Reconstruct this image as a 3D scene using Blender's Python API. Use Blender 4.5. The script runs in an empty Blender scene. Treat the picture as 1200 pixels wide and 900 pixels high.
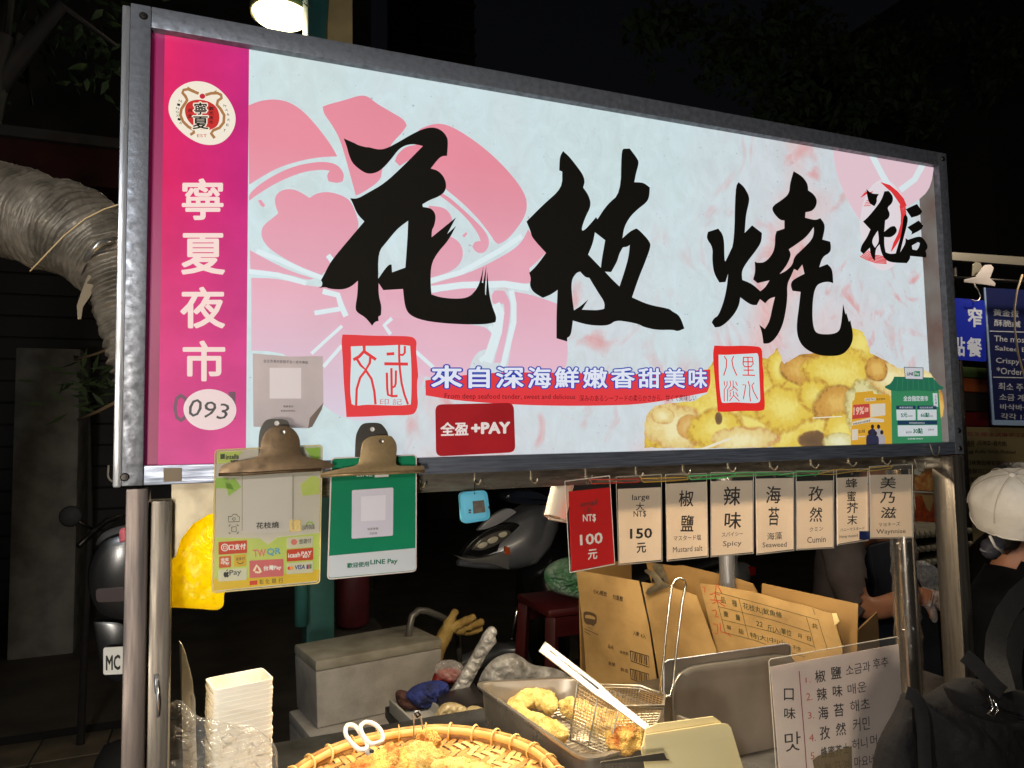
import bpy, bmesh, math, random
from mathutils import Vector, Matrix
random.seed(7)
SC = bpy.context.scene
COL = SC.collection
# ------------------------------------------------------------------ camera
ROT = Matrix(((0.92638362, -0.37618719, -0.01722161),
              (-0.00974977, -0.06967532, 0.99752208),
              (-0.37645495, -0.92392021, -0.06821381)))      # world -> camera
EYE = Vector((0.11626201, -1.07906067, 1.56))
F = 848.0
cam_d = bpy.data.cameras.new('camera')
cam_d.sensor_width = 36.0
cam_d.lens = F / 1200.0 * 36.0
cam_d.clip_start = 0.02
cam_d.clip_end = 500
cam = bpy.data.objects.new('camera', cam_d)
COL.objects.link(cam)
cam.matrix_world = Matrix.Translation(EYE) @ ROT.transposed().to_4x4()
SC.camera = cam
SC.view_settings.view_transform = 'Standard'
SC.view_settings.look = 'None'
SC.view_settings.exposure = 0.0
SC.view_settings.gamma = 1.0
# ------------------------------------------------------------------ night sky
W = bpy.data.worlds.new('World')
SC.world = W
W.use_nodes = True
nt = W.node_tree
bg = nt.nodes['Background']
sky = nt.nodes.new('ShaderNodeTexSky')
sky.sky_type = 'NISHITA'
sky.sun_disc = False
sky.sun_elevation = math.radians(-3.0)
sky.sun_rotation = math.radians(150)
nt.links.new(sky.outputs[0], bg.inputs[0])
bg.inputs[1].default_value = 0.05

def lamp(name, loc, power, color, size=0.1, parent=None, kind='POINT', rot=None, size_y=None):
    d = bpy.data.lights.new(name, kind)
    d.energy = power
    d.color = color
    if kind == 'POINT':
        d.shadow_soft_size = size
    elif kind == 'AREA':
        d.size = size
        if size_y:
            d.shape = 'RECTANGLE'; d.size_y = size_y
    elif kind == 'SPOT':
        d.shadow_soft_size = size
    o = bpy.data.objects.new(name, d)
    COL.objects.link(o)
    if parent is not None:
        o.parent = parent
        o.location = Vector(loc) - WL.get(parent.name, Vector())
    else:
        o.location = loc
    if rot: o.rotation_euler = rot
    return o
# ------------------------------------------------------------------ pixel rays -> real places
def ray(u, v):
    return ROT.transposed() @ Vector(((u - 600) / F, -(v - 450) / F, -1.0))
def at(u, v, Y):
    d = ray(u, v); return EYE + d * ((Y - EYE.y) / d.y)
def atz(u, v, Z):
    d = ray(u, v); return EYE + d * ((Z - EYE.z) / d.z)
def atx(u, v, X):
    d = ray(u, v); return EYE + d * ((X - EYE.x) / d.x)
class Plane:
    """a real plane in the scene; n points at the viewer side"""
    def __init__(s, p, n):
        s.p = Vector(p); s.n = Vector(n).normalized()
        if s.n.dot(EYE - s.p) < 0: s.n = -s.n
    def px(s, u, v, off=0.0):
        d = ray(u, v); p = s.p + s.n * off
        return EYE + d * ((p - EYE).dot(s.n) / d.dot(s.n))
    @staticmethod
    def through(a, b, c):
        return Plane(a, (b - a).cross(c - a))
# ------------------------------------------------------------------ objects
WL = {}
def props(o, label=None, cat=None, group=None, kind=None):
    if label: o['label'] = label
    if cat: o['category'] = cat
    if group: o['group'] = group
    if kind: o['kind'] = kind
    return o
def root(name, label, cat, loc, group=None):
    o = bpy.data.objects.new(name, None)
    o.empty_display_size = 0.05
    COL.objects.link(o)
    o.location = loc
    WL[o.name] = Vector(loc)
    return props(o, label, cat, group)
def link(name, me, m, parent, smooth=False):
    w = WL.get(parent.name, Vector()) if parent is not None else Vector()
    if w.length > 0:
        me.transform(Matrix.Translation(-w))
    if m is not None:
        for k in (m if isinstance(m, (list, tuple)) else [m]):
            me.materials.append(k)
    if smooth:
        me.polygons.foreach_set('use_smooth', [True] * len(me.polygons))
    o = bpy.data.objects.new(name, me)
    COL.objects.link(o)
    if parent is not None:
        o.parent = parent
        WL[o.name] = w
    else:
        WL[o.name] = Vector()
    return o
def autosmooth(o, deg=40):
    me = o.data
    me.polygons.foreach_set('use_smooth', [True] * len(me.polygons))
    try: me.set_sharp_from_angle(angle=math.radians(deg))
    except Exception: pass
    return o
class MB:
    def __init__(s): s.v = []; s.f = []; s.mi = []
    def add(s, vs, fs, mi=0):
        b = len(s.v); s.v += [tuple(x) for x in vs]
        s.f += [tuple(b + i for i in f) for f in fs]; s.mi += [mi] * len(fs)
        return s
    def box(s, c, d, M=None, mi=0):
        c = Vector(c); hx, hy, hz = d[0] / 2, d[1] / 2, d[2] / 2
        vs = []
        for x in (-hx, hx):
            for y in (-hy, hy):
                for z in (-hz, hz):
                    p = Vector((x, y, z))
                    if M is not None: p = M @ p
                    vs.append(p + c)
        s.add(vs, [(0, 1, 3, 2), (4, 6, 7, 5), (0, 4, 5, 1), (2, 3, 7, 6), (0, 2, 6, 4), (1, 5, 7, 3)], mi)
        return s
    def bb(s, x0, x1, y0, y1, z0, z1, mi=0):
        return s.box(((x0 + x1) / 2, (y0 + y1) / 2, (z0 + z1) / 2), (abs(x1 - x0), abs(y1 - y0), abs(z1 - z0)), mi=mi)
    def slab(s, pts, n, t, mi=0):
        """prism: outline pts (3-D), pushed back by n*t"""
        k = len(pts); n = Vector(n)
        vs = [Vector(p) for p in pts] + [Vector(p) + n * t for p in pts]
        fs = [tuple(range(k)), tuple(range(2 * k - 1, k - 1, -1))]
        fs += [(i, (i + 1) % k, k + (i + 1) % k, k + i) for i in range(k)]
        s.add(vs, [f[::-1] for f in fs], mi); return s
    def tube(s, pts, r, seg=8, cap=True, mi=0, closed=False, flat=1.0):
        pts = [Vector(p) for p in pts]; n = len(pts)
        rs = r if isinstance(r, (list, tuple)) else [r] * n
        b = len(s.v); prev = None
        for i, p in enumerate(pts):
            if closed: t = pts[(i + 1) % n] - pts[i - 1]
            else: t = pts[min(i + 1, n - 1)] - pts[max(i - 1, 0)]
            t = t.normalized() if t.length > 1e-9 else Vector((0, 0, 1))
            if prev is None:
                a = Vector((0, 0, 1)) if abs(t.z) < 0.9 else Vector((1, 0, 0))
                u = t.cross(a).normalized()
            else:
                u = (prev - t * prev.dot(t))
                u = u.normalized() if u.length > 1e-6 else t.orthogonal().normalized()
            prev = u; w = t.cross(u)
            for k in range(seg):
                an = 2 * math.pi * k / seg
                s.v.append(tuple(p + u * (rs[i] * math.cos(an)) + w * (rs[i] * flat * math.sin(an))))
        m = n if closed else n - 1
        for i in range(m):
            j = (i + 1) % n
            for k in range(seg):
                l = (k + 1) % seg
                s.f.append((b + i * seg + k, b + i * seg + l, b + j * seg + l, b + j * seg + k)); s.mi.append(mi)
        if cap and not closed:
            s.f.append(tuple(b + k for k in reversed(range(seg)))); s.mi.append(mi)
            s.f.append(tuple(b + (n - 1) * seg + k for k in range(seg))); s.mi.append(mi)
        return s
    def lathe(s, prof, c, seg=24, mi=0, M=None):
        b = len(s.v); n = len(prof); c = Vector(c)
        for (r, z) in prof:
            for k in range(seg):
                a = 2 * math.pi * k / seg
                p = Vector((r * math.cos(a), r * math.sin(a), z))
                if M is not None: p = M @ p
                s.v.append(tuple(p + c))
        for i in range(n - 1):
            for k in range(seg):
                l = (k + 1) % seg
                s.f.append((b + i * seg + k, b + i * seg + l, b + (i + 1) * seg + l, b + (i + 1) * seg + k)); s.mi.append(mi)
        return s
    def build(s, name, m, parent=None, smooth=False, bevel=0.0, auto=0):
        me = bpy.data.meshes.new(name)
        me.from_pydata(s.v, [], s.f)
        if any(s.mi): me.polygons.foreach_set('material_index', s.mi)
        if bevel:
            bm = bmesh.new(); bm.from_mesh(me)
            bmesh.ops.recalc_face_normals(bm, faces=bm.faces)
            es = [e for e in bm.edges if len(e.link_faces) == 2 and e.calc_face_angle(0) > 0.5]
            bmesh.ops.bevel(bm, geom=es, offset=bevel, segments=2, affect='EDGES', profile=0.6)
            bm.to_mesh(me); bm.free()
        me.validate()
        o = link(name, me, m, parent, smooth)
        if auto or bevel: autosmooth(o, auto or 40)
        return o
def organic(name, pts, rads, m, parent, sub=2, edges=None, disp=0.0, dscale=20.0, flat=None):
    """one continuous body grown with a skin modifier over a skeleton"""
    me = bpy.data.meshes.new(name)
    if edges is None: edges = [(i, i + 1) for i in range(len(pts) - 1)]
    me.from_pydata([tuple(p) for p in pts], edges, [])
    o = bpy.data.objects.new(name, me); COL.objects.link(o)
    sk = o.modifiers.new('skin', 'SKIN'); sk.use_smooth_shade = True
    for i, sv in enumerate(me.skin_vertices[0].data):
        r = rads[i]
        sv.radius = (r, r) if not isinstance(r, (tuple, list)) else r
        sv.use_root = (i == 0)
    ss = o.modifiers.new('sub', 'SUBSURF'); ss.levels = sub; ss.render_levels = sub
    dg = bpy.context.evaluated_depsgraph_get()
    me2 = bpy.data.meshes.new_from_object(o.evaluated_get(dg))
    bpy.data.objects.remove(o); bpy.data.meshes.remove(me)
    if disp:
        from mathutils import noise
        me2.calc_loop_triangles()
        no = [v.normal.copy() for v in me2.vertices]
        for v, n_ in zip(me2.vertices, no):
            v.co += n_ * (noise.fractal(v.co * dscale, 0.8, 2.2, 4) * disp)
    me2.name = name
    return link(name, me2, m, parent, True)
# ------------------------------------------------------------------ flat print
def earcurve(loops):
    """2-D filled shape (even-odd) -> list of verts, faces"""
    cu = bpy.data.curves.new('fill', 'CURVE'); cu.dimensions = '2D'; cu.fill_mode = 'BOTH'
    for lp in loops:
        sp = cu.splines.new('POLY'); sp.points.add(len(lp) - 1)
        for p, q in zip(sp.points, lp): p.co = (q[0], q[1], 0, 1)
        sp.use_cyclic_u = True
    o = bpy.data.objects.new('fill', cu); COL.objects.link(o)
    dg = bpy.context.evaluated_depsgraph_get()
    me = bpy.data.meshes.new_from_object(o.evaluated_get(dg))
    vs = [(v.co.x, v.co.y) for v in me.vertices]; fs = [tuple(p.vertices) for p in me.polygons]
    bpy.data.objects.remove(o); bpy.data.curves.remove(cu); bpy.data.meshes.remove(me)
    return vs, fs
def soften(lp, keep=52):
    """corner-cutting that keeps the corners which are sharp in the print"""
    P = [Vector(p) for p in lp]
    K = []
    n = len(P)
    for i in range(n):
        d1, d2 = P[i] - P[i - 1], P[(i + 1) % n] - P[i]
        K.append(d1.length < 1e-6 or d2.length < 1e-6 or math.degrees(d1.angle(d2)) > keep)
    for _ in range(2 if n < 160 else 1):
        Q, L = [], []; n = len(P)
        for i in range(n):
            a_, b_, c_ = P[i - 1], P[i], P[(i + 1) % n]
            if K[i]: Q.append(b_); L.append(True)
            else: Q += [b_ * .75 + a_ * .25, b_ * .75 + c_ * .25]; L += [False, False]
        P, K = Q, L
    return [tuple(p) for p in P]
def ragged(lp, amp=6.0, step=14.0, seed=1):
    """crumbly outline for printed batter"""
    from mathutils import noise
    out = []; n = len(lp)
    for i in range(n):
        a_, b_ = Vector(lp[i]), Vector(lp[(i + 1) % n]); k = max(1, int((b_ - a_).length / step)); d = (b_ - a_); nn = Vector((-d.y, d.x)).normalized() if d.length else d
        for j in range(k):
            p = a_ + d * (j / k); h = noise.noise(Vector((p.x * .07, p.y * .07, seed))) * amp + noise.noise(Vector((p.x * .2, p.y * .2, seed + 5))) * amp * .5
            out.append(tuple(p + nn * h))
    return out
def shape(name, loops, pl, off, m, parent, soft=True, z=None):
    """print a pixel-traced outline on plane pl. z=(x0,y0,scale) when traced in an enlargement"""
    if z: loops = [[(z[0] + p[0] / z[2], z[1] + p[1] / z[2]) for p in lp] for lp in loops]
    if soft: loops = [soften(lp) for lp in loops]
    vs, fs = earcurve([[(u, -v) for u, v in lp] for lp in loops])
    me = bpy.data.meshes.new(name)
    me.from_pydata([tuple(pl.px(u, -v, off)) for u, v in vs], [], fs)
    return link(name, me, m, parent)
def ribbon(name, lines, pl, off, m, parent, z=None, width=2.0):
    """brush or pen strokes: each line is (points, width px)"""
    if len(lines) > 1 and name in ('petal_vein', 'print_scratch'):
        for i, ln in enumerate(lines): o = ribbon(name, [ln], pl, off + .00002 * i, m, parent, z, width)
        return o
    mb = MB(); k = 0
    for ln in lines:
        pts, w = (ln if isinstance(ln, tuple) and isinstance(ln[0], list) else (ln, width))
        if z:
            pts = [(z[0] + p[0] / z[2], z[1] + p[1] / z[2]) for p in pts]; w = w / z[2]
        o_ = off + 0.00002 * k; k += 1
        P = [Vector(p) for p in pts]
        L = []; Rr = []
        for i, p in enumerate(P):
            t = (P[min(i + 1, len(P) - 1)] - P[max(i - 1, 0)]); t = t.normalized() if t.length else Vector((1, 0))
            nrm = Vector((-t.y, t.x)) * w / 2
            if i == 0: p = p - t * w * .2
            if i == len(P) - 1: p = p + t * w * .2
            L.append(p + nrm); Rr.append(p - nrm)
        vs = [pl.px(q.x, q.y, o_) for q in L] + [pl.px(q.x, q.y, o_) for q in Rr]
        n = len(P)
        mb.add(vs, [(i, i + 1, n + i + 1, n + i) for i in range(n - 1)])
    return mb.build(name, m, parent)
def blocks(name, quads, pl, off, m, parent, z=None):
    mb = MB()
    for q in quads:
        if len(q) == 4 and not hasattr(q[0], '__len__'):
            u0, v0, u1, v1 = q; q = [(u0, v0), (u1, v0), (u1, v1), (u0, v1)]
        if z: q = [(z[0] + p[0] / z[2], z[1] + p[1] / z[2]) for p in q]
        mb.add([pl.px(u, v, off) for u, v in q], [tuple(range(len(q)))])
    return mb.build(name, m, parent)
TC = {}
def glyphs(body, bold=0.0, shear=0.0):
    key = (body, bold, shear)
    if key in TC: return TC[key]
    cu = bpy.data.curves.new('txt', 'FONT'); cu.body = body; cu.offset = bold; cu.shear = shear
    cu.resolution_u = 2; cu.space_line = 1.0
    o = bpy.data.objects.new('txt', cu); COL.objects.link(o)
    dg = bpy.context.evaluated_depsgraph_get()
    me = bpy.data.meshes.new_from_object(o.evaluated_get(dg))
    vs = [(v.co.x, v.co.y) for v in me.vertices]; fs = [tuple(p.vertices) for p in me.polygons]
    bpy.data.objects.remove(o); bpy.data.curves.remove(cu); bpy.data.meshes.remove(me)
    xs = [p[0] for p in vs]; ys = [p[1] for p in vs]
    bx = (min(xs), max(xs), min(ys), max(ys)) if vs else (0, 1, 0, 1)
    TC[key] = (vs, fs, bx); return TC[key]
def text(items, pl, off, m, parent, name='lettering', bold=0.0, shear=0.0, z=None, grow=0.0):
    """items: (string, quad) with quad = (u0,v0,u1,v1) or four pixel corners TL TR BR BL; the string fills the quad.
    bold = extra stroke half-width in em; grow is how much of it spills outside the quad"""
    mb = MB()
    for body, q in items:
        if len(q) == 4 and not hasattr(q[0], '__len__'):
            u0, v0, u1, v1 = q; q = [(u0, v0), (u1, v0), (u1, v1), (u0, v1)]
        if z: q = [(z[0] + p[0] / z[2], z[1] + p[1] / z[2]) for p in q]
        tl, tr, br, bl = [pl.px(u, v, off) for u, v in q]
        vs, fs, bx = glyphs(body, 0.0, shear)
        ins = max(bold - grow, 0.0)
        x0, x1, y0, y1 = bx[0] - ins, bx[1] + ins, bx[2] - ins, bx[3] + ins
        w = max(x1 - x0, 1e-6); h = max(y1 - y0, 1e-6)
        offs = [(0, 0)]
        if bold > 0:
            n = 6 if bold < .04 else 10
            offs = [(bold * math.cos(2 * math.pi * i / n), bold * math.sin(2 * math.pi * i / n)) for i in range(n)]
        for k, (dx, dy) in enumerate(offs):
            out = []
            for x, y in vs:
                s_ = (x + dx - x0) / w; t_ = (y1 - y - dy) / h
                out.append((tl * (1 - s_) + tr * s_) * (1 - t_) + (bl * (1 - s_) + br * s_) * t_ + pl.n * (0.00001 * k))
            mb.add(out, fs)
    return mb.build(name, m, parent)
# ------------------------------------------------------------------ materials
def lin(c):
    return tuple(((x / 255) / 12.92 if x / 255 <= 0.04045 else (((x / 255) + 0.055) / 1.055) ** 2.4) for x in c[:3]) + (1.0,)
MATS = {}
def mat(name, col, rough=0.6, metal=0.0, emit=0.0, col2=None, scale=8.0, bump=0.0, bscale=None, alpha=1.0,
        trans=0.0, spec=0.5, coat=0.0, stretch=None, detail=4.0, lo=0.35, hi=0.65, sss=0.0, ecol=None, rvar=0.0, translucent=0.0, base_dim=1.0):
    if name in MATS: return MATS[name]
    m = bpy.data.materials.new(name); m.use_nodes = True; MATS[name] = m
    n = m.node_tree; b = n.nodes['Principled BSDF']; L = n.links.new
    c = lin(col)
    bc = tuple(x * base_dim for x in c[:3]) + (1,)
    b.inputs['Base Color'].default_value = bc
    b.inputs['Roughness'].default_value = rough
    b.inputs['Metallic'].default_value = metal
    b.inputs['Specular IOR Level'].default_value = spec
    b.inputs['Coat Weight'].default_value = coat
    b.inputs['Coat Roughness'].default_value = 0.15
    b.inputs['Alpha'].default_value = alpha
    b.inputs['Transmission Weight'].default_value = trans
    if sss:
        b.inputs['Subsurface Weight'].default_value = sss
        b.inputs['Subsurface Radius'].default_value = (0.02, 0.008, 0.003)
        b.inputs['Subsurface Scale'].default_value = 0.5
    if emit:
        b.inputs['Emission Color'].default_value = lin(ecol or col)
        b.inputs['Emission Strength'].default_value = emit
    if col2 or bump or rvar:
        tc = n.nodes.new('ShaderNodeTexCoord'); mp = n.nodes.new('ShaderNodeMapping')
        if stretch: mp.inputs['Scale'].default_value = stretch
        L(tc.outputs['Object'], mp.inputs[0])
        no = n.nodes.new('ShaderNodeTexNoise'); no.inputs['Scale'].default_value = scale
        no.inputs['Detail'].default_value = detail; L(mp.outputs[0], no.inputs['Vector'])
        if col2:
            r = n.nodes.new('ShaderNodeValToRGB'); L(no.outputs['Fac'], r.inputs[0])
            r.color_ramp.elements[0].position = lo; r.color_ramp.elements[1].position = hi
            r.color_ramp.elements[0].color = c; r.color_ramp.elements[1].color = lin(col2)
            if base_dim != 1.0:
                mx = n.nodes.new('ShaderNodeMix'); mx.data_type = 'RGBA'; mx.blend_type = 'MULTIPLY'
                mx.inputs[0].default_value = 1; L(r.outputs[0], mx.inputs[6]); mx.inputs[7].default_value = (base_dim,) * 3 + (1,)
                L(mx.outputs[2], b.inputs['Base Color'])
            else: L(r.outputs[0], b.inputs['Base Color'])
            if emit and not ecol: L(r.outputs[0], b.inputs['Emission Color'])
        if rvar:
            mr = n.nodes.new('ShaderNodeMapRange'); L(no.outputs['Fac'], mr.inputs[0])
            mr.inputs['From Min'].default_value = .3; mr.inputs['From Max'].default_value = .7
            mr.inputs['To Min'].default_value = max(0.02, rough - rvar); mr.inputs['To Max'].default_value = min(1, rough + rvar)
            L(mr.outputs[0], b.inputs['Roughness'])
        if bump:
            n2 = no
            if bscale:
                n2 = n.nodes.new('ShaderNodeTexNoise'); n2.inputs['Scale'].default_value = bscale
                n2.inputs['Detail'].default_value = detail; L(mp.outputs[0], n2.inputs['Vector'])
            bp = n.nodes.new('ShaderNodeBump'); bp.inputs['Strength'].default_value = bump
            bp.inputs['Distance'].default_value = 0.01
            L(n2.outputs['Fac'], bp.inputs['Height']); L(bp.outputs[0], b.inputs['Normal'])
    if translucent:
        out = n.nodes['Material Output']; tr = n.nodes.new('ShaderNodeBsdfTranslucent')
        tr.inputs[0].default_value = c; ms = n.nodes.new('ShaderNodeMixShader'); ms.inputs[0].default_value = translucent
        L(b.outputs[0], ms.inputs[1]); L(tr.outputs[0], ms.inputs[2]); L(ms.outputs[0], out.inputs[0])
    return m
def film(name, col=(255, 255, 255), a=0.12, rough=0.08, bump=0.0, bscale=30.0, tint=1.0):
    """thin clear plastic: mostly see-through with glossy glints"""
    if name in MATS: return MATS[name]
    m = bpy.data.materials.new(name); m.use_nodes = True; MATS[name] = m
    n = m.node_tree; b = n.nodes['Principled BSDF']; L = n.links.new; out = n.nodes['Material Output']
    b.inputs['Base Color'].default_value = lin(col); b.inputs['Roughness'].default_value = .6
    b.inputs['Specular IOR Level'].default_value = 0.5
    gl = n.nodes.new('ShaderNodeBsdfGlossy'); gl.inputs['Roughness'].default_value = rough
    fr = n.nodes.new('ShaderNodeMath'); fr.operation = 'POWER'; fr.inputs[1].default_value = 4.0
    fs = n.nodes.new('ShaderNodeMath'); fs.operation = 'MULTIPLY_ADD'; fs.inputs[1].default_value = .6; fs.inputs[2].default_value = .035
    lf = n.nodes.new('ShaderNodeLayerWeight'); lf.inputs[0].default_value = .5
    L(lf.outputs['Facing'], fr.inputs[0]); L(fr.outputs[0], fs.inputs[0])
    m0 = n.nodes.new('ShaderNodeMixShader')
    tr = n.nodes.new('ShaderNodeBsdfTransparent'); tr.inputs[0].default_value = lin(tuple(255 - (255 - c) * (1 - a) * .3 for c in col))
    lw = n.nodes.new('ShaderNodeLayerWeight'); lw.inputs[0].default_value = 0.35
    mr = n.nodes.new('ShaderNodeMapRange'); L(lw.outputs['Facing'], mr.inputs[0])
    mr.inputs['To Min'].default_value = a * .4; mr.inputs['To Max'].default_value = min(1, a * 2.2)
    ms = n.nodes.new('ShaderNodeMixShader'); L(mr.outputs[0], ms.inputs[0])
    L(tr.outputs[0], ms.inputs[1]); L(b.outputs[0], ms.inputs[2])
    L(fs.outputs[0], m0.inputs[0]); L(ms.outputs[0], m0.inputs[1]); L(gl.outputs[0], m0.inputs[2]); L(m0.outputs[0], out.inputs[0])
    if bump:
        tc = n.nodes.new('ShaderNodeTexCoord'); no = n.nodes.new('ShaderNodeTexNoise'); no.inputs['Scale'].default_value = bscale
        no.inputs['Distortion'].default_value = 1.5
        L(tc.outputs['Object'], no.inputs['Vector']); bp = n.nodes.new('ShaderNodeBump'); bp.inputs['Strength'].default_value = bump
        bp.inputs['Distance'].default_value = 0.02
        L(no.outputs['Fac'], bp.inputs['Height']); L(bp.outputs[0], b.inputs['Normal']); L(bp.outputs[0], lw.inputs['Normal']); L(bp.outputs[0], gl.inputs['Normal']); L(bp.outputs[0], lf.inputs['Normal'])
    return m
steel = mat('brushed_steel', (186, 186, 188), 0.34, 0.7, col2=(140, 140, 142), scale=5, stretch=(60, 60, 3), rvar=0.1, bump=0.05)
steel_h = mat('brushed_steel_bar', (132, 138, 152), 0.38, 0.6, col2=(92, 97, 110), scale=5, stretch=(3, 60, 60), rvar=0.1, bump=0.05)
dirty_steel = mat('weathered_steel', (124, 127, 134), 0.45, 0.5, col2=(92, 93, 98), scale=95, rvar=0.14, bump=0.08, detail=10, lo=.3, hi=.7)
dark_metal = mat('dark_metal', (60, 55, 52), 0.4, 0.8, col2=(38, 35, 34), scale=25)
zinc = mat('galvanised_wire', (190, 182, 165), 0.35, 0.9)
brass = mat('aged_brass', (182, 156, 114), 0.42, 0.6, col2=(154, 130, 94), scale=60, detail=10, bump=0.03, rvar=0.12)
bronze = mat('tarnished_bronze', (124, 102, 76), 0.45, 0.65, col2=(98, 80, 60), scale=60, detail=10, bump=0.04, rvar=0.12)
black_ink = mat('black_ink', (22, 20, 18), 0.35)
# ================================================================== THE LIGHTBOX SIGN
SX, SZ, SH = 1.60, 1.4996, 0.66
YP = 0.014                                  # face of the printed panel, behind the frame face
sign = root('lightbox_sign', 'large backlit shop sign with black brush characters, pink flower and magenta end column', 'sign', (0, 0, SZ))
PL = Plane((0, YP, SZ), (0, -1, 0))
EM = 0.90
def lit(name, c, **k):
    return mat(name, c, 0.2, 0, emit=EM, base_dim=0.16, spec=0.25, **k)
# frame (steel box section, pieces butted)
fw = 0.026
MB().bb(fw, SX - fw, 0, 0.10, SZ + SH - 0.030, SZ + SH).build('frame_bar', dirty_steel, sign, bevel=0.0015)
MB().bb(fw, SX - fw, 0, 0.05, SZ, SZ + 0.026).build('frame_bar', steel_h, sign, bevel=0.0015)
MB().bb(0, fw - .0005, 0, 0.10, SZ, SZ + SH).build('frame_bar', dirty_steel, sign, bevel=0.0015)
MB().bb(SX - fw + .0005, SX, 0, 0.10, SZ, SZ + SH).build('frame_bar', dirty_steel, sign, bevel=0.0015)
MB().bb(-0.011, -0.0005, 0.006, 0.10, SZ - 0.002, SZ + SH - 0.001).build('edge_trim', steel, sign, bevel=0.003)
MB().bb(fw, SX - fw, 0.088, 0.10, SZ + .03, SZ + SH - .03).build('back_plate', mat('back_sheet', (150, 150, 150), .5, .5), sign)
for (x, z) in ((0.016, SZ + SH - 0.016), (0.004, SZ + 0.012), (SX - .013, SZ + .012), (SX - .013, SZ + SH - .014), (SX - .013, SZ + .05)):
    b = MB().lathe([(0, -.003), (.004, -.0028), (.0055, -.001), (.0055, .001)], (x, 0, z), 14, M=Matrix.Rotation(-math.pi / 2, 3, 'X'))
    b.lathe([(.0, -.0045), (.0022, -.0045), (.0022, -.002)], (x, 0, z), 6, M=Matrix.Rotation(-math.pi / 2, 3, 'X'))
    for i in range(len(b.v)):
        v = b.v[i]; b.v[i] = (v[0], -abs(v[1]) - 0.0002, v[2])
    b.build('screw', dark_metal, sign)
# magnet / tape pads on the frame
MB().bb(0.205 - .155, 0.072, -0.0012, 0, SZ + .004, SZ + .022).build('tape_pad', mat('brown_tape', (128, 112, 92), .7), sign)
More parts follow.
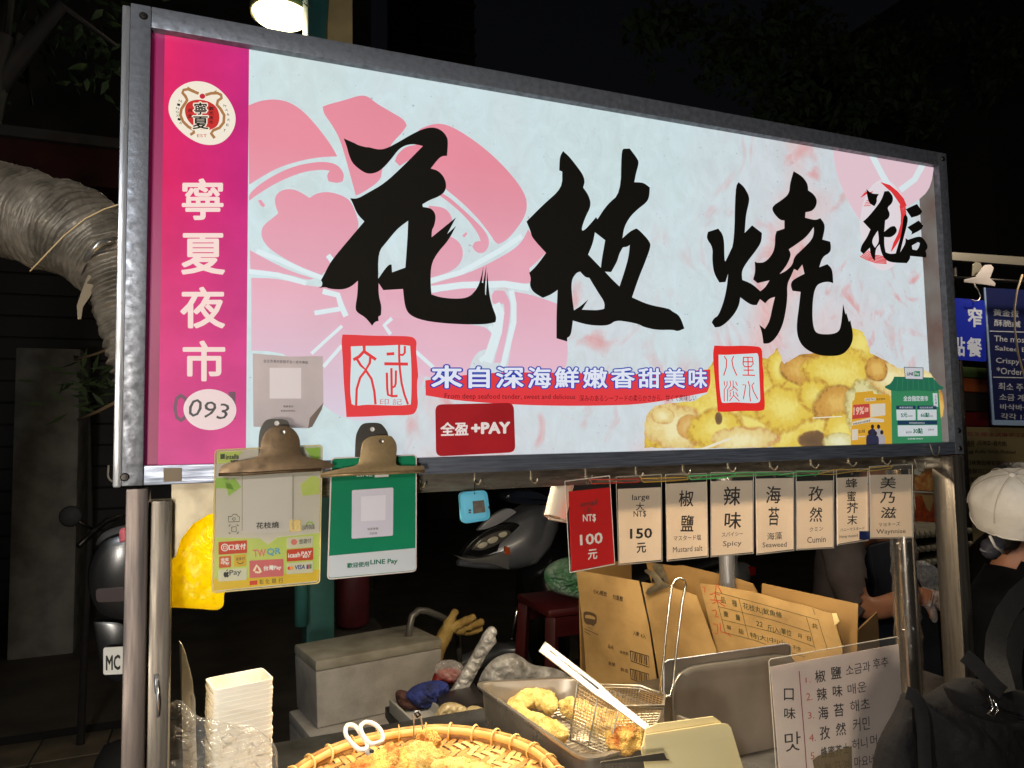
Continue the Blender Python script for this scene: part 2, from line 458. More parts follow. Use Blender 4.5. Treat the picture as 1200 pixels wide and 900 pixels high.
# --- panel: watercolour face
def watercolour():
    m = bpy.data.materials.new('watercolour_face'); m.use_nodes = True
    n = m.node_tree; b = n.nodes['Principled BSDF']; L = n.links.new
    tc = n.nodes.new('ShaderNodeTexCoord')
    n1 = n.nodes.new('ShaderNodeTexNoise'); n1.inputs['Scale'].default_value = 2.1; n1.inputs['Detail'].default_value = 6; n1.inputs['Distortion'].default_value = 0.6
    mp = n.nodes.new('ShaderNodeMapping'); mp.inputs['Location'].default_value = (0.37, 0, 0.55); mp.inputs['Rotation'].default_value = (0, 0.5, 0); mp.inputs['Scale'].default_value = (1, 1, 0.7)
    L(tc.outputs['Object'], mp.inputs[0]); L(mp.outputs[0], n1.inputs['Vector'])
    r1 = n.nodes.new('ShaderNodeValToRGB'); L(n1.outputs['Fac'], r1.inputs[0])
    e = r1.color_ramp.elements; e[0].position = 0.42; e[0].color = lin((208, 228, 232)); e[1].position = 0.60; e[1].color = lin((212, 220, 226))
    x = e.new(0.70); x.color = lin((228, 196, 196)); x = e.new(.30); x.color = lin((206, 222, 222))
    n2 = n.nodes.new('ShaderNodeTexNoise'); n2.inputs['Scale'].default_value = 9; n2.inputs['Detail'].default_value = 8; n2.inputs['Distortion'].default_value = 2.5
    L(mp.outputs[0], n2.inputs['Vector'])
    r2 = n.nodes.new('ShaderNodeValToRGB'); L(n2.outputs['Fac'], r2.inputs[0])
    e = r2.color_ramp.elements; e[0].position = 0.54; e[0].color = (0, 0, 0, 1); e[1].position = 0.72; e[1].color = (.7, .7, .7, 1)
    mu = n.nodes.new('ShaderNodeMath'); mu.operation = 'MULTIPLY'
    r3 = n.nodes.new('ShaderNodeMapRange'); L(n1.outputs['Fac'], r3.inputs[0]); r3.inputs['From Min'].default_value = .45; r3.inputs['From Max'].default_value = .6
    L(r2.outputs[0], mu.inputs[0]); L(r3.outputs[0], mu.inputs[1])
    mx = n.nodes.new('ShaderNodeMix'); mx.data_type = 'RGBA'; L(mu.outputs[0], mx.inputs[0]); L(r1.outputs[0], mx.inputs[6]); mx.inputs[7].default_value = lin((228, 120, 116))
    # fibrous mottling of the printed paper texture
    nf = n.nodes.new('ShaderNodeTexNoise'); nf.inputs['Scale'].default_value = 26; nf.inputs['Detail'].default_value = 10; nf.inputs['Roughness'].default_value = .7; nf.inputs['Distortion'].default_value = 1.2
    L(mp.outputs[0], nf.inputs['Vector'])
    rf = n.nodes.new('ShaderNodeValToRGB'); L(nf.outputs['Fac'], rf.inputs[0]); e = rf.color_ramp.elements
    e[0].position = .3; e[0].color = (.86, .83, .82, 1); e[1].position = .68; e[1].color = (1.0, 1.0, 1.0, 1)
    mf = n.nodes.new('ShaderNodeMix'); mf.data_type = 'RGBA'; mf.blend_type = 'MULTIPLY'; mf.inputs[0].default_value = .8
    L(mx.outputs[2], mf.inputs[6]); L(rf.outputs[0], mf.inputs[7]); mx = mf
    # grime specks
    n3 = n.nodes.new('ShaderNodeTexNoise'); n3.inputs['Scale'].default_value = 160; n3.inputs['Detail'].default_value = 2; L(tc.outputs['Object'], n3.inputs['Vector'])
    r4 = n.nodes.new('ShaderNodeValToRGB'); L(n3.outputs['Fac'], r4.inputs[0]); e = r4.color_ramp.elements
    e[0].position = .24; e[0].color = (.45, .42, .4, 1); e[1].position = .285; e[1].color = (1, 1, 1, 1)
    m2 = n.nodes.new('ShaderNodeMix'); m2.data_type = 'RGBA'; m2.blend_type = 'MULTIPLY'; m2.inputs[0].default_value = .6
    L(mx.outputs[2], m2.inputs[6]); L(r4.outputs[0], m2.inputs[7])
    L(m2.outputs[2], b.inputs['Emission Color']); b.inputs['Emission Strength'].default_value = EM
    m3 = n.nodes.new('ShaderNodeMix'); m3.data_type = 'RGBA'; m3.blend_type = 'MULTIPLY'; m3.inputs[0].default_value = 1
    L(m2.outputs[2], m3.inputs[6]); m3.inputs[7].default_value = (.16, .16, .16, 1); L(m3.outputs[2], b.inputs['Base Color'])
    b.inputs['Roughness'].default_value = 0.2; b.inputs['Specular IOR Level'].default_value = .25
    return m
WATER = watercolour()
x_m = PL.px(290, 300).x                     # magenta column ends here
x_r = PL.px(1084, 350).x
zb, zt = SZ + 0.026, SZ + SH - 0.030
x_edge = PL.px(189, 300).x
MB().add([(x_m, YP, zb), (x_r, YP, zb), (x_r, YP, zt), (x_m, YP, zt)], [(0, 1, 2, 3)]).build('printed_panel', WATER, sign)
mag_unlit = mat('magenta_vinyl_unlit_edge', (150, 28, 88), .4, 0, emit=0.22, base_dim=.8, coat=.3)  # darker colour paints in the panel edge the sign's tubes don't reach
MB().add([(fw, YP, zb), (x_edge, YP, zb), (x_edge, YP, zt), (fw, YP, zt)], [(0, 1, 2, 3)]).build('unlit_edge_strip', mag_unlit, sign)
mag = lit('magenta_vinyl', (214, 44, 106), col2=(190, 40, 118), scale=3.0, lo=.3, hi=.7)
# magenta vinyl shifts towards violet at its right and pales lower down: printed gradient in x/z
def magenta():
    m = bpy.data.materials.new('magenta_gradient'); m.use_nodes = True
    n = m.node_tree; b = n.nodes['Principled BSDF']; L = n.links.new
    tc = n.nodes.new('ShaderNodeTexCoord'); sp = n.nodes.new('ShaderNodeSeparateXYZ'); L(tc.outputs['Object'], sp.inputs[0])
    a = n.nodes.new('ShaderNodeMapRange'); L(sp.outputs[0], a.inputs[0]); a.inputs['From Min'].default_value = .035; a.inputs['From Max'].default_value = .16
    c = n.nodes.new('ShaderNodeMapRange'); L(sp.outputs[2], c.inputs[0]); c.inputs['From Min'].default_value = .42; c.inputs['From Max'].default_value = .05
    m1 = n.nodes.new('ShaderNodeMix'); m1.data_type = 'RGBA'; L(a.outputs[0], m1.inputs[0]); m1.inputs[6].default_value = lin((222, 44, 100)); m1.inputs[7].default_value = lin((196, 46, 126))
    m2 = n.nodes.new('ShaderNodeMix'); m2.data_type = 'RGBA'; L(c.outputs[0], m2.inputs[0]); L(m1.outputs[2], m2.inputs[6]); m2.inputs[7].default_value = lin((214, 84, 142))
    no = n.nodes.new('ShaderNodeTexNoise'); no.inputs['Scale'].default_value = 14; no.inputs['Detail'].default_value = 8; L(tc.outputs['Object'], no.inputs['Vector'])
    r = n.nodes.new('ShaderNodeMapRange'); L(no.outputs['Fac'], r.inputs[0]); r.inputs['From Min'].default_value = .3; r.inputs['From Max'].default_value = .7; r.inputs['To Min'].default_value = .86; r.inputs['To Max'].default_value = 1.06
    m3 = n.nodes.new('ShaderNodeMix'); m3.data_type = 'RGBA'; m3.blend_type = 'MULTIPLY'; m3.inputs[0].default_value = 1; L(m2.outputs[2], m3.inputs[6]); L(r.outputs[0], m3.inputs[7])
    L(m3.outputs[2], b.inputs['Emission Color']); b.inputs['Emission Strength'].default_value = .86
    m4 = n.nodes.new('ShaderNodeMix'); m4.data_type = 'RGBA'; m4.blend_type = 'MULTIPLY'; m4.inputs[0].default_value = 1; L(m3.outputs[2], m4.inputs[6]); m4.inputs[7].default_value = (.2, .2, .2, 1)
    L(m4.outputs[2], b.inputs['Base Color']); b.inputs['Roughness'].default_value = .2; b.inputs['Specular IOR Level'].default_value = .25
    return m
MAG = magenta()
MB().add([(x_edge, YP, zb), (x_m, YP, zb), (x_m, YP, zt), (x_edge, YP, zt)], [(0, 1, 2, 3)]).build('end_column', MAG, sign)
MB().add([(x_r, YP, zb), (SX - fw, YP, zb), (SX - fw, YP, zt), (x_r, YP, zt)], [(0, 1, 2, 3)]).build('unlit_edge_strip', mat('white_vinyl_unlit_edge', (176, 172, 168), .45, 0, emit=.10, col2=(150, 120, 112), scale=9), sign)  # greyer colour paints in the unlit right edge of the panel
# --- flower print
def grad(name, top, bot, z0, z1, e=EM):
    m = bpy.data.materials.new(name); m.use_nodes = True; MATS[name] = m
    n = m.node_tree; b = n.nodes['Principled BSDF']; L = n.links.new
    tc = n.nodes.new('ShaderNodeTexCoord'); sp = n.nodes.new('ShaderNodeSeparateXYZ'); L(tc.outputs['Object'], sp.inputs[0])
    c = n.nodes.new('ShaderNodeMapRange'); L(sp.outputs[2], c.inputs[0]); c.inputs['From Min'].default_value = z1; c.inputs['From Max'].default_value = z0
    m1 = n.nodes.new('ShaderNodeMix'); m1.data_type = 'RGBA'; L(c.outputs[0], m1.inputs[0]); m1.inputs[6].default_value = lin(top); m1.inputs[7].default_value = lin(bot)
    no = n.nodes.new('ShaderNodeTexNoise'); no.inputs['Scale'].default_value = 5; no.inputs['Detail'].default_value = 8; L(tc.outputs['Object'], no.inputs['Vector'])
    r = n.nodes.new('ShaderNodeMapRange'); L(no.outputs['Fac'], r.inputs[0]); r.inputs['To Min'].default_value = .88; r.inputs['To Max'].default_value = 1.1
    m3 = n.nodes.new('ShaderNodeMix'); m3.data_type = 'RGBA'; m3.blend_type = 'MULTIPLY'; m3.inputs[0].default_value = 1; L(m1.outputs[2], m3.inputs[6]); L(r.outputs[0], m3.inputs[7])
    L(m3.outputs[2], b.inputs['Emission Color']); b.inputs['Emission Strength'].default_value = e
    m4 = n.nodes.new('ShaderNodeMix'); m4.data_type = 'RGBA'; m4.blend_type = 'MULTIPLY'; m4.inputs[0].default_value = 1; L(m3.outputs[2], m4.inputs[6]); m4.inputs[7].default_value = (.16, .16, .16, 1)
    L(m4.outputs[2], b.inputs['Base Color']); b.inputs['Roughness'].default_value = .2; b.inputs['Specular IOR Level'].default_value = .25
    return m
PINK = grad('pink_petals', (226, 140, 156), (226, 192, 210), .10, .50)
Z1 = (285, 100, 3.6); Z2 = (285, 300, 3.6); Z3 = (480, 130, 3.6); Z4 = (480, 300, 3.6)
fl = shape('flower_print', [[(34, 92), (150, 95), (262, 124), (340, 132), (420, 100), (600, 110), (760, 150), (792, 270), (792, 470), (700, 640), (560, 700), (420, 690), (300, 600), (200, 420), (110, 400), (34, 400)]], PL, .0003, grad('pale_petals', (230, 170, 186), (212, 206, 222), .06, .30), sign, z=Z2)
petals = [
    ([(22, 85), (70, 65), (130, 58), (190, 68), (250, 105), (310, 170), (370, 250), (397, 300), (330, 302), (250, 315), (150, 345), (70, 390), (24, 420)], Z1),
    ([(24, 455), (100, 395), (200, 345), (290, 325), (350, 322), (400, 335), (427, 375), (420, 405), (395, 413), (360, 405), (352, 380), (365, 360), (330, 355), (250, 365), (150, 405), (60, 460), (24, 488)], Z1),
    ([(62, 485), (75, 483), (92, 505), (88, 515), (72, 507)], Z1),
    ([(75, 620), (85, 590), (130, 555), (148, 540), (133, 500), (135, 465), (165, 440), (210, 437), (250, 455), (280, 475), (310, 455), (360, 448), (420, 465), (455, 490), (480, 550), (490, 600), (450, 680), (400, 740), (330, 800), (250, 770), (180, 735), (110, 690), (80, 650)], Z1),
    ([(28, 695), (100, 735), (200, 785), (300, 815), (270, 822), (200, 800), (100, 785), (30, 783)], Z1),
    ([(335, 90), (360, 80), (430, 62), (490, 42), (525, 45), (560, 75), (620, 110), (680, 145), (690, 170), (670, 200), (630, 240), (600, 290), (585, 360), (580, 400), (510, 450), (475, 465), (460, 410), (430, 300), (405, 220), (370, 160), (340, 120)], Z1),
    ([(640, 320), (650, 290), (690, 255), (755, 250), (760, 280), (700, 315), (660, 340)], Z1),
    ([(30, 85), (60, 68), (110, 52), (160, 58), (230, 95), (320, 160), (400, 235), (470, 320), (497, 380), (490, 440), (450, 500), (410, 545), (375, 562), (358, 552), (340, 520), (290, 455), (220, 385), (158, 335), (60, 250), (20, 150)], Z3),
    ([(150, 350), (220, 410), (290, 475), (325, 515), (338, 555), (325, 590), (300, 603), (275, 592), (264, 572), (275, 552), (300, 548), (285, 510), (230, 440), (150, 372), (100, 340)], Z3),
    ([(80, 400), (140, 405), (170, 430), (180, 460), (120, 540), (90, 540)], Z3),
    ([(222, 525), (240, 510), (243, 520), (230, 535)], Z3),
    ([(150, 520), (205, 545), (228, 590), (218, 640), (180, 675), (85, 708), (60, 650), (90, 570)], Z3),
    ([(92, 730), (250, 685), (400, 610), (470, 560), (500, 500), (575, 600), (505, 665), (515, 720), (500, 730), (300, 728), (90, 748)], Z3),
    ([(-100, 765), (0, 768), (100, 770), (150, 755), (280, 740), (275, 770), (240, 800), (0, 800), (-100, 800)], Z3),
    ([(345, 165), (360, 145), (400, 148), (425, 190), (425, 260), (405, 360), (385, 450), (355, 450), (385, 340), (402, 230), (395, 200), (370, 205), (350, 200)], Z4),
    ([(440, 150), (520, 165), (620, 200), (668, 350), (665, 450), (650, 500), (412, 480), (440, 300), (452, 220)], Z4),
    ([(-300, 230), (0, 270), (300, 290), (345, 320), (352, 360), (340, 390), (290, 400), (262, 440), (240, 520), (60, 520), (-40, 420), (-300, 300)], Z4)]
for lp, z in petals:
    shape('petal', [lp], PL, .0007, PINK, fl, z=z)
WHITE = lit('print_white', (218, 232, 236))
ribbon('petal_vein', [([(60, -20), (150, 15), (250, 60), (340, 95)], 20), ([(28, 65), (90, 72), (150, 80), (262, 114)], 20), ([(415, 297), (350, 355), (290, 410)], 14), ([(415, 380), (340, 465)], 15),
                       ([(340, 150), (400, 165), (412, 205), (432, 250)], 24), ([(305, 240), (415, 222)], 20), ([(625, 265), (595, 292), (620, 328)], 16), ([(730, 405), (800, 468)], 16), ([(360, 0), (390, 40)], 22)], PL, .0010, WHITE, fl, z=Z2)
ribbon('petal_vein', [([(92, 715), (220, 680), (380, 590), (470, 530)], 22), ([(92, 752), (220, 735), (400, 730), (500, 745)], 28)], PL, .0012, WHITE, fl, z=Z3)
ribbon('petal_vein', [([(430, 150), (440, 200), (440, 280), (415, 380), (395, 460)], 22), ([(365, 210), (380, 240), (370, 320), (330, 440)], 40), ([(340, 300), (370, 340), (350, 400), (300, 440)], 18)], PL, .0012, WHITE, fl, z=Z4)
# upper right faint petal
shape('petal', [[(975, 170), (985, 168), (1000, 175), (1040, 182), (1075, 190), (1095, 192), (1090, 225), (1060, 245), (1030, 235), (1010, 262), (993, 235), (980, 205)]], PL, .0006, lit('faint_pink', (226, 196, 206)), fl)
ribbon('petal_vein', [([(1020, 178), (1034, 205), (1050, 232)], 7), ([(1083, 190), (1072, 210), (1056, 222)], 7)], PL, .0010, WHITE, fl)
# --- magenta column marks
cream = lit('cream_print', (240, 214, 206))
for ch, q in (('寧', (213, 209, 262, 258)), ('夏', (212, 273, 264, 322)), ('夜', (211, 336, 264, 385)), ('市', (214, 399, 264, 447))):
    text([(ch, q)], PL, .0007, cream, sign, 'character', bold=0.022)
for ch, q in (('0', (203, 461, 221, 495)), ('1', (268, 459, 276, 491))): text([(ch, q)], PL, .0006, mat('grey_print', (92, 60, 78), .5, 0, emit=.5), sign, 'digit')
def disc(cx, cy, rx, ry, n=36, tilt=0.0):
    return [(cx + rx * math.cos(a) + tilt * ry * math.sin(a), cy + ry * math.sin(a) + tilt * rx * math.cos(a) * 0) for a in [2 * math.pi * i / n for i in range(n)]]
def ell(cx, cy, rx, ry, th=0, n=40):
    c, s = math.cos(th), math.sin(th)
    return [(cx + rx * math.cos(a) * c - ry * math.sin(a) * s, cy + rx * math.cos(a) * s + ry * math.sin(a) * c) for a in [2 * math.pi * i / n for i in range(n)]]
st = shape('number_sticker', [ell(246, 480, 31, 24, 0.05)], PL, .0012, mat('white_sticker', (214, 196, 200), .4, 0, emit=.35), sign, soft=False)
st.data.transform(Matrix.Identity(4))
text([('093', [(222, 466), (269, 474), (268, 492), (221, 488)])], PL, .0016, mat('dark_grey_ink', (70, 68, 70), .5), st, 'lettering', shear=.2)
# emblem
ivory = lit('ivory_print', (236, 226, 208))
em = shape('round_emblem', [[(190 + x / 8.18, 80 + y / 8.18) for x, y in [(58, 385), (70, 300), (115, 220), (190, 160), (270, 128), (350, 122), (440, 138), (530, 185), (610, 260), (670, 350), (703, 440), (705, 520), (680, 600), (620, 680), (540, 728), (450, 738), (360, 722), (260, 672), (170, 600), (105, 520), (70, 450)]]], PL, .0008, ivory, sign)
ZE = (190, 80, 8.18)
shape('red_disc', [[(215, 385), (240, 330), (300, 303), (370, 300), (450, 318), (520, 365), (548, 430), (550, 500), (525, 560), (460, 592), (400, 595), (330, 575), (265, 525), (225, 460)]], PL, .0011, lit('emblem_red', (196, 52, 50)), em, z=ZE)
gold = lit('emblem_gold', (168, 118, 74))
ribbon('dragon', [([(345, 240), (300, 222), (250, 200), (205, 208), (195, 235), (225, 270), (240, 305), (215, 345), (185, 390), (175, 450), (200, 510), (250, 560), (300, 590), (305, 615), (275, 635)], 27),
                  ([(420, 255), (470, 240), (530, 238), (565, 255), (570, 285), (535, 310), (525, 350), (560, 390), (595, 450), (590, 520), (550, 570), (490, 595), (470, 625), (500, 665)], 27),
                  ([(245, 180), (275, 200), (310, 215)], 10), ([(520, 215), (480, 238), (450, 250)], 10)], PL, .0014, gold, em, z=ZE)
shape('red_pearl', [ell(386, 268, 27, 25)], PL, .0014, lit('emblem_red2', (190, 44, 60)), em, soft=False, z=ZE)
text([('寧', (300, 322, 436, 452)), ('夏', (285, 455, 450, 590))], PL, .0015, lit('emblem_halo', (238, 225, 205)), em, 'halo', bold=.075, grow=.045, z=ZE)
text([('寧', (306, 328, 430, 446)), ('夏', (292, 460, 445, 584)), ('台', (248, 382, 290, 422)), ('北', (240, 440, 296, 478)), ('觀', (448, 368, 494, 404)), ('光', (448, 410, 492, 448)), ('夜', (448, 455, 492, 492)), ('市', (450, 498, 488, 534))], PL, .0019, lit('emblem_ink', (40, 34, 30)), em, 'lettering', bold=.02, z=ZE)
text([(c, [(150 + dx, y), (178 + dx, y + 6), (176 + dx, y + 28), (148 + dx, y + 22)]) for c, y, dx in zip('NINGXIA', (300, 335, 370, 405, 440, 475, 510), (10, -5, -15, -18, -15, 0, 15))], PL, .0012, lit('emblem_ink', (40, 34, 30)), em, 'lettering', z=ZE)
text([(c, [(580 + dx, y), (604 + dx, y + 8), (600 + dx, y + 30), (576 + dx, y + 22)]) for c, y, dx in zip('MARKET', (345, 385, 430, 480, 530, 580), (10, 28, 45, 50, 38, 8))], PL, .0012, lit('emblem_ink', (40, 34, 30)), em, 'lettering', z=ZE)
text([('EST', (335, 632, 430, 660))], PL, .0012, lit('emblem_red', (196, 52, 50)), em, 'lettering', z=ZE)
# --- the big brush characters
INK = mat('opaque_black_vinyl', (30, 28, 24), .22, 0, emit=0.0, spec=.3)
HUA = [[(118, 80), (165, 100), (178, 108), (215, 118), (222, 116), (265, 128), (300, 122), (355, 92), (400, 65), (455, 38), (500, 32), (535, 48), (555, 75), (558, 100), (554, 153), (525, 155), (485, 207), (515, 215), (540, 240), (552, 275), (545, 305), (520, 325), (480, 340), (450, 358), (452, 369), (490, 375), (508, 405), (500, 450), (490, 465), (489, 497), (592, 413), (554, 484), (592, 449), (560, 510), (515, 560), (487, 610), (484, 680), (488, 738), (530, 752), (600, 757), (645, 750), (672, 725), (692, 690), (708, 618), (701, 688), (706, 690), (720, 616), (713, 735), (718, 742), (724, 640), (732, 740), (745, 790), (763, 835), (758, 855), (720, 864), (640, 865), (540, 860), (450, 848), (395, 825), (376, 790), (368, 715), (285, 720), (265, 690), (265, 740), (278, 790), (275, 825), (264, 832), (265, 850), (250, 853), (238, 870), (210, 835), (175, 815), (166, 795), (176, 740), (178, 680), (150, 705), (115, 718), (60, 715), (40, 706), (10, 712), (25, 705), (29, 690), (22, 678), (35, 655), (60, 605), (95, 560), (150, 495), (205, 430), (175, 400), (155, 350), (145, 332), (175, 335), (215, 312), (290, 270), (370, 195), (420, 145), (452, 112), (415, 103), (380, 108), (350, 125), (320, 165), (285, 205), (255, 225), (220, 230), (190, 215), (155, 185), (140, 150), (130, 110)],
       [(390, 427), (388, 480), (383, 560), (378, 625), (322, 645), (320, 612), (308, 612), (285, 640), (264, 672), (263, 560), (300, 515), (345, 460)]]
ZHI = [[(187, 45), (215, 70), (250, 115), (275, 150), (283, 180), (275, 205), (300, 240), (311, 285), (285, 335), (268, 385), (272, 395), (285, 390), (320, 350), (332, 335), (338, 345), (380, 280), (440, 230), (443, 50), (452, 35), (480, 34), (515, 80), (520, 100), (508, 140), (500, 182), (540, 183), (568, 205), (566, 245), (555, 270), (515, 300), (480, 335), (455, 380), (448, 428), (485, 395), (510, 385), (530, 400), (570, 445), (571, 470), (545, 540), (520, 600), (490, 688), (560, 720), (655, 738), (664, 748), (700, 768), (720, 825), (690, 838), (670, 830), (600, 832), (540, 818), (520, 806), (480, 797), (420, 788), (390, 810), (350, 813), (290, 808), (230, 790), (222, 855), (205, 866), (205, 882), (158, 868), (158, 760), (163, 655), (135, 675), (98, 690), (55, 665), (40, 635), (46, 605), (38, 580), (70, 550), (112, 493), (50, 425), (45, 400), (26, 355), (100, 280), (183, 207), (183, 135), (170, 130), (172, 70)],
       [(327, 402), (372, 437), (357, 520), (353, 558), (297, 500), (318, 450)],
       [(480, 458), (475, 510), (455, 580), (435, 640), (405, 612), (371, 575), (398, 577), (425, 530), (433, 498), (450, 468), (468, 466)],
       [(262, 575), (285, 600), (302, 602), (340, 665), (370, 710), (368, 738), (340, 745), (270, 742), (298, 697), (262, 728), (235, 745), (228, 700), (222, 615), (245, 580)]]
SHAO = [[(178, 72), (205, 95), (228, 140), (225, 170), (212, 220), (206, 305), (240, 270), (285, 305), (283, 345), (262, 380), (215, 440), (192, 480), (195, 520), (240, 538), (278, 572), (300, 555), (320, 522), (265, 535), (245, 518), (255, 480), (252, 435), (262, 442), (300, 440), (335, 400), (345, 360), (345, 320), (352, 297), (388, 285), (388, 248), (365, 245), (332, 205), (335, 180), (375, 155), (410, 125), (413, 80), (430, 22), (470, 45), (495, 80), (497, 110), (520, 125), (537, 150), (535, 180), (515, 205), (485, 210), (483, 235), (530, 247), (553, 237), (577, 270), (562, 335), (598, 345), (602, 370), (598, 395), (562, 415), (548, 462), (585, 448), (608, 470), (612, 535), (590, 528), (560, 532), (535, 545), (520, 590), (515, 680), (522, 745), (540, 768), (600, 770), (635, 760), (648, 730), (657, 630), (668, 678), (672, 672), (684, 712), (690, 705), (703, 765), (700, 805), (680, 840), (650, 865), (600, 870), (540, 865), (480, 835), (450, 790), (443, 730), (455, 640), (462, 575), (425, 570), (416, 545), (425, 520), (480, 492), (470, 450), (448, 478), (432, 470), (420, 500), (400, 540), (402, 600), (395, 660), (380, 730), (350, 785), (320, 812), (292, 812), (285, 760), (273, 726), (298, 745), (320, 710), (332, 650), (345, 598), (320, 605), (300, 627), (276, 608), (262, 635), (240, 636), (215, 622), (186, 600), (180, 640), (150, 690), (100, 735), (70, 738), (55, 715), (65, 695), (85, 685), (110, 620), (125, 550), (130, 492), (118, 530), (90, 532), (65, 490), (57, 430), (60, 370), (30, 330), (38, 300), (85, 285), (112, 320), (113, 430), (118, 435), (135, 400), (158, 350), (163, 95)],
        [(408, 380), (450, 352), (490, 322), (522, 278), (524, 300), (515, 335), (470, 380), (432, 415), (426, 450), (395, 480), (366, 493), (398, 455), (420, 405)]]
shape('character', HUA, PL, .0020, INK, sign, z=(370, 140, 3.6))
shape('character', ZHI, PL, .0020, INK, sign, z=(610, 165, 3.75))
shape('character', SHAO, PL, .0020, INK, sign, z=(820, 195, 3.9105))
# small brush logo, top right
ZL = (1000, 205, 7.5)
logo = shape('brush_logo', [ell(265, 440, 205, 400, 0.0)], PL, .0008, lit('logo_wash', (226, 216, 222)), sign, z=ZL)
RED = lit('brush_red', (220, 56, 58))
rl = []
for k in range(9):
    a = k * 7
    rl.append(([(245 + a, 68 + a * .9), (320 + a * .3, 92 + a), (390 - a * .2, 150 + a), (440 - a * .5, 210 + a * .8), (465 - a * .8, 270 + a * .4)], 7.5))
for k in range(6):
    a = k * 9
    rl.append(([(410 + a, 270), (422 + a * .9, 350), (420 + a * .9, 430), (395 + a * .7, 520), (355 + a * .6, 600), (335 + a * .7, 670 - a)], 8))
for k in range(6):
    a = k * 11
    rl.append(([(62 + a * 1.2, 715 - a * .9), (120 + a, 745 - a * .7), (200 + a * .5, 772 - a * 1.1), (290, 778 - a)], 9))
for k in range(4):
    rl.append(([(68 + k * 12, 195 - k * 16), (115, 165 - k * 4), (170 - k * 9, 148 + k * 12)], 8))
    rl.append(([(92 + k * 8, 272 - k * 16), (150, 268 - k * 14)], 6))
ribbon('red_brush_ring', rl, PL, .0012, RED, logo, z=ZL)
LG = [[(115, 125), (160, 165), (225, 168), (205, 200), (207, 240), (185, 275), (140, 250), (122, 190)],
      [(272, 145), (310, 140), (345, 180), (350, 220), (335, 255), (305, 280), (302, 300), (322, 340), (312, 380), (280, 400), (272, 500), (330, 450), (365, 450), (385, 480), (375, 515), (330, 550), (272, 545), (272, 620), (285, 680), (320, 695), (372, 690), (395, 610), (420, 530), (435, 420), (440, 370), (458, 345), (482, 375), (470, 450), (440, 560), (412, 680), (460, 600), (458, 555), (480, 570), (580, 535), (620, 560), (655, 620), (650, 650), (635, 665), (645, 700), (640, 725), (500, 712), (498, 740), (470, 775), (330, 770), (275, 740), (245, 680), (230, 610), (195, 650), (190, 750), (175, 745), (150, 690), (145, 640), (90, 695), (62, 670), (70, 620), (120, 550), (150, 480), (85, 410), (130, 370), (200, 285), (240, 230), (262, 180)],
      [(215, 490), (225, 560), (220, 600), (190, 640), (165, 600), (170, 560), (195, 520)],
      [(515, 620), (570, 590), (585, 600), (575, 640), (555, 662), (520, 655)],
      [(460, 300), (560, 255), (605, 320), (585, 355), (510, 375)],
      [(475, 460), (575, 400), (615, 445), (600, 480), (510, 525), (515, 500)]]
shape('character', LG, PL, .0022, INK, logo, z=ZL)
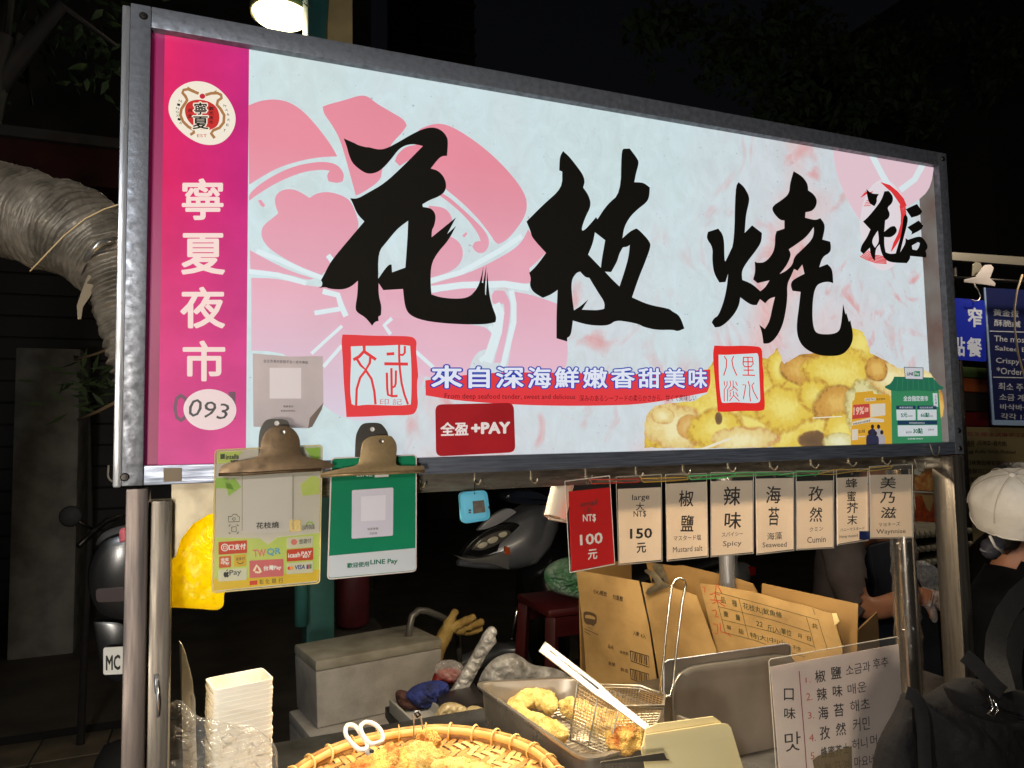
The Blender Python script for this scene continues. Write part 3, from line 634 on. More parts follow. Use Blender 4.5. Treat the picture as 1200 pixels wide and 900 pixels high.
# --- food photo print along the lower right
ZF = (740, 380, 3.243)
def food_print_material():
    """printed photograph of fried squid: overlapping rounded lumps, lit tops, browned rims, crumb speckle"""
    m = bpy.data.materials.new('food_photo'); m.use_nodes = True
    n = m.node_tree; b = n.nodes['Principled BSDF']; L = n.links.new
    tc = n.nodes.new('ShaderNodeTexCoord')
    def noise_(sc, det, dist=0.0):
        q = n.nodes.new('ShaderNodeTexNoise'); q.inputs['Scale'].default_value = sc; q.inputs['Detail'].default_value = det; q.inputs['Distortion'].default_value = dist
        L(tc.outputs['Object'], q.inputs['Vector']); return q
    n1 = noise_(16, 9, .4); n2 = noise_(120, 4)
    wob = n.nodes.new('ShaderNodeMath'); wob.operation = 'MULTIPLY_ADD'; L(n1.outputs['Fac'], wob.inputs[0]); wob.inputs[1].default_value = .9; wob.inputs[2].default_value = -.45
    cur = None
    Y_ = ((246, 230, 128), (234, 204, 84), (196, 142, 58)); P_ = ((248, 238, 186), (236, 212, 142), (208, 150, 88)); G_ = ((232, 190, 104), (212, 158, 76), (150, 100, 50)); Cc = ((240, 238, 200), (226, 218, 158), (176, 152, 84)); K_ = ((96, 72, 60), (112, 82, 62), (150, 108, 70)); Or = ((232, 196, 126), (222, 172, 100), (196, 134, 70))
    for cx, cy, rx, ry, cs in ((480, 350, 600, 260, Y_), (160, 388, 135, 95, P_), (218, 388, 48, 46, Or), (120, 350, 45, 36, P_), (330, 400, 110, 90, Y_), (430, 440, 130, 60, P_), (480, 260, 110, 110, Y_), (560, 165, 48, 85, Y_), (650, 175, 85, 68, G_), (590, 320, 120, 95, Y_), (330, 358, 15, 26, K_),
                               (868, 75, 62, 90, Y_), (790, 190, 140, 105, Y_), (700, 270, 80, 70, Y_), (780, 300, 100, 80, G_), (985, 205, 90, 72, P_), (930, 170, 45, 50, G_), (1120, 215, 60, 60, P_), (1165, 320, 30, 66, G_), (680, 440, 62, 42, K_), (800, 400, 70, 80, Y_), (890, 330, 92, 120, Cc), (790, 445, 60, 36, Cc), (1165, 430, 30, 50, Cc)):
        c = PL.px(ZF[0] + cx / ZF[2], ZF[1] + cy / ZF[2]); e = PL.px(ZF[0] + (cx + rx) / ZF[2], ZF[1] + cy / ZF[2]); g = PL.px(ZF[0] + cx / ZF[2], ZF[1] + (cy + ry) / ZF[2])
        mp = n.nodes.new('ShaderNodeMapping'); mp.vector_type = 'POINT'
        sx, sz = 1 / max(abs(e.x - c.x), 1e-4), 1 / max(abs(g.z - c.z), 1e-4)
        mp.inputs['Location'].default_value = (-c.x * sx, 0, -(c.z - SZ) * sz); mp.inputs['Scale'].default_value = (sx, 0, sz)
        L(tc.outputs['Object'], mp.inputs[0])
        ln = n.nodes.new('ShaderNodeVectorMath'); ln.operation = 'LENGTH'; L(mp.outputs[0], ln.inputs[0])
        d = n.nodes.new('ShaderNodeMath'); d.operation = 'ADD'; L(ln.outputs['Value'], d.inputs[0]); L(wob.outputs[0], d.inputs[1])
        r = n.nodes.new('ShaderNodeValToRGB'); r.color_ramp.interpolation = 'EASE'; el = r.color_ramp.elements
        d2 = n.nodes.new('ShaderNodeMath'); d2.operation = 'MULTIPLY_ADD'; L(n2.outputs['Fac'], d2.inputs[0]); d2.inputs[1].default_value = .7; sub = n.nodes.new('ShaderNodeMath'); sub.operation = 'ADD'; L(d.outputs[0], sub.inputs[0]); sub.inputs[1].default_value = -.35; L(sub.outputs[0], d2.inputs[2])
        L(d2.outputs[0], r.inputs[0])
        el[0].position = .15; el[0].color = lin(cs[0]); el[1].position = 1.0; el[1].color = lin(cs[2]); k = el.new(.68); k.color = lin(cs[1])
        if cur is None: cur = r.outputs[0]; continue
        mr = n.nodes.new('ShaderNodeMapRange'); mr.interpolation_type = 'SMOOTHSTEP'; L(d.outputs[0], mr.inputs[0]); mr.inputs['From Min'].default_value = .84; mr.inputs['From Max'].default_value = 1.02; mr.inputs['To Min'].default_value = 1; mr.inputs['To Max'].default_value = 0
        mx = n.nodes.new('ShaderNodeMix'); mx.data_type = 'RGBA'; L(mr.outputs[0], mx.inputs[0]); L(cur, mx.inputs[6]); L(r.outputs[0], mx.inputs[7]); cur = mx.outputs[2]
    L(cur, b.inputs['Emission Color']); b.inputs['Emission Strength'].default_value = EM * .92
    b.inputs['Base Color'].default_value = (.1, .08, .03, 1); b.inputs['Roughness'].default_value = .2; b.inputs['Specular IOR Level'].default_value = .25
    return m
food = shape('food_photo_print', [ragged([(50, 470), (48, 395), (60, 340), (90, 310), (150, 300), (240, 290), (290, 260), (280, 190), (310, 140), (330, 150), (420, 120), (520, 130), (555, 90), (580, 150), (640, 115), (700, 110), (800, 60), (840, 15), (880, 30), (910, 110), (960, 135), (1010, 165), (1100, 165), (1140, 190), (1185, 270), (1188, 340), (1160, 380), (1165, 440), (1165, 455), (850, 462), (400, 470)], 5, 9, 1)], PL, .0008, food_print_material(), sign, z=ZF)
ribbon('print_scratch', [([(270, 474), (375, 435)], 9), ([(690, 356), (800, 350)], 4)], PL, .0018, lit('scratch', (230, 224, 200)), food, z=ZF)
# --- slogan banner
bn = shape('slogan_banner', [[(66, 525), (200, 505), (350, 492), (500, 490), (792, 495), (1000, 500), (1268, 478), (1270, 540), (1255, 575), (1000, 625), (792, 632), (600, 632), (400, 625), (200, 610), (68, 588)]], PL, .0013, lit('banner_red', (222, 62, 66)), sign, z=Z4)
SLO = '來自深海鮮嫩香甜美味'
us = [505, 545, 580, 617, 649, 682, 715, 747, 777, 806, 832]
qs = []
for i, ch in enumerate(SLO):
    u0, u1 = us[i] + (1 if i else 0), us[i + 1] - 3
    t0 = 427 + (u0 - 505) * 0.0105 + (0.8 if i else 0); b0 = 455 + (u0 - 505) * 0.0
    qs.append((ch, (u0, t0 + 1, u1, b0)))
qs = [(c, (q[0] + (3 if c == '自' else 0), q[1], q[2] - (3 if c == '自' else 0), q[3])) for c, q in qs]
for c, q in qs:
    a = text([(c, q)], PL, .0016, lit('slogan_blue', (32, 60, 168)), bn, 'character', bold=.075, grow=.05)
    text([(c, q)], PL, .0020, lit('slogan_white', (222, 226, 240)), bn, 'character_face', bold=.025, grow=.0)
text([('From deep seafood tender, sweet and delicious', [(521, 461), (674, 462), (674, 469.5), (521, 469)]), ('深みのあるシーフードの柔らかさから、甘くて美味しい', [(679, 463), (816, 462.5), (816, 470), (679, 470.5)])], PL, .0017, lit('slogan_small', (96, 26, 34)), bn, 'lettering')
# --- seals
ZS = (390, 380, 7.5)
blocks('seal_ground', [[(120, 150), (715, 150), (720, 760), (130, 765)]], PL, .0012, lit('seal_pale', (206, 222, 226)), sign, z=ZS)
se = shape('seal_stamp', [[(85, 90), (180, 92), (330, 100), (500, 102), (690, 105), (725, 130), (738, 160), (730, 220), (745, 380), (752, 460), (740, 500), (742, 620), (750, 700), (735, 760), (700, 800), (500, 800), (300, 812), (120, 815), (112, 700), (95, 500), (88, 300), (75, 150)],
                          [(158, 195), (250, 190), (400, 190), (500, 185), (600, 180), (680, 190), (690, 350), (692, 500), (690, 640), (685, 705), (600, 715), (450, 712), (300, 705), (200, 718), (165, 700), (152, 600), (155, 450), (162, 300)]], PL, .0014, lit('seal_red', (222, 66, 68)), sign, z=ZS)
ribbon('seal_strokes', [([(275, 190), (277, 235), (230, 285), (185, 310)], 27), ([(277, 240), (320, 270), (375, 308)], 27), ([(215, 310), (245, 360), (290, 400), (325, 340), (330, 290)], 22), ([(290, 405), (240, 470), (210, 570), (205, 715)], 21), ([(290, 405), (340, 480), (365, 590), (375, 700)], 21),
                        ([(478, 262), (535, 258)], 26), ([(458, 347), (655, 350)], 27), ([(583, 185), (583, 280), (590, 400), (605, 520), (630, 620), (660, 700)], 19), ([(633, 195), (633, 250), (615, 270), (595, 268)], 19), ([(475, 430), (478, 560), (485, 620), (520, 632), (565, 630)], 20), ([(515, 390), (518, 620)], 20), ([(555, 410), (553, 520), (545, 545), (525, 555)], 19)], PL, .0017, lit('seal_red', (222, 66, 68)), se, z=ZS)
text([('印', (412, 655, 492, 708)), ('記', (525, 655, 608, 708))], PL, .0017, lit('seal_thin', (206, 110, 116)), se, 'lettering', z=ZS)
ZS2 = (820, 390, 8.18)
blocks('seal_ground', [[(150, 160), (585, 160), (600, 715), (175, 720)]], PL, .0019, lit('seal_pale', (206, 222, 226)), sign, z=ZS2)
se = shape('seal_stamp', [[(140, 122), (280, 128), (400, 122), (560, 130), (585, 145), (600, 175), (600, 300), (615, 400), (612, 480), (618, 600), (625, 690), (618, 735), (590, 750), (400, 748), (240, 760), (172, 755), (160, 600), (140, 400), (125, 200)],
                          [(180, 210), (260, 212), (360, 205), (480, 200), (550, 195), (565, 215), (570, 400), (580, 600), (580, 655), (555, 675), (440, 672), (330, 665), (225, 675), (205, 660), (188, 500), (182, 350)]], PL, .0021, lit('seal_red2', (222, 48, 44)), sign, z=ZS2)
MB_c = ribbon('seal_strokes', [([(235, 225), (258, 260), (255, 330), (230, 408)], 10), ([(325, 225), (308, 262), (320, 330), (355, 408)], 10),
                        ([(420, 235), (505, 235), (512, 300), (490, 325), (430, 325), (415, 300), (420, 235)], 10), ([(462, 235), (466, 405)], 10), ([(415, 278), (512, 278)], 10), ([(422, 358), (515, 358)], 10), ([(412, 405), (528, 408)], 10),
                        ([(235, 465), (240, 505)], 8), ([(262, 465), (262, 500), (235, 545), (235, 655)], 8), ([(292, 460), (298, 500), (275, 540)], 8), ([(268, 540), (265, 655)], 8), ([(320, 460), (320, 540), (285, 560)], 8), ([(345, 470), (360, 505)], 8), ([(320, 510), (365, 555)], 8), ([(322, 560), (325, 600), (285, 655)], 8), ([(325, 600), (380, 655)], 8), ([(345, 570), (368, 610)], 8), ([(295, 570), (290, 610)], 8),
                        ([(465, 465), (480, 520), (478, 600), (488, 655)], 9), ([(412, 498), (440, 500), (432, 560), (418, 635)], 9), ([(520, 480), (500, 505), (515, 560), (555, 635)], 9)], PL, .0023, lit('seal_red2', (222, 48, 44)), se, z=ZS2)
# --- stickers on the face (each its own lamina)
grey_sheet = mat('clear_grey_sheet', (190, 176, 176), .3, 0, emit=.26, col2=(168, 158, 160), scale=10, coat=.3)
nt_ = shape('notice_sheet', [[(296, 414), (341, 418), (378, 417), (379, 472), (377, 480), (366, 500), (361, 502), (297, 500)]], PL, .0024, grey_sheet, sign, soft=False)
text([('台北市食材登錄平台－夜市專區', [(309, 421), (361, 423), (361, 426.5), (309, 425)]), ('蒐集更多', (332, 475, 344, 477.5)), ('營業商家資訊', (329, 480.5, 346, 482.5))], PL, .0029, mat('dark_grey_ink', (70, 68, 70), .5), nt_, 'lettering')
shape('peeled_corner', [[(377, 480), (366, 500), (361, 502), (363, 490), (370, 482), (379, 472)]], PL, .0032, mat('curled_back', (120, 104, 96), .5), nt_, soft=False)
blocks('blank_code_square', [(316, 431, 353, 467)], PL, .0027, mat('pale_square', (206, 196, 198), .4, 0, emit=.3), nt_)
def rrect(q, r, n=5):
    """rounded rectangle from 4 pixel corners"""
    out = []
    for i in range(4):
        p, a, b = Vector(q[i]), Vector(q[i - 1]), Vector(q[(i + 1) % 4])
        A = p + (a - p).normalized() * r; B = p + (b - p).normalized() * r
        for k in range(n + 1):
            t = k / n; out.append(tuple(A * (1 - t) ** 2 + p * 2 * t * (1 - t) + B * t * t))
    return out
def rbox(name, q, r, pl, off, m, parent, z=None):
    if len(q) == 4 and not hasattr(q[0], '__len__'):
        u0, v0, u1, v1 = q; q = [(u0, v0), (u1, v0), (u1, v1), (u0, v1)]
    return shape(name, [rrect(q, r)], pl, off, m, parent, soft=False, z=z)
ps = rbox('payment_sticker', [(510, 474), (602, 472), (604, 530), (511, 535)], 8, PL, .0024, mat('dark_red_sticker', (150, 30, 36), .3, 0, emit=.5, col2=(138, 26, 32), scale=12, coat=.3), sign)
text([('全盈', [(516, 495), (549, 494), (549, 510), (516, 511)])], PL, .0028, mat('sticker_white', (214, 206, 206), .5, emit=.45), ps, 'lettering', bold=.03)
text([('+PAY', [(552, 495), (598, 494), (598, 508), (552, 509)])], PL, .0028, mat('sticker_white', (214, 206, 206), .5, emit=.45), ps, 'lettering', bold=.05)
# yellow promotional sticker
ZP = (980, 420, 7.5)
def stk(name, c, e=.5): return mat(name, c, .4, 0, emit=e)
yp = shape('yellow_sticker', [[(128, 765), (140, 380), (160, 360), (165, 300), (322, 285), (330, 312), (465, 320), (490, 430), (500, 760)]], PL, .0022, stk('promo_yellow', (216, 164, 52)), sign, soft=False, z=ZP)
blocks('red_panel', [[(150, 408), (290, 398), (296, 518), (140, 535)]], PL, .0026, stk('promo_red', (190, 70, 66)), yp, z=ZP)
text([('19%', [(152, 430), (245, 422), (245, 490), (150, 500)]), ('回饋', [(250, 432), (282, 430), (282, 470), (250, 472)])], PL, .003, stk('promo_pale', (226, 190, 170)), yp, 'lettering', bold=.03, z=ZP)
blocks('white_panel', [[(300, 402), (430, 395), (432, 500), (302, 515)], [(140, 560), (300, 520), (420, 535), (420, 560), (300, 560), (138, 590)], [(250, 350), (345, 345), (345, 372), (250, 377)], [(140, 625), (190, 620), (190, 715), (140, 720)], [(195, 685), (255, 680), (255, 688), (195, 693)]], PL, .0026, stk('promo_white', (214, 206, 190)), yp, z=ZP)
text([('LINE PAY', [(255, 354), (340, 350), (340, 368), (255, 372)]), ('單筆滿額活動優惠', [(145, 570), (300, 536), (300, 556), (145, 588)]), ('指定夜市', [(352, 350), (430, 345), (430, 366), (352, 370)]), ('每人限量', [(195, 628), (252, 624), (252, 652), (195, 658)])], PL, .003, stk('promo_dark', (48, 48, 60), .1), yp, 'lettering', z=ZP)
for i, (cx, cy) in enumerate(((318, 600), (372, 600), (292, 650), (400, 650), (345, 660))):      # group of people printed on the sticker, plain figures
    shape('printed_figure', [[(cx - 28, 758), (cx - 30, cy + 60), (cx - 24, cy + 28), (cx - 10, cy + 18), (cx + 10, cy + 18), (cx + 26, cy + 28), (cx + 30, cy + 60), (cx + 28, 758)]], PL, .0028 + i * .00012, stk('figure_cloth_%d' % (i % 2), ((56, 56, 84), (190, 184, 190))[i % 2], .3), yp, z=ZP)
    shape('printed_figure', [ell(cx, cy, 14, 20)], PL, .0029 + i * .00012, stk('figure_hair', (60, 48, 60), .2), yp, z=ZP, soft=False)
# green stall-shaped sticker
gs = shape('green_sticker', [[(490, 758), (482, 280), (900, 275), (935, 750)]], PL, .0024, stk('promo_green', (56, 134, 92)), sign, soft=False, z=ZP)
shape('sticker_roof', [[(430, 260), (428, 245), (470, 225), (495, 195), (510, 160), (850, 168), (880, 205), (905, 235), (943, 252), (938, 268), (900, 278), (860, 290), (700, 280), (560, 288), (480, 282)]], PL, .0028, stk('promo_green_dark', (40, 110, 84)), gs, soft=False, z=ZP)
ribbon('roof_ribs', [([(540 + i * 45, 172), (532 + i * 48, 275)], 5) for i in range(8)], PL, .003, stk('promo_green', (56, 134, 92)), gs, z=ZP)
blocks('sign_tag', [[(594, 74), (766, 80), (766, 188), (606, 184)]], PL, .0031, stk('promo_edge', (70, 90, 100), .3), gs, z=ZP)
blocks('sign_tag', [[(600, 80), (760, 85), (760, 182), (610, 178)]], PL, .0033, stk('promo_tag', (206, 208, 216)), gs, z=ZP)
blocks('tag_mark', [(686, 112, 736, 158)], PL, .0035, stk('promo_green', (56, 134, 92)), gs, z=ZP)
text([('LINE', (622, 122, 680, 150))], PL, .0035, stk('promo_dark', (48, 48, 60), .1), gs, bold=.03, z=ZP)
text([('Pay', (692, 122, 730, 152)), ('全台指定夜市', (590, 328, 808, 376)), ('LINE PAY', (630, 700, 765, 712))], PL, .0037, stk('promo_tag', (206, 208, 216)), gs, bold=.03, z=ZP)
blocks('navy_bar', [[(527, 415), (697, 415), (697, 448), (528, 448)], [(712, 415), (880, 415), (882, 446), (713, 448)], [(538, 548), (886, 546), (887, 580), (539, 584)]], PL, .0031, stk('promo_navy', (34, 62, 92), .4), gs, z=ZP)
blocks('white_panel', [[(528, 450), (697, 450), (698, 542), (532, 544)], [(714, 450), (882, 450), (884, 540), (715, 542)], [(540, 588), (888, 586), (890, 680), (543, 686)], [(848, 306), (888, 306), (895, 425), (858, 425)]], PL, .0031, stk('promo_panel', (206, 214, 218)), gs, z=ZP)
text([('5元', [(568, 478), (625, 478), (625, 518), (568, 518)]), ('66點', [(742, 476), (820, 476), (820, 518), (742, 518)]), ('30點', [(675, 612), (760, 612), (760, 662), (675, 662)])], PL, .0034, stk('promo_teal', (50, 110, 90), .4), gs, bold=.03, z=ZP)
text([('現折優惠', (630, 500, 670, 514)), ('加碼送', (824, 500, 852, 514)), ('最高可得', (612, 640, 662, 660)), ('優惠加碼', (808, 618, 858, 634)), ('大', (866, 322, 882, 345)), ('吃', (866, 350, 882, 375)), ('補', (868, 380, 884, 402))], PL, .0034, stk('promo_plum', (70, 50, 90), .2), gs, z=ZP)
text([('單筆消費滿百', (555, 424, 675, 440)), ('指定店家加碼', (732, 424, 850, 440)), ('單筆滿額加碼再送', (640, 560, 778, 574))], PL, .0034, stk('promo_panel', (206, 214, 218)), gs, z=ZP)
# ================================================================== STALL FRAME
stall = root('food_stall', 'stainless steel stall frame of posts, hook rail and counter carrying the lit sign', 'stall', (0, 0.03, 0))
post_dark = mat('worn_dark_post', (112, 100, 92), .4, .8, col2=(66, 60, 58), scale=4, stretch=(20, 20, 1.2), rvar=.12, bump=.04, detail=8)
post_warm = mat('scuffed_post', (142, 133, 120), .36, .8, col2=(92, 84, 76), scale=4, stretch=(26, 26, 1.6), rvar=.12, bump=.05, detail=8)
ZB = SZ - 0.003
xa, xb = at(145, 700, 0).x, at(172, 700, 0).x
xc = at(200, 700, .018).x
CZ = 0.90
MB().bb(xa, xb, 0.0, 0.036, 0.0, ZB - .001).build('post', post_dark, stall, bevel=.002)
MB().bb(xb - .008, xc, 0.012, 0.05, 0.0, SZ - .022).build('post', post_warm, stall, bevel=.003)
# latch slot on the inner post
lt = MB().tube([at(183, 790, .012), at(183, 803, .008), at(184, 812, .012)], .0028, 8).tube([at(184, 806, .007), at(185, 822, .006), at(185, 840, .009)], .0018, 6)
lt.build('latch', steel, stall, smooth=True)
xr0, xr1 = SX - .034, SX - .001
MB().bb(xr0, xr1, 0.002, 0.052, 0.0, ZB - .001).build('post', post_warm, stall, bevel=.002)
xs_ = at(1062, 700, .085).x
rp = MB().lathe([(.0232, 0), (.0232, SZ - .02)], (xs_, .085, 0), 28).build('round_post', mat('polished_tube', (205, 195, 180), .16, 1.0, col2=(150, 140, 128), scale=3, stretch=(1, 1, .6), rvar=.08), stall, smooth=True)
fm = MB()
prof = []
for i in range(46):
    z = .88 + i * .0135
    prof.append((.0262 + .0016 * math.sin(i * 1.9) + random.uniform(-.001, .0016), z))
fm.lathe(prof, (xs_, .085, 0), 22)
for i in range(len(fm.v)):
    x, y, z = fm.v[i]; fm.v[i] = (x + random.uniform(-.0012, .0012), y + random.uniform(-.0012, .0012), z)
fm.build('plastic_wrap', film('wrap_film', a=.02, rough=.1, bump=.35, bscale=45), rp, smooth=True)
# hook rail: flat bar with a folded lip
zr = at(500, 577, .03).z
x0r = at(382, 560, .03).x
rail = MB().bb(.066, xr0 - .002, .030, .033, zr, SZ - .001).bb(.066, xr0 - .002, .0335, .052, zr, zr + .003).build('hook_rail', mat('rail_steel', (176, 168, 152), .34, .85, col2=(112, 104, 94), scale=6, stretch=(3, 20, 20), rvar=.1), stall, bevel=.0006)
gp = [at(u, v, .028) for u, v in ((201, 556), (262, 553), (262, 600), (244, 603), (226, 614), (212, 632), (206, 652), (201, 656))]
MB().slab(gp, (0, 1, 0), .002).build('gusset_plate', mat('gusset_steel', (188, 176, 150), .45, .6, col2=(150, 136, 112), scale=20, bump=.05), stall)
def hook(u, v, r=.006, Y=.026, big=False, par=stall, flip=1):
    p = at(u, v, Y); m = MB()
    if big:
        pts = [p + Vector((flip * r * (1 - math.cos(a)) - 0, -.004, -r * math.sin(a) * 1.1)) for a in [math.pi * i / 8 for i in range(9)]]
        pts = [p + Vector((0, 0, .012))] + pts + [pts[-1] + Vector((0, 0, .006))]
        m.tube(pts, .0013, 6)
    else:
        m.bb(p.x - .0015, p.x + .0015, p.y - .001, p.y + .002, p.z - .004, p.z + .011)
        pts = [p + Vector((0, 0, -.002)), p + Vector((.001, -.004, -.0075)), p + Vector((.003, -.009, -.0085)), p + Vector((.005, -.012, -.004)), p + Vector((.0055, -.0125, -.001))]
        m.tube(pts, .0016, 6)
    return m.build('hook', zinc, par, auto=50)
for u, v in ((492, 564), (557, 561), (623, 560), (687, 556), (746, 553), (801, 550), (854, 547), (903, 545), (951, 543), (995, 541), (1035, 539)):
    hook(u, v, Y=.029)
hook(1090, 527, r=.011, Y=-.004, big=True)
hook(1072, 545, r=.013, Y=.02, big=True)
hook(127, 556, r=.009, Y=.02, big=True)
hook(284, 540, r=.006, Y=-.004, big=True)
# counter: steel worktop
MB().bb(0.03, 1.9, .06, .62, CZ - .03, CZ).build('counter', mat('counter_steel', (140, 138, 134), .35, .8, col2=(90, 88, 84), scale=8, rvar=.1), stall, bevel=.004)
MB().bb(0.03, 1.9, .07, .60, .12, CZ - .031).build('counter_cabinet', mat('cabinet_steel', (110, 110, 110), .4, .8), stall)
# assumed fluorescent work lamp, unseen behind the sign, added to light the counter
tube_m = mat('lamp_tube', (255, 226, 170), .5, 0, emit=6.0)
wl = root('assumed_work_lamp', 'assumed long warm tube lamp, unseen behind the sign above the counter', 'lamp', (.82, .24, 1.60))
MB().bb(.09, 1.42, .21, .27, 1.632, 1.65).build('lamp_housing', mat('lamp_white', (220, 220, 215), .5), wl, bevel=.003)
MB().tube([(.12, .24, 1.615), (1.40, .24, 1.615)], .012, 10).build('tube', tube_m, wl, smooth=True)
lamp('assumed_work_lamp_light', (.76, .24, 1.60), 17, (1, .84, .62), 1.25, wl, 'AREA', rot=(0, 0, 0), size_y=.05)
# added fill lamps behind the viewer; shades keep light off the trees
for i, (x, y, z, p, c) in enumerate(((-.75, -1.75, 2.36, 60, (.84, .92, 1.0)), (-.30, -1.0, 1.95, 20, (1, .94, .86)), (-.62, -2.2, 1.40, 132, (1, .93, .83)))):
    al = root('fill_lamp', ('unseen white fill bulb added behind the viewer, left', 'unseen cream fill bulb added near the left end of the sign', 'unseen low fill bulb added behind the viewer to light the cards')[i], 'lamp', (x, y, z))
    MB().lathe([(0, -.06), (.022, -.05), (.032, -.025), (.03, 0), (.014, .03), (.013, .05)], (x, y, z), 16).build('bulb', mat('bulb_glow_%d' % i, (255, 245, 225), .4, 0, emit=8), al, smooth=True)
    MB().lathe([(.016, .05), (.017, .09), (0, .09)], (x, y, z), 12).build('socket', dark_metal, al, smooth=True)
    MB().lathe([(.018, .085), (.05, .08), (.20, .01), (.202, .008), (.05, .083), (.018, .088)], (x, y, z), 32).build('shade', mat('enamel_shade', (200, 200, 195), .4), al, smooth=True)
    MB().tube([(x, y, z + .09), (x, y, z + .8)], .003, 6).build('cord', dark_metal, al)
    lamp('fill_lamp_light', (x, y, z - .09), p, c, .07 if i < 2 else .16, al)

# ================================================================== HANGING PRICE CARDS
paper = mat('card_paper', (242, 230, 214), .6, 0, col2=(236, 220, 202), scale=6, translucent=.35)
red_paper = mat('red_paper', (208, 4, 8), .7, 0, col2=(196, 3, 6), scale=5, spec=.1)
sleeve = film('sleeve_film', (255, 252, 245), a=.02, rough=.1)
edge_m = mat('sleeve_edge', (206, 196, 178), .35, 0, alpha=.8)
ink = mat('card_ink', (34, 30, 28), .6)
ink_s = mat('card_ink_soft', (84, 76, 70), .6)
wht = mat('white_ink', (240, 236, 230), .6)
ZA = (530, 520, 3.636); ZQ = (820, 520, 3.75)
cards = [
  ('red', [(662, 564), (714.5, 557.5), (720.5, 661), (668, 671)], [(666.5, 576), (715, 571), (719.6, 660), (669.8, 669.6)], 'red card handwritten small, priced 100, first at the left of the row'),
  ('w', [(722, 559), (775, 556), (776, 657.5), (725, 662)], [(724, 573), (774.5, 571), (775, 656), (726, 660.5)], 'cream card handwritten large, priced 150, beside the red card'),
  ('w', [(780, 556), (828, 555), (830, 652.5), (781.6, 657.5)], [(780.8, 567), (828, 564.5), (829.2, 651), (782.4, 656)], 'cream flavour card reading Mustard salt, between the 150 card and Spicy'),
  ('w', [(833, 554), (883, 553), (883, 648.5), (833, 652.5)], [(833.8, 564), (882, 563), (882.2, 647), (834, 651.4)], 'cream flavour card reading Spicy, hanging on the rail'),
  ('w', [(885.3, 553), (930, 552.5), (930.3, 645), (886.7, 650)], [(886, 561), (929.3, 560), (929.6, 643.6), (887.4, 648.8)], 'cream flavour card reading Seaweed, hanging on the rail'),
  ('w', [(933, 552), (977, 551.5), (977, 642), (933, 644.5)], [(933.8, 564), (976, 563), (976.2, 640.8), (934, 643.4)], 'cream flavour card reading Cumin, hanging on the rail'),
  ('w', [(980, 550.7), (1017, 549), (1017.5, 633), (981, 638.7)], [(980.8, 560), (1016.4, 558.5), (1016.8, 631.6), (981.8, 637.4)], 'narrow honey mustard card with a dark blue square at its corner'),
  ('w', [(1018.7, 546.7), (1069, 544), (1070, 630), (1020, 631)], [(1019.5, 556.5), (1068.2, 556), (1069, 629), (1020.6, 630)], 'cream card reading Waynnise, last at the right of the row'),
]
texts = [
  ([('NT$', [(556, 302), (612, 298), (612, 334), (557, 336)]), ('100', [(543, 388), (640, 376), (641, 424), (545, 434)]), ('元', [(578, 452), (618, 447), (618, 490), (578, 495)])], [('small', [(545, 248), (618, 236), (618, 260), (546, 270)]), ('小', [(562, 270), (598, 266), (598, 292), (562, 296)])], ZA),
  ([('150', [(757, 362), (852, 358), (852, 402), (757, 406)]), ('元', [(784, 424), (826, 420), (826, 464), (786, 467)])], [('large', [(766, 218), (840, 212), (840, 245), (766, 248)]), ('大', [(782, 250), (818, 250), (818, 285), (782, 285)]), ('NT$', [(772, 286), (826, 284), (826, 314), (773, 316)])], ZA),
  ([('椒', (965, 198, 1028, 268)), ('鹽', (972, 304, 1030, 374))], [('マスタード塩', [(943, 392), (1060, 386), (1060, 410), (943, 414)]), ('Mustard salt', [(940, 440), (1066, 432), (1066, 456), (940, 464)])], ZA),
  ([('辣', (105, 188, 178, 272)), ('味', (108, 300, 182, 374))], [('スパイシー', [(97, 390), (190, 385), (190, 404), (97, 410)]), ('Spicy', [(102, 428), (184, 425), (184, 452), (102, 458)])], ZQ),
  ([('海', (292, 186, 356, 262)), ('苔', (302, 278, 350, 360))], [('海藻', [(296, 392), (362, 386), (362, 420), (296, 424)]), ('Seaweed', [(276, 434), (382, 430), (382, 453), (276, 456)])], ZQ),
  ([('孜', (478, 186, 542, 252)), ('然', (482, 278, 538, 344))], [('クミン', [(482, 368), (542, 362), (542, 382), (482, 388)]), ('Cumin', [(472, 410), (554, 405), (554, 432), (472, 437)])], ZQ),
  ([('蜂', (640, 152, 694, 194)), ('蜜', (648, 208, 686, 254)), ('芥', (646, 258, 696, 306)), ('末', (648, 312, 692, 356))], [('ハニーマスタード', [(618, 372), (724, 364), (724, 378), (618, 386)]), ('Honey mustard', [(614, 402), (694, 396), (694, 412), (614, 420)])], ZQ),
  ([('美', (792, 146, 862, 196)), ('乃', (792, 212, 858, 262)), ('滋', (796, 278, 864, 328))], [('マヨネーズ', [(786, 348), (880, 342), (880, 360), (786, 364)]), ('Waynnise', [(776, 376), (905, 374), (905, 398), (776, 402)])], ZQ),
]
CARDP = Plane((0, -.006, 1.4), (0, -1, 0))
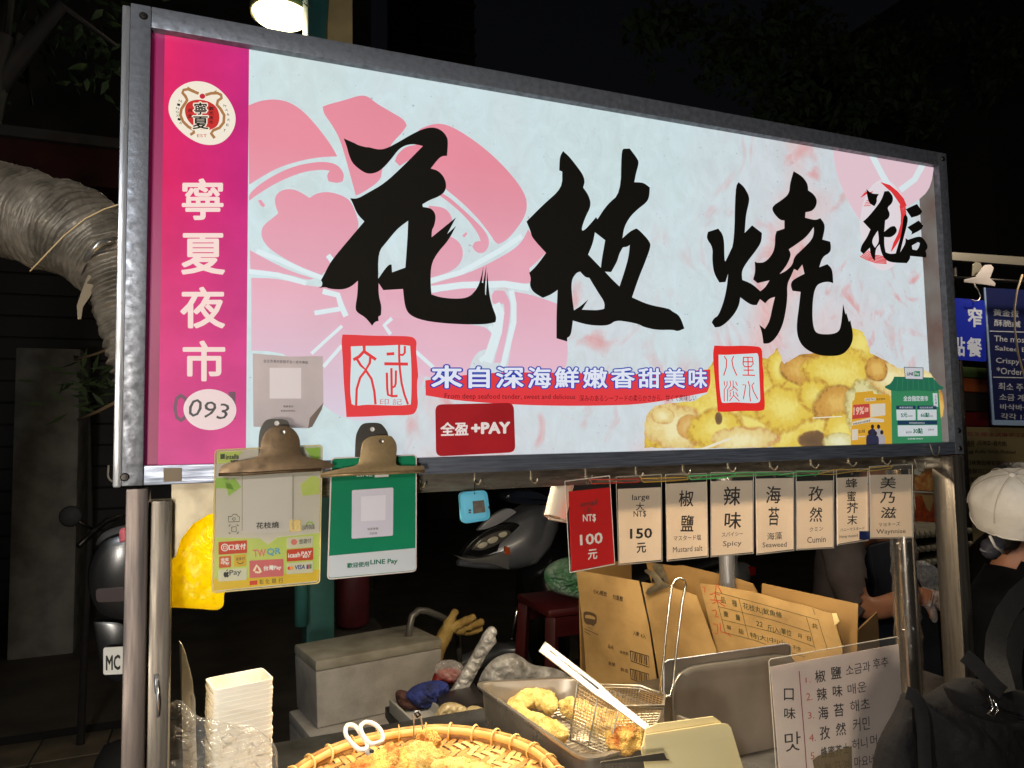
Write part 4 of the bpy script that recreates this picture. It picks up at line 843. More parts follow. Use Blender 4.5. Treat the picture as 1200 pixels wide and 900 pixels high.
for i, ((kind, sl, pp, lab), (big, small, zz)) in enumerate(zip(cards, texts)):
    yy = -.006 - (i % 2) * .0035 + (.001 if i == 6 else 0)
    # cards hang from a point: the lower edge swings a little towards the viewer
    a = at(sl[0][0], sl[0][1], yy); b = at(sl[1][0], sl[1][1], yy + random.uniform(-.003, .003)); c = at(sl[3][0], sl[3][1], yy - random.uniform(.001, .006))
    pl = Plane.through(a, b, c)
    r = root('price_card' if i < 2 else 'flavour_card', lab, 'card', tuple(pl.px((sl[0][0] + sl[1][0]) / 2, sl[0][1] + 4, 0)), 'cards hanging under the sign')
    MB().slab([pl.px(u, v, .0003) for u, v in pp], -pl.n, .0006).build('paper', red_paper if kind == 'red' else paper, r)
    sv = MB().slab([pl.px(u, v, .0016) for u, v in sl], -pl.n, .0004).build('sleeve', sleeve, r)
    e = MB(); P4 = [pl.px(u, v, .0010) for u, v in sl]
    for k in range(4): e.tube([P4[k], P4[(k + 1) % 4]], .0006 if k in (1, 3) else .0008, 4)
    e.build('sleeve_rim', edge_m if kind != 'red' else mat('sleeve_edge_bright', (236, 228, 214), .3), r)
    text(big, pl, .0006, wht if kind == 'red' else ink, r, bold=.022 if i < 2 else .012, z=zz, shear=0 if i < 2 else .06)
    text(small, pl, .0006, ink if kind == 'red' or i == 1 else ink_s, r, z=zz, bold=.008)
    if i == 6:
        blocks('blue_square', [(1007, 622.5, 1019.5, 632.5)], pl, .0022, mat('navy_patch', (16, 34, 84), .6), r)
    # eyelet
    eu = sl[0][0] * .5 + sl[1][0] * .5; ev = (sl[0][1] + sl[1][1]) / 2 + 5
    MB().lathe([(.0012, 0), (.0028, 0), (.0028, .0008), (.0012, .0008)], pl.px(eu, ev, .0018), 10, M=Matrix.Rotation(math.pi / 2, 3, 'X')).build('eyelet', zinc, r)
def band(pts, m, lab, wd=.0009):
    mb = MB().tube([at(u, v, y) for u, v, y in pts], wd, 5, closed=True)
    o = mb.build('rubber_band', m, None, smooth=True); return props(o, lab, 'rubber band', 'rubber bands linking the cards')
rb = [mat('band_red', (206, 58, 44), .5), mat('band_yellow', (214, 170, 60), .5), mat('band_green', (86, 196, 110), .5), mat('band_ochre', (196, 160, 70), .5)]
band([(692, 562, -.013), (694, 567, -.015), (720, 566, -.015), (748, 565, -.013), (750, 561, -.013), (722, 562, -.016)], rb[0], 'red rubber band between the red card and the 150 card')
band([(751, 561, -.013), (754, 565, -.015), (780, 564, -.016), (806, 562, -.013), (806, 559, -.013), (778, 560, -.016)], rb[1], 'yellow rubber band joining the 150 card to the Mustard salt card')
band([(806, 558, -.013), (810, 562, -.015), (850, 560, -.016), (862, 557, -.013), (861, 554, -.013), (830, 557, -.016)], rb[2], 'green rubber band from the Mustard salt card to the Spicy card')
band([(820, 561, -.012), (862, 558, -.015), (912, 556, -.013), (914, 554, -.013), (868, 554, -.016), (822, 557, -.013)], rb[2], 'long green rubber band from the Spicy card to the Seaweed card')
band([(912, 557, -.013), (930, 558, -.015), (958, 556, -.013), (960, 552, -.013), (934, 553, -.016)], rb[2], 'green rubber band from the Seaweed card to the Cumin card')
band([(958, 556, -.013), (975, 556, -.015), (1004, 552, -.013), (1005, 549, -.013), (975, 551, -.016)], rb[3], 'ochre rubber band from the Cumin card to the honey mustard card')
band([(1004, 553, -.013), (1020, 552, -.015), (1044, 549, -.013), (1046, 546, -.013), (1022, 548, -.016)], rb[3], 'ochre rubber band at the right end of the row of cards')

# ================================================================== PAYMENT CARDS AND BULLDOG CLIPS
def clip(name, lab, front, back, z, Y, m1, m2, base_pts, holes):
    f3 = [at(z[0] + u / z[2], z[1] + v / z[2], Y) for u, v in soften(front, 70)]
    r = root(name, lab, 'clip', tuple(at(z[0] + base_pts[0][0] / z[2], z[1] + base_pts[0][1] / z[2], Y)), 'bulldog clips on the rail')
    MB().slab(f3, (0, 1, 0), .0012).build('front_jaw', m1, r, bevel=.0003)
    b3 = [at(z[0] + u / z[2], z[1] + v / z[2], Y + .016) for u, v in soften(back, 70)]
    MB().slab(b3, (0, 1, 0), .0012).build('rear_jaw', m2, r)
    # rolled lip along the bottom of the jaw
    MB().tube([at(z[0] + u / z[2], z[1] + v / z[2], Y - .0008) for u, v in base_pts], .0022, 8).build('rolled_lip', m1, r, smooth=True)
    # spring barrel between the jaws
    c = at(z[0] + holes[0][0] / z[2], z[1] + (holes[0][1] + 60) / z[2], Y + .008)
    MB().tube([c + Vector((-.014, 0, 0)), c + Vector((.014, 0, 0))], .0055, 10).build('spring', dark_metal, r, smooth=True)
    for (u, v), mm, yy in holes_list(holes, z):
        q = at(z[0] + u / z[2], z[1] + v / z[2], yy)
        MB().lathe([(0, -.0004), (.0022, -.0003), (.0030, 0), (.0034, .0002)], q, 14, M=Matrix.Rotation(math.pi / 2, 3, 'X')).build('rivet', mm, r, smooth=True)
    return r
def holes_list(h, z):
    return [((h[0][0], h[0][1]), mat('rivet_steel', (160, 152, 140), .3, .8), h[0][2]), ((h[1][0], h[1][1]), mat('hole_pale', (214, 208, 204), .4), h[1][2])]
ZC1 = (240, 480, 3.75); ZC2 = (370, 490, 4.286)
c1p = Plane.through(at(252, 530, -.012), at(376, 523, -.012), at(250, 693, -.020))
pc = root('payment_card', 'yellow green payment card with bank and pay logos under the dark clip', 'card', tuple(at(314, 540, -.012)), 'payment cards')
body_m = mat('card_grey_print', (214, 211, 202), .45, 0, col2=(224, 221, 210), scale=6, translucent=.35, spec=.12)
MB().slab([c1p.px(240 + u / 3.75, 480 + v / 3.75) for u, v in rrect([(50, 182), (512, 160), (500, 757), (38, 800)], 14)], -c1p.n, .0008).build('card_body', body_m, pc)
def P1(name, q, m, off=.0005, r=0, par=pc):
    if r: return rbox(name, q, r, c1p, off, m, par, z=ZC1)
    return shape(name, [q], c1p, off, m, par, soft=False, z=ZC1)
lime = mat('lime_print', (200, 224, 104), .45, 0, col2=(216, 230, 134), scale=12, translucent=.35)
lime2 = mat('lime_dark_print', (160, 206, 84), .45, 0, translucent=.3)
ylw = mat('amber_print', (242, 212, 60), .45, 0, col2=(232, 200, 50), scale=30, translucent=.4)
P1('lime_field', [(47, 562), (240, 566), (278, 592), (318, 562), (502, 542), (500, 720), (40, 762)], lime)
P1('amber_field', [(41, 745), (250, 735), (501, 702), (498, 752), (40, 796)], ylw, .0008)
for q in ([(54, 186), (170, 182), (120, 230), (54, 240)], [(48, 300), (100, 300), (128, 350), (48, 345)], [(440, 170), (508, 165), (507, 220), (470, 215)], [(420, 330), (470, 290), (504, 300), (503, 370), (430, 380)], [(90, 320), (130, 300), (160, 340), (105, 380)]):
    P1('leaf_print', q, lime2 if random.random() < .6 else lime, .0006)
P1('stamp', [(168, 292), (386, 285), (384, 538), (164, 542)], mat('stamp_paper', (224, 220, 214), .5, translucent=.35), .0009)
ribbon('stamp_edge', [([(166, 292 + i * 9), (163, 296 + i * 9)], 3) for i in range(27)] + [([(386, 288 + i * 9), (389, 292 + i * 9)], 3) for i in range(27)], c1p, .0010, mat('stamp_dots', (120, 120, 112), .5), pc, z=ZC1)
blocks('blank_code_square', [[(178, 304), (376, 294), (373, 480), (178, 488)]], c1p, .0012, mat('code_blank', (222, 218, 212), .5, translucent=.3), pc, z=ZC1)
text([('花枝燒', [(226, 496), (326, 492), (326, 520), (226, 524)])], c1p, .0014, ink, pc, bold=.015, z=ZC1)
text([('intella', [(92, 198), (150, 194), (150, 216), (92, 220)]), ('英特拉', [(112, 222), (146, 220), (146, 229), (112, 231)])], c1p, .0012, mat('green_black', (30, 50, 28), .5), pc, bold=.03, z=ZC1)
P1('logo_square', [(68, 196), (88, 194), (88, 216), (68, 218)], mat('green_black', (30, 50, 28), .5), .0012)
ribbon('scan_icon', [([(104, 470), (118, 470), (124, 460), (140, 460), (146, 470), (152, 470), (152, 492), (104, 494), (104, 470)], 3), ([(120, 480), (128, 474), (136, 480), (128, 488), (120, 480)], 3), ([(106, 512), (112, 506)], 4), ([(140, 506), (148, 510)], 4), ([(106, 540), (112, 546)], 4), ([(148, 538), (142, 546)], 4), ([(118, 516), (138, 514), (138, 536), (118, 536), (118, 516)], 3)], c1p, .0012, mat('icon_grey', (98, 98, 92), .5), pc, z=ZC1)
P1('gold_square', [(372, 486), (422, 484), (422, 534), (372, 537)], mat('gold_foil', (214, 184, 110), .4, .3, col2=(236, 216, 150), scale=400), .0012)
ribbon('green_arch', [([(446, 505), (456, 494), (470, 496), (478, 506)], 6)], c1p, .0012, lime2, pc, z=ZC1)
text([('行動支付', [(428, 508), (482, 504), (482, 514), (428, 518)]), ('QR CODE', [(428, 518), (482, 514), (482, 526), (428, 530)])], c1p, .0012, mat('green_black', (30, 50, 28), .5), pc, z=ZC1)
logos = [([(60, 582), (185, 574), (185, 630), (60, 638)], (222, 78, 46)), ([(360, 564), (475, 555), (475, 603), (360, 610)], (228, 226, 206)), ([(62, 646), (115, 642), (115, 692), (62, 697)], (226, 110, 54)), ([(128, 640), (182, 636), (182, 686), (128, 692)], (238, 196, 52)),
         ([(360, 616), (476, 606), (476, 660), (360, 668)], (224, 74, 36)), ([(60, 704), (184, 696), (184, 748), (60, 756)], (232, 230, 210)), ([(196, 664), (346, 656), (346, 732), (196, 740)], (230, 122, 128)), ([(360, 676), (475, 666), (475, 716), (360, 724)], (230, 228, 208))]
for q, c in logos:
    P1('logo_tile', q, mat('tile_%d_%d_%d' % c, c, .45, translucent=.35), .0013, r=5)
Wm = mat('white_ink', (240, 236, 230), .6); Km = ink
text([('口支付', [(106, 592), (180, 587), (180, 614), (106, 619)]), ('全支', [(70, 652), (106, 650), (106, 666), (70, 668)]), ('+Pay', [(70, 668), (108, 666), (108, 684), (70, 686)]), ('icash', [(366, 630), (420, 625), (420, 648), (366, 652)]), ('PAY', [(424, 624), (470, 620), (470, 638), (424, 642)]), ('愛金卡', [(430, 640), (460, 638), (460, 650), (430, 652)]), ('台灣Pay', [(258, 686), (336, 680), (336, 706), (258, 712)])], c1p, .0016, Wm, pc, bold=.03, z=ZC1)
ribbon('ring_mark', [([(88 + 15 * math.cos(a), 606 + 15 * math.sin(a)) for a in [i * math.pi / 6 for i in range(13)]], 4), ([(82, 600), (94, 600), (94, 612), (82, 612), (82, 600)], 3)], c1p, .0016, Wm, pc, z=ZC1)
shape('swirl_mark', [ell(392, 582, 13, 13)], c1p, .0016, mat('swirl_red', (206, 110, 96), .5), pc, soft=False, z=ZC1)
text([('悠遊付', [(414, 570), (468, 565), (468, 586), (414, 591)]), ('全支付', [(136, 650), (176, 646), (176, 660), (136, 664)]), ('Pay', [(108, 706), (160, 700), (160, 730), (108, 736)])], c1p, .0016, mat('dark_grey_ink', (70, 68, 70), .5), pc, bold=.01, z=ZC1)
shape('apple_mark', [[(84, 716), (90, 713), (94, 716), (102, 712), (106, 718), (102, 724), (107, 730), (101, 738), (95, 735), (89, 739), (83, 731), (82, 722)]], c1p, .0016, ink, pc, z=ZC1)
shape('apple_mark', [[(94, 711), (96, 704), (101, 702), (99, 709)]], c1p, .0016, ink, pc, soft=False, z=ZC1)
ribbon('smile_mark', [([(142, 670), (152, 678), (164, 676), (170, 668)], 3)], c1p, .0016, ink, pc, z=ZC1)
text([('TW', [(210, 616), (268, 612), (268, 646), (214, 648)])], c1p, .0012, mat('tw_pink', (218, 128, 118), .5), pc, z=ZC1, bold=.03)
text([('QR', [(272, 610), (334, 606), (334, 640), (272, 644)])], c1p, .0012, mat('tw_blue', (96, 160, 184), .5), pc, z=ZC1, bold=.03)
ribbon('taiwan_pay_mark', [([(216, 708), (228, 684), (240, 700), (246, 714)], 9), ([(222, 714), (240, 716)], 8)], c1p, .0016, mat('mark_cream', (240, 226, 190), .5), pc, z=ZC1)
text([('VISA', [(396, 684), (440, 680), (440, 700), (396, 704)])], c1p, .0016, mat('visa_blue', (40, 60, 140), .5), pc, bold=.03, shear=.15, z=ZC1)
shape('red_dot', [ell(371, 697, 8, 8)], c1p, .0016, mat('mc_red', (206, 50, 40), .5), pc, soft=False, z=ZC1)
shape('orange_dot', [ell(381, 696, 8, 8)], c1p, .0017, mat('mc_orange', (230, 150, 50), .5), pc, soft=False, z=ZC1)
blocks('card_mark', [[(447, 682), (454, 681), (454, 700), (447, 701)]], c1p, .0016, mat('visa_blue', (40, 60, 140), .5), pc, z=ZC1)
blocks('card_mark', [[(455, 681), (461, 680), (461, 699), (455, 700)]], c1p, .0016, mat('mc_red', (206, 50, 40), .5), pc, z=ZC1)
blocks('card_mark', [[(462, 680), (469, 679), (469, 698), (462, 699)]], c1p, .0016, mat('jcb_green', (50, 140, 70), .5), pc, z=ZC1)
text([('彰', (240, 746, 259, 768)), ('化', (266, 744, 284, 766)), ('銀', (294, 742, 314, 764)), ('行', (324, 740, 344, 762))], c1p, .0012, ink, pc, z=ZC1)
P1('bank_tile', [(197, 753), (231, 750), (231, 769), (197, 772)], mat('tile_222_78_46', (222, 78, 46), .45), .0012)
MB().slab([c1p.px(240 + u / 3.75, 480 + v / 3.75, .003) for u, v in rrect([(46, 178), (516, 156), (504, 762), (33, 805)], 16)], -c1p.n, .0004).build('sleeve', sleeve, pc)
e = MB(); Pq = [c1p.px(240 + u / 3.75, 480 + v / 3.75, .0022) for u, v in rrect([(46, 178), (516, 156), (504, 762), (33, 805)], 16)]
e.tube(Pq, .0010, 5, closed=True).build('sleeve_rim', mat('sleeve_rim_warm', (240, 228, 170), .3, 0, translucent=.5), pc)
# green card
c2p = Plane.through(at(389, 538, -.012), at(487, 534, -.012), at(385, 678, -.018))
gc = root('payment_card', 'green payment card with a white base strip beside the yellow one', 'card', tuple(at(440, 545, -.012)), 'payment cards')
lp = rrect([(83, 205), (502, 188), (500, 766), (62, 806)], 18)
MB().slab([c2p.px(370 + u / 4.286, 490 + v / 4.286) for u, v in lp], -c2p.n, .0008).build('card_body', mat('green_card', (22, 128, 88), .5, 0, spec=.12, col2=(20, 120, 84), scale=8), gc)
shape('white_strip', [[(66, 692), (500, 652)] + rrect([(66, 600), (500, 600), (500, 764), (64, 803)], 18)[12:]], c2p, .0006, mat('strip_white', (200, 204, 206), .4), gc, soft=False, z=ZC2)
rbox('white_panel', [(182, 362), (390, 348), (388, 590), (180, 606)], 8, c2p, .0006, mat('panel_lilac', (206, 200, 212), .45), gc, z=ZC2)
blocks('blank_code_square', [[(228, 394), (352, 386), (350, 512), (227, 518)]], c2p, .0009, mat('panel_pale', (222, 218, 226), .45), gc, z=ZC2)
text([('商家專屬', [(260, 552), (314, 548), (314, 560), (260, 564)]), ('花枝燒', [(270, 574), (308, 571), (308, 583), (270, 586)])], c2p, .0009, ink_s, gc, z=ZC2)
text([('歡迎使用', [(157, 728), (268, 718), (268, 745), (157, 754)]), ('LINE Pay', [(274, 712), (412, 704), (410, 736), (274, 742)])], c2p, .0009, mat('deep_green_ink', (14, 104, 74), .5), gc, bold=.03, z=ZC2)
text([('LINE', [(206, 282), (286, 279), (286, 292), (206, 293)])], c2p, .0009, Wm, gc, bold=.03, z=ZC2)
blocks('tag_mark', [[(296, 278), (366, 276), (366, 294), (296, 298)]], c2p, .0009, Wm, gc, z=ZC2)
Pq = [c2p.px(370 + u / 4.286, 490 + v / 4.286, -.0004) for u, v in rrect([(80, 202), (505, 185), (503, 768), (60, 809)], 20)]
MB().tube(Pq, .0011, 5, closed=True).build('sleeve_rim', mat('rim_pink_white', (222, 206, 200), .35), gc)
clip('bulldog_clip', 'dark tarnished bulldog clip gripping the yellow green card', [(60, 290), (62, 268), (80, 240), (150, 225), (232, 210), (245, 185), (248, 125), (285, 78), (340, 68), (385, 78), (420, 125), (418, 190), (438, 208), (520, 220), (570, 243), (562, 256), (512, 262)], [(236, 205), (236, 100), (262, 48), (290, 40), (358, 42), (372, 60), (374, 90), (360, 200)], ZC1, -.030, bronze, mat('rear_dark', (120, 116, 110), .3, .8), [(60, 286), (200, 282), (350, 272), (512, 264)], [(343, 98, -.0306), (316, 60, -.0146)])
clip('bulldog_clip', 'pale brass bulldog clip gripping the plain green card', [(20, 292), (26, 276), (130, 252), (212, 238), (222, 200), (232, 120), (262, 96), (300, 86), (375, 86), (390, 100), (410, 135), (404, 200), (402, 232), (420, 240), (545, 240), (548, 268), (400, 276), (200, 282)], [(197, 195), (200, 92), (212, 60), (232, 28), (270, 22), (325, 24), (345, 45), (370, 85), (350, 200)], ZC2, -.030, brass, mat('rear_dark', (120, 116, 110), .3, .8), [(24, 292), (200, 281), (400, 274), (546, 266)], [(328, 116, -.0306), (284, 56, -.0146)])
# ================================================================== THINGS HANGING FROM THE RAIL
def crumple(name, outline, Y, thick, m, parent, amp=.006, sc=22, z=None, sub=5, lab=None, cat=None, puff=0.02, Yb=None, seed=0):
    """soft bag: traced outline given depth by puffing front and back out of its rim, then wrinkled"""
    from mathutils import noise
    if z: outline = [(z[0] + p[0] / z[2], z[1] + p[1] / z[2]) for p in outline]
    vs, fs = earcurve([[(u, -v) for u, v in soften(outline, 80)]])
    me = bpy.data.meshes.new(name); me.from_pydata([(x, y, 0) for x, y in vs], [], fs)
    bm = bmesh.new(); bm.from_mesh(me)
    bmesh.ops.triangulate(bm, faces=bm.faces)
    for _ in range(sub):
        L_ = [e.calc_length() for e in bm.edges]; mx = max(L_)
        es = [e for e in bm.edges if e.calc_length() > max(2.0, mx * .5)]
        if not es: break
        bmesh.ops.subdivide_edges(bm, edges=es, cuts=1); bmesh.ops.triangulate(bm, faces=bm.faces)
        if len(bm.verts) > 4500: break
    bmesh.ops.beautify_fill(bm, faces=bm.faces, edges=[e for e in bm.edges if not e.is_boundary])
    bd = [v.co.copy() for v in bm.verts if v.is_boundary]
    dist = {}
    for v in bm.verts:
        dist[v.index] = 0 if v.is_boundary else min((v.co - q).length for q in bd)
    bm.verts.ensure_lookup_table(); bm.verts.index_update()
    dm = max([0 if v.is_boundary else min((v.co - q).length for q in bd) for v in bm.verts]) or 1
    F_, B_ = [], []
    vb = [v.is_boundary for v in bm.verts]
    for v in bm.verts:
        d = 0 if v.is_boundary else min((v.co - q).length for q in bd) / dm
        h = puff * math.sqrt(max(0, 1 - (1 - d) ** 2)) if d > 0 else 0
        y0 = Y if Yb is None else Y
        p = at(v.co.x, -v.co.y, y0)
        q = p * sc + Vector((seed, 0, 0))
        nz = noise.ridged_multi_fractal(q, 1.0, 2.0, 3, 1.0, 2.0) * .55 - .5 + .5 * noise.noise(q * .6) + .9 * (.35 - abs(noise.noise(q * 1.7 + Vector((3, seed, 1))))) + .45 * (.3 - abs(noise.noise(q * 3.9)))
        e_ = min(1, d * 3)
        F_.append(p + Vector((0, -h + amp * nz * e_, amp * .4 * noise.noise(q * 1.3) * e_)))
        B_.append(p + Vector((0, h * .8 + .0006, 0)))
    fs = [tuple(v.index for v in f.verts) for f in bm.faces]
    n = len(F_); mb = MB(); mb.add(F_ + B_, fs + [tuple(n + i for i in reversed(f)) for f in fs] + [(e.verts[0].index, e.verts[1].index, n + e.verts[1].index, n + e.verts[0].index) for e in bm.edges if e.is_boundary])
    bm.free(); bpy.data.meshes.remove(me)
    o = mb.build(name, m, parent, smooth=True)
    me = o.data; b2 = bmesh.new(); b2.from_mesh(me); bmesh.ops.recalc_face_normals(b2, faces=b2.faces); b2.to_mesh(me); b2.free()
    if lab: props(o, lab, cat)
    return o
yb = mat('yellow_plastic', (255, 236, 24), .35, 0, col2=(254, 226, 8), scale=8, translucent=.6, spec=.5, bump=.18, bscale=18)
crumple('plastic_bag', [(165, 290), (185, 262), (205, 228), (230, 205), (260, 182), (292, 165), (345, 160), (350, 300), (330, 390), (322, 405), (322, 438), (306, 450), (270, 447), (220, 443), (165, 442)], .075, .01, yb, None, z=(130, 530, 2.432), amp=.007, sc=17, puff=.02, lab='crumpled bright yellow plastic bag hanging behind the left post', cat='bag')
bt = root('kitchen_timer', 'small square pale blue magnetic timer hanging under the rail', 'timer', tuple(at(557, 575, .01)))
tp = Plane((0, .004, 1.4), (0, -1, 0))
MB().slab([tp.px(u, v) for u, v in rrect([(539, 577), (571, 574), (575.5, 609), (542, 614.5)], 7)], (0, 1, 0), .012).build('case', mat('timer_blue', (92, 184, 220), .35, 0, col2=(104, 196, 228), scale=20), bt, bevel=.0015)
MB().slab([tp.px(u, v, .0015) for u, v in rrect([(543, 580), (568, 577.5), (571.5, 606), (545.5, 610)], 5)], (0, 1, 0), .0015).build('rear_cover', mat('timer_blue_light', (112, 200, 232), .35), bt, bevel=.0005)
MB().slab([tp.px(u, v, .0028) for u, v in [(554, 587.5), (567, 586), (569, 600), (555, 602)]], (0, 1, 0), .0013).build('magnet', mat('magnet_grey', (142, 132, 120), .45, .5, col2=(112, 104, 94), scale=90), bt)
MB().tube([tp.px(556, 579, .002), tp.px(556, 570, -.01), tp.px(557, 562, -.02)], .0008, 5).build('cord', ink, bt)
blocks('label_mark', [(549, 597, 552, 599), (549, 600, 552, 601.5), (572, 593, 573.5, 596)], tp, .0030, ink_s, bt)
# paper roll behind the red card
rr = root('paper_roll', 'white paper roll hanging tilted behind the red card', 'roll', tuple(at(655, 580, .05)))
a_, b_ = at(660, 566, .06), at(650, 607, .05)
MB().tube([a_, b_], .019, 24, cap=False).build('roll', mat('roll_white', (206, 196, 176), .55), rr, smooth=True)
MB().tube([a_, b_ - (b_ - a_) * .02], .010, 18, cap=True).build('core', mat('roll_core', (150, 136, 112), .7), rr, smooth=True)
MB().slab([at(u, v, .075) for u, v in ((643, 582), (664, 580), (664, 613), (643, 609))], (0, 1, 0), .003).build('backing_card', mat('roll_card', (150, 144, 130), .6), rr)
# ================================================================== FOOD AND TOOLS ON THE COUNTER
from mathutils import noise as NZ
batter = mat('golden_batter', (244, 200, 104), .65, 0, col2=(186, 98, 28), scale=34, detail=8, bump=.9, bscale=330, lo=.46, hi=.68, sss=.05)
batter_p = mat('pale_batter', (248, 216, 130), .65, 0, col2=(212, 140, 52), scale=38, detail=8, bump=.9, bscale=340, lo=.46, hi=.72, sss=.05)
def crumb_disp(co, no, seed, a=1.0):
    q = co * 1.0 + Vector((seed * 3.1, seed, 0))
    return no * (a * (.0045 * NZ.noise(q * 45) + .0032 * NZ.noise(q * 110) + .0026 * abs(NZ.noise(q * 230)) + .0018 * NZ.noise(q * 420)))
def fried(name, lab, c, size, rot=0, seed=0, m=None, group=None, tilt=0.0, parent=None):
    bm = bmesh.new(); bmesh.ops.create_icosphere(bm, subdivisions=6, radius=1)
    R3 = Matrix.Rotation(rot, 3, 'Z') @ Matrix.Rotation(tilt, 3, 'X')
    for v in bm.verts:
        d = v.co.copy(); big = 1 + .22 * NZ.noise(d * 1.3 + Vector((seed, 0, 0))) + .12 * NZ.noise(d * 3 + Vector((0, seed, 0)))
        p = Vector((d.x * size[0], d.y * size[1], d.z * size[2] * (1.15 if d.z > 0 else .7))) * big
        v.co = R3 @ p + Vector(c)
    bm.normal_update()
    for v, n in [(v, v.normal.copy()) for v in bm.verts]: v.co += crumb_disp(v.co, n, seed)
    me = bpy.data.meshes.new(name); bm.to_mesh(me); bm.free()
    o = link(name, me, m or batter, parent, True)
    return props(o, lab, 'fried food', group) if lab else o
def fried_strip(name, lab, pts, rads, seed, m, group=None):
    P = [Vector(p) for p in pts]; D = []; Rr = []
    for i in range(len(P) - 1):
        p0, p1, p2, p3 = P[max(i - 1, 0)], P[i], P[i + 1], P[min(i + 2, len(P) - 1)]
        for k in range(10):
            t = k / 10
            D.append(.5 * ((2 * p1) + (p2 - p0) * t + (2 * p0 - 5 * p1 + 4 * p2 - p3) * t * t + (3 * p1 - p0 - 3 * p2 + p3) * t ** 3)); Rr.append(rads[i] * (1 - t) + rads[i + 1] * t)
    D.append(P[-1]); Rr.append(rads[-1])
    n = len(D)
    for i in range(n):
        e = min(i, n - 1 - i)
        if e < 8: Rr[i] *= math.sqrt(1 - ((8 - e) / 8.3) ** 2)
    mb = MB().tube(D, Rr, 40)
    o = mb.build(name, m, None, smooth=True); me = o.data
    no = [v.normal.copy() for v in me.vertices]
    for v, nn in zip(me.vertices, no): v.co += crumb_disp(v.co, nn, seed, 1.1)
    return props(o, lab, 'fried food', group)
# ---- bamboo tray
BC = Vector((.435, .14, .975)); BR_ = .243
bam = mat('bamboo', (214, 166, 96), .55, 0, col2=(172, 118, 58), scale=10, stretch=(4, 4, 1), detail=6, bump=.08)
bam2 = mat('bamboo_pale', (240, 206, 134), .5, 0, col2=(220, 172, 92), scale=12, detail=6, bump=.08)
bt_ = root('bamboo_tray', 'round woven bamboo tray holding fried pieces at the front of the counter', 'tray', (BC.x, BC.y, CZ))
def ring(r, z, w, h, n=96, m=bam, nm='rim_hoop', wob=.0008):
    mb = MB(); 
    pts = [BC + Vector((r * math.cos(a), r * math.sin(a), z + wob * math.sin(a * 7))) for a in [2 * math.pi * i / n for i in range(n)]]
    vs = []; 
    for i, p in enumerate(pts):
        a = 2 * math.pi * i / n; d = Vector((math.cos(a), math.sin(a), 0))
        for (x, y) in ((-w, -h * .6), (-w * .7, h * .8), (0, h), (w * .7, h * .8), (w, -h * .6), (0, -h)): vs.append(p + d * x + Vector((0, 0, y)))
    fs = []
    for i in range(n):
        j = (i + 1) % n
        for k in range(6): l = (k + 1) % 6; fs.append((i * 6 + k, i * 6 + l, j * 6 + l, j * 6 + k))
    return mb.add(vs, fs).build(nm, m, bt_, smooth=True)
ring(BR_, .000, .0046, .0062)
ring(BR_ - .0105, -.002, .0040, .0072, m=bam2)
ring(BR_ - .005, -.018, .0035, .0070)
for k in range(30):
    a = 2 * math.pi * k / 30 + random.uniform(-.03, .03); d = Vector((math.cos(a), math.sin(a), 0)); t = Vector((-d.y, d.x, 0))
    c = BC + d * (BR_ - .006)
    pts = [c + d * (.0150 * math.cos(b)) + Vector((0, 0, -.004 + .0155 * math.sin(b))) + t * (.0012 * b) for b in [2 * math.pi * i / 14 for i in range(15)]]
    MB().tube(pts, .0022, 6, flat=.5).build('binding', bam2, bt_, smooth=True)
def weave_z(r): return -.030 + .018 * max(0, (r / BR_ - .72) / .28) ** 1.5
pit = .0128
for fam in (0, 1):
    ang = math.radians(28) + fam * math.pi / 2
    ux = Vector((math.cos(ang), math.sin(ang), 0)); uy = Vector((-ux.y, ux.x, 0))
    N = int(BR_ / pit)
    for i in range(-N, N + 1):
        off = i * pit; half = math.sqrt(max(0, (BR_ - .012) ** 2 - off * off))
        if half < .02: continue
        mb = MB(); vs = []; steps = int(2 * half / (pit / 2)) + 1
        for s_ in range(steps + 1):
            t = -half + 2 * half * s_ / steps
            j = math.floor(t / pit + .5)
            over = ((i + j) % 4 < 2) if fam == 0 else not ((j - i) % 4 < 2)
            p = BC + ux * t + uy * (off + random.uniform(-.0004, .0004)); r = math.hypot(t, off)
            z = weave_z(r) + (.0014 if over else -.0014)
            for w in (-.0056, -.0042, .0042, .0056): vs.append((p.x + uy.x * w, p.y + uy.y * w, p.z + z - (.0008 if abs(w) > .005 else 0)))
        fs = []
        for s_ in range(steps):
            for k in range(3): a = s_ * 4 + k; fs.append((a, a + 1, a + 5, a + 4))
        mb.add(vs, fs).build('strip', bam2 if random.random() < .45 else bam, bt_, smooth=False)
# trivet under the tray
MB().lathe([(.12, 0), (.13, .002), (.13, .034), (.12, .036)], (BC.x, BC.y, CZ + .0005), 32).build('support_ring', steel, bt_, smooth=True)
def onb(u, v, z): return atz(u, v, z)
fried('fried_cutlet', 'large golden fried cutlet at the left of the bamboo tray, browned edge', onb(452, 905, .992), (.062, .042, .030), .35, 3, batter, 'fried pieces on the bamboo tray')
fried('fried_cutlet', 'pale golden fried cutlet at the right of the bamboo tray', onb(540, 915, .990), (.072, .040, .026), -.5, 9, batter_p, 'fried pieces on the bamboo tray')
fried('fried_cutlet', 'fried piece lying between the two cutlets on the bamboo tray', onb(495, 893, .992), (.034, .050, .024), .9, 15, batter_p, 'fried pieces on the bamboo tray')
fried('fried_nugget', 'small knobbly fried nugget standing behind the cutlets, next to tongs', onb(502, 872, 1.008), (.022, .018, .022), .3, 21, batter, 'fried pieces on the bamboo tray')
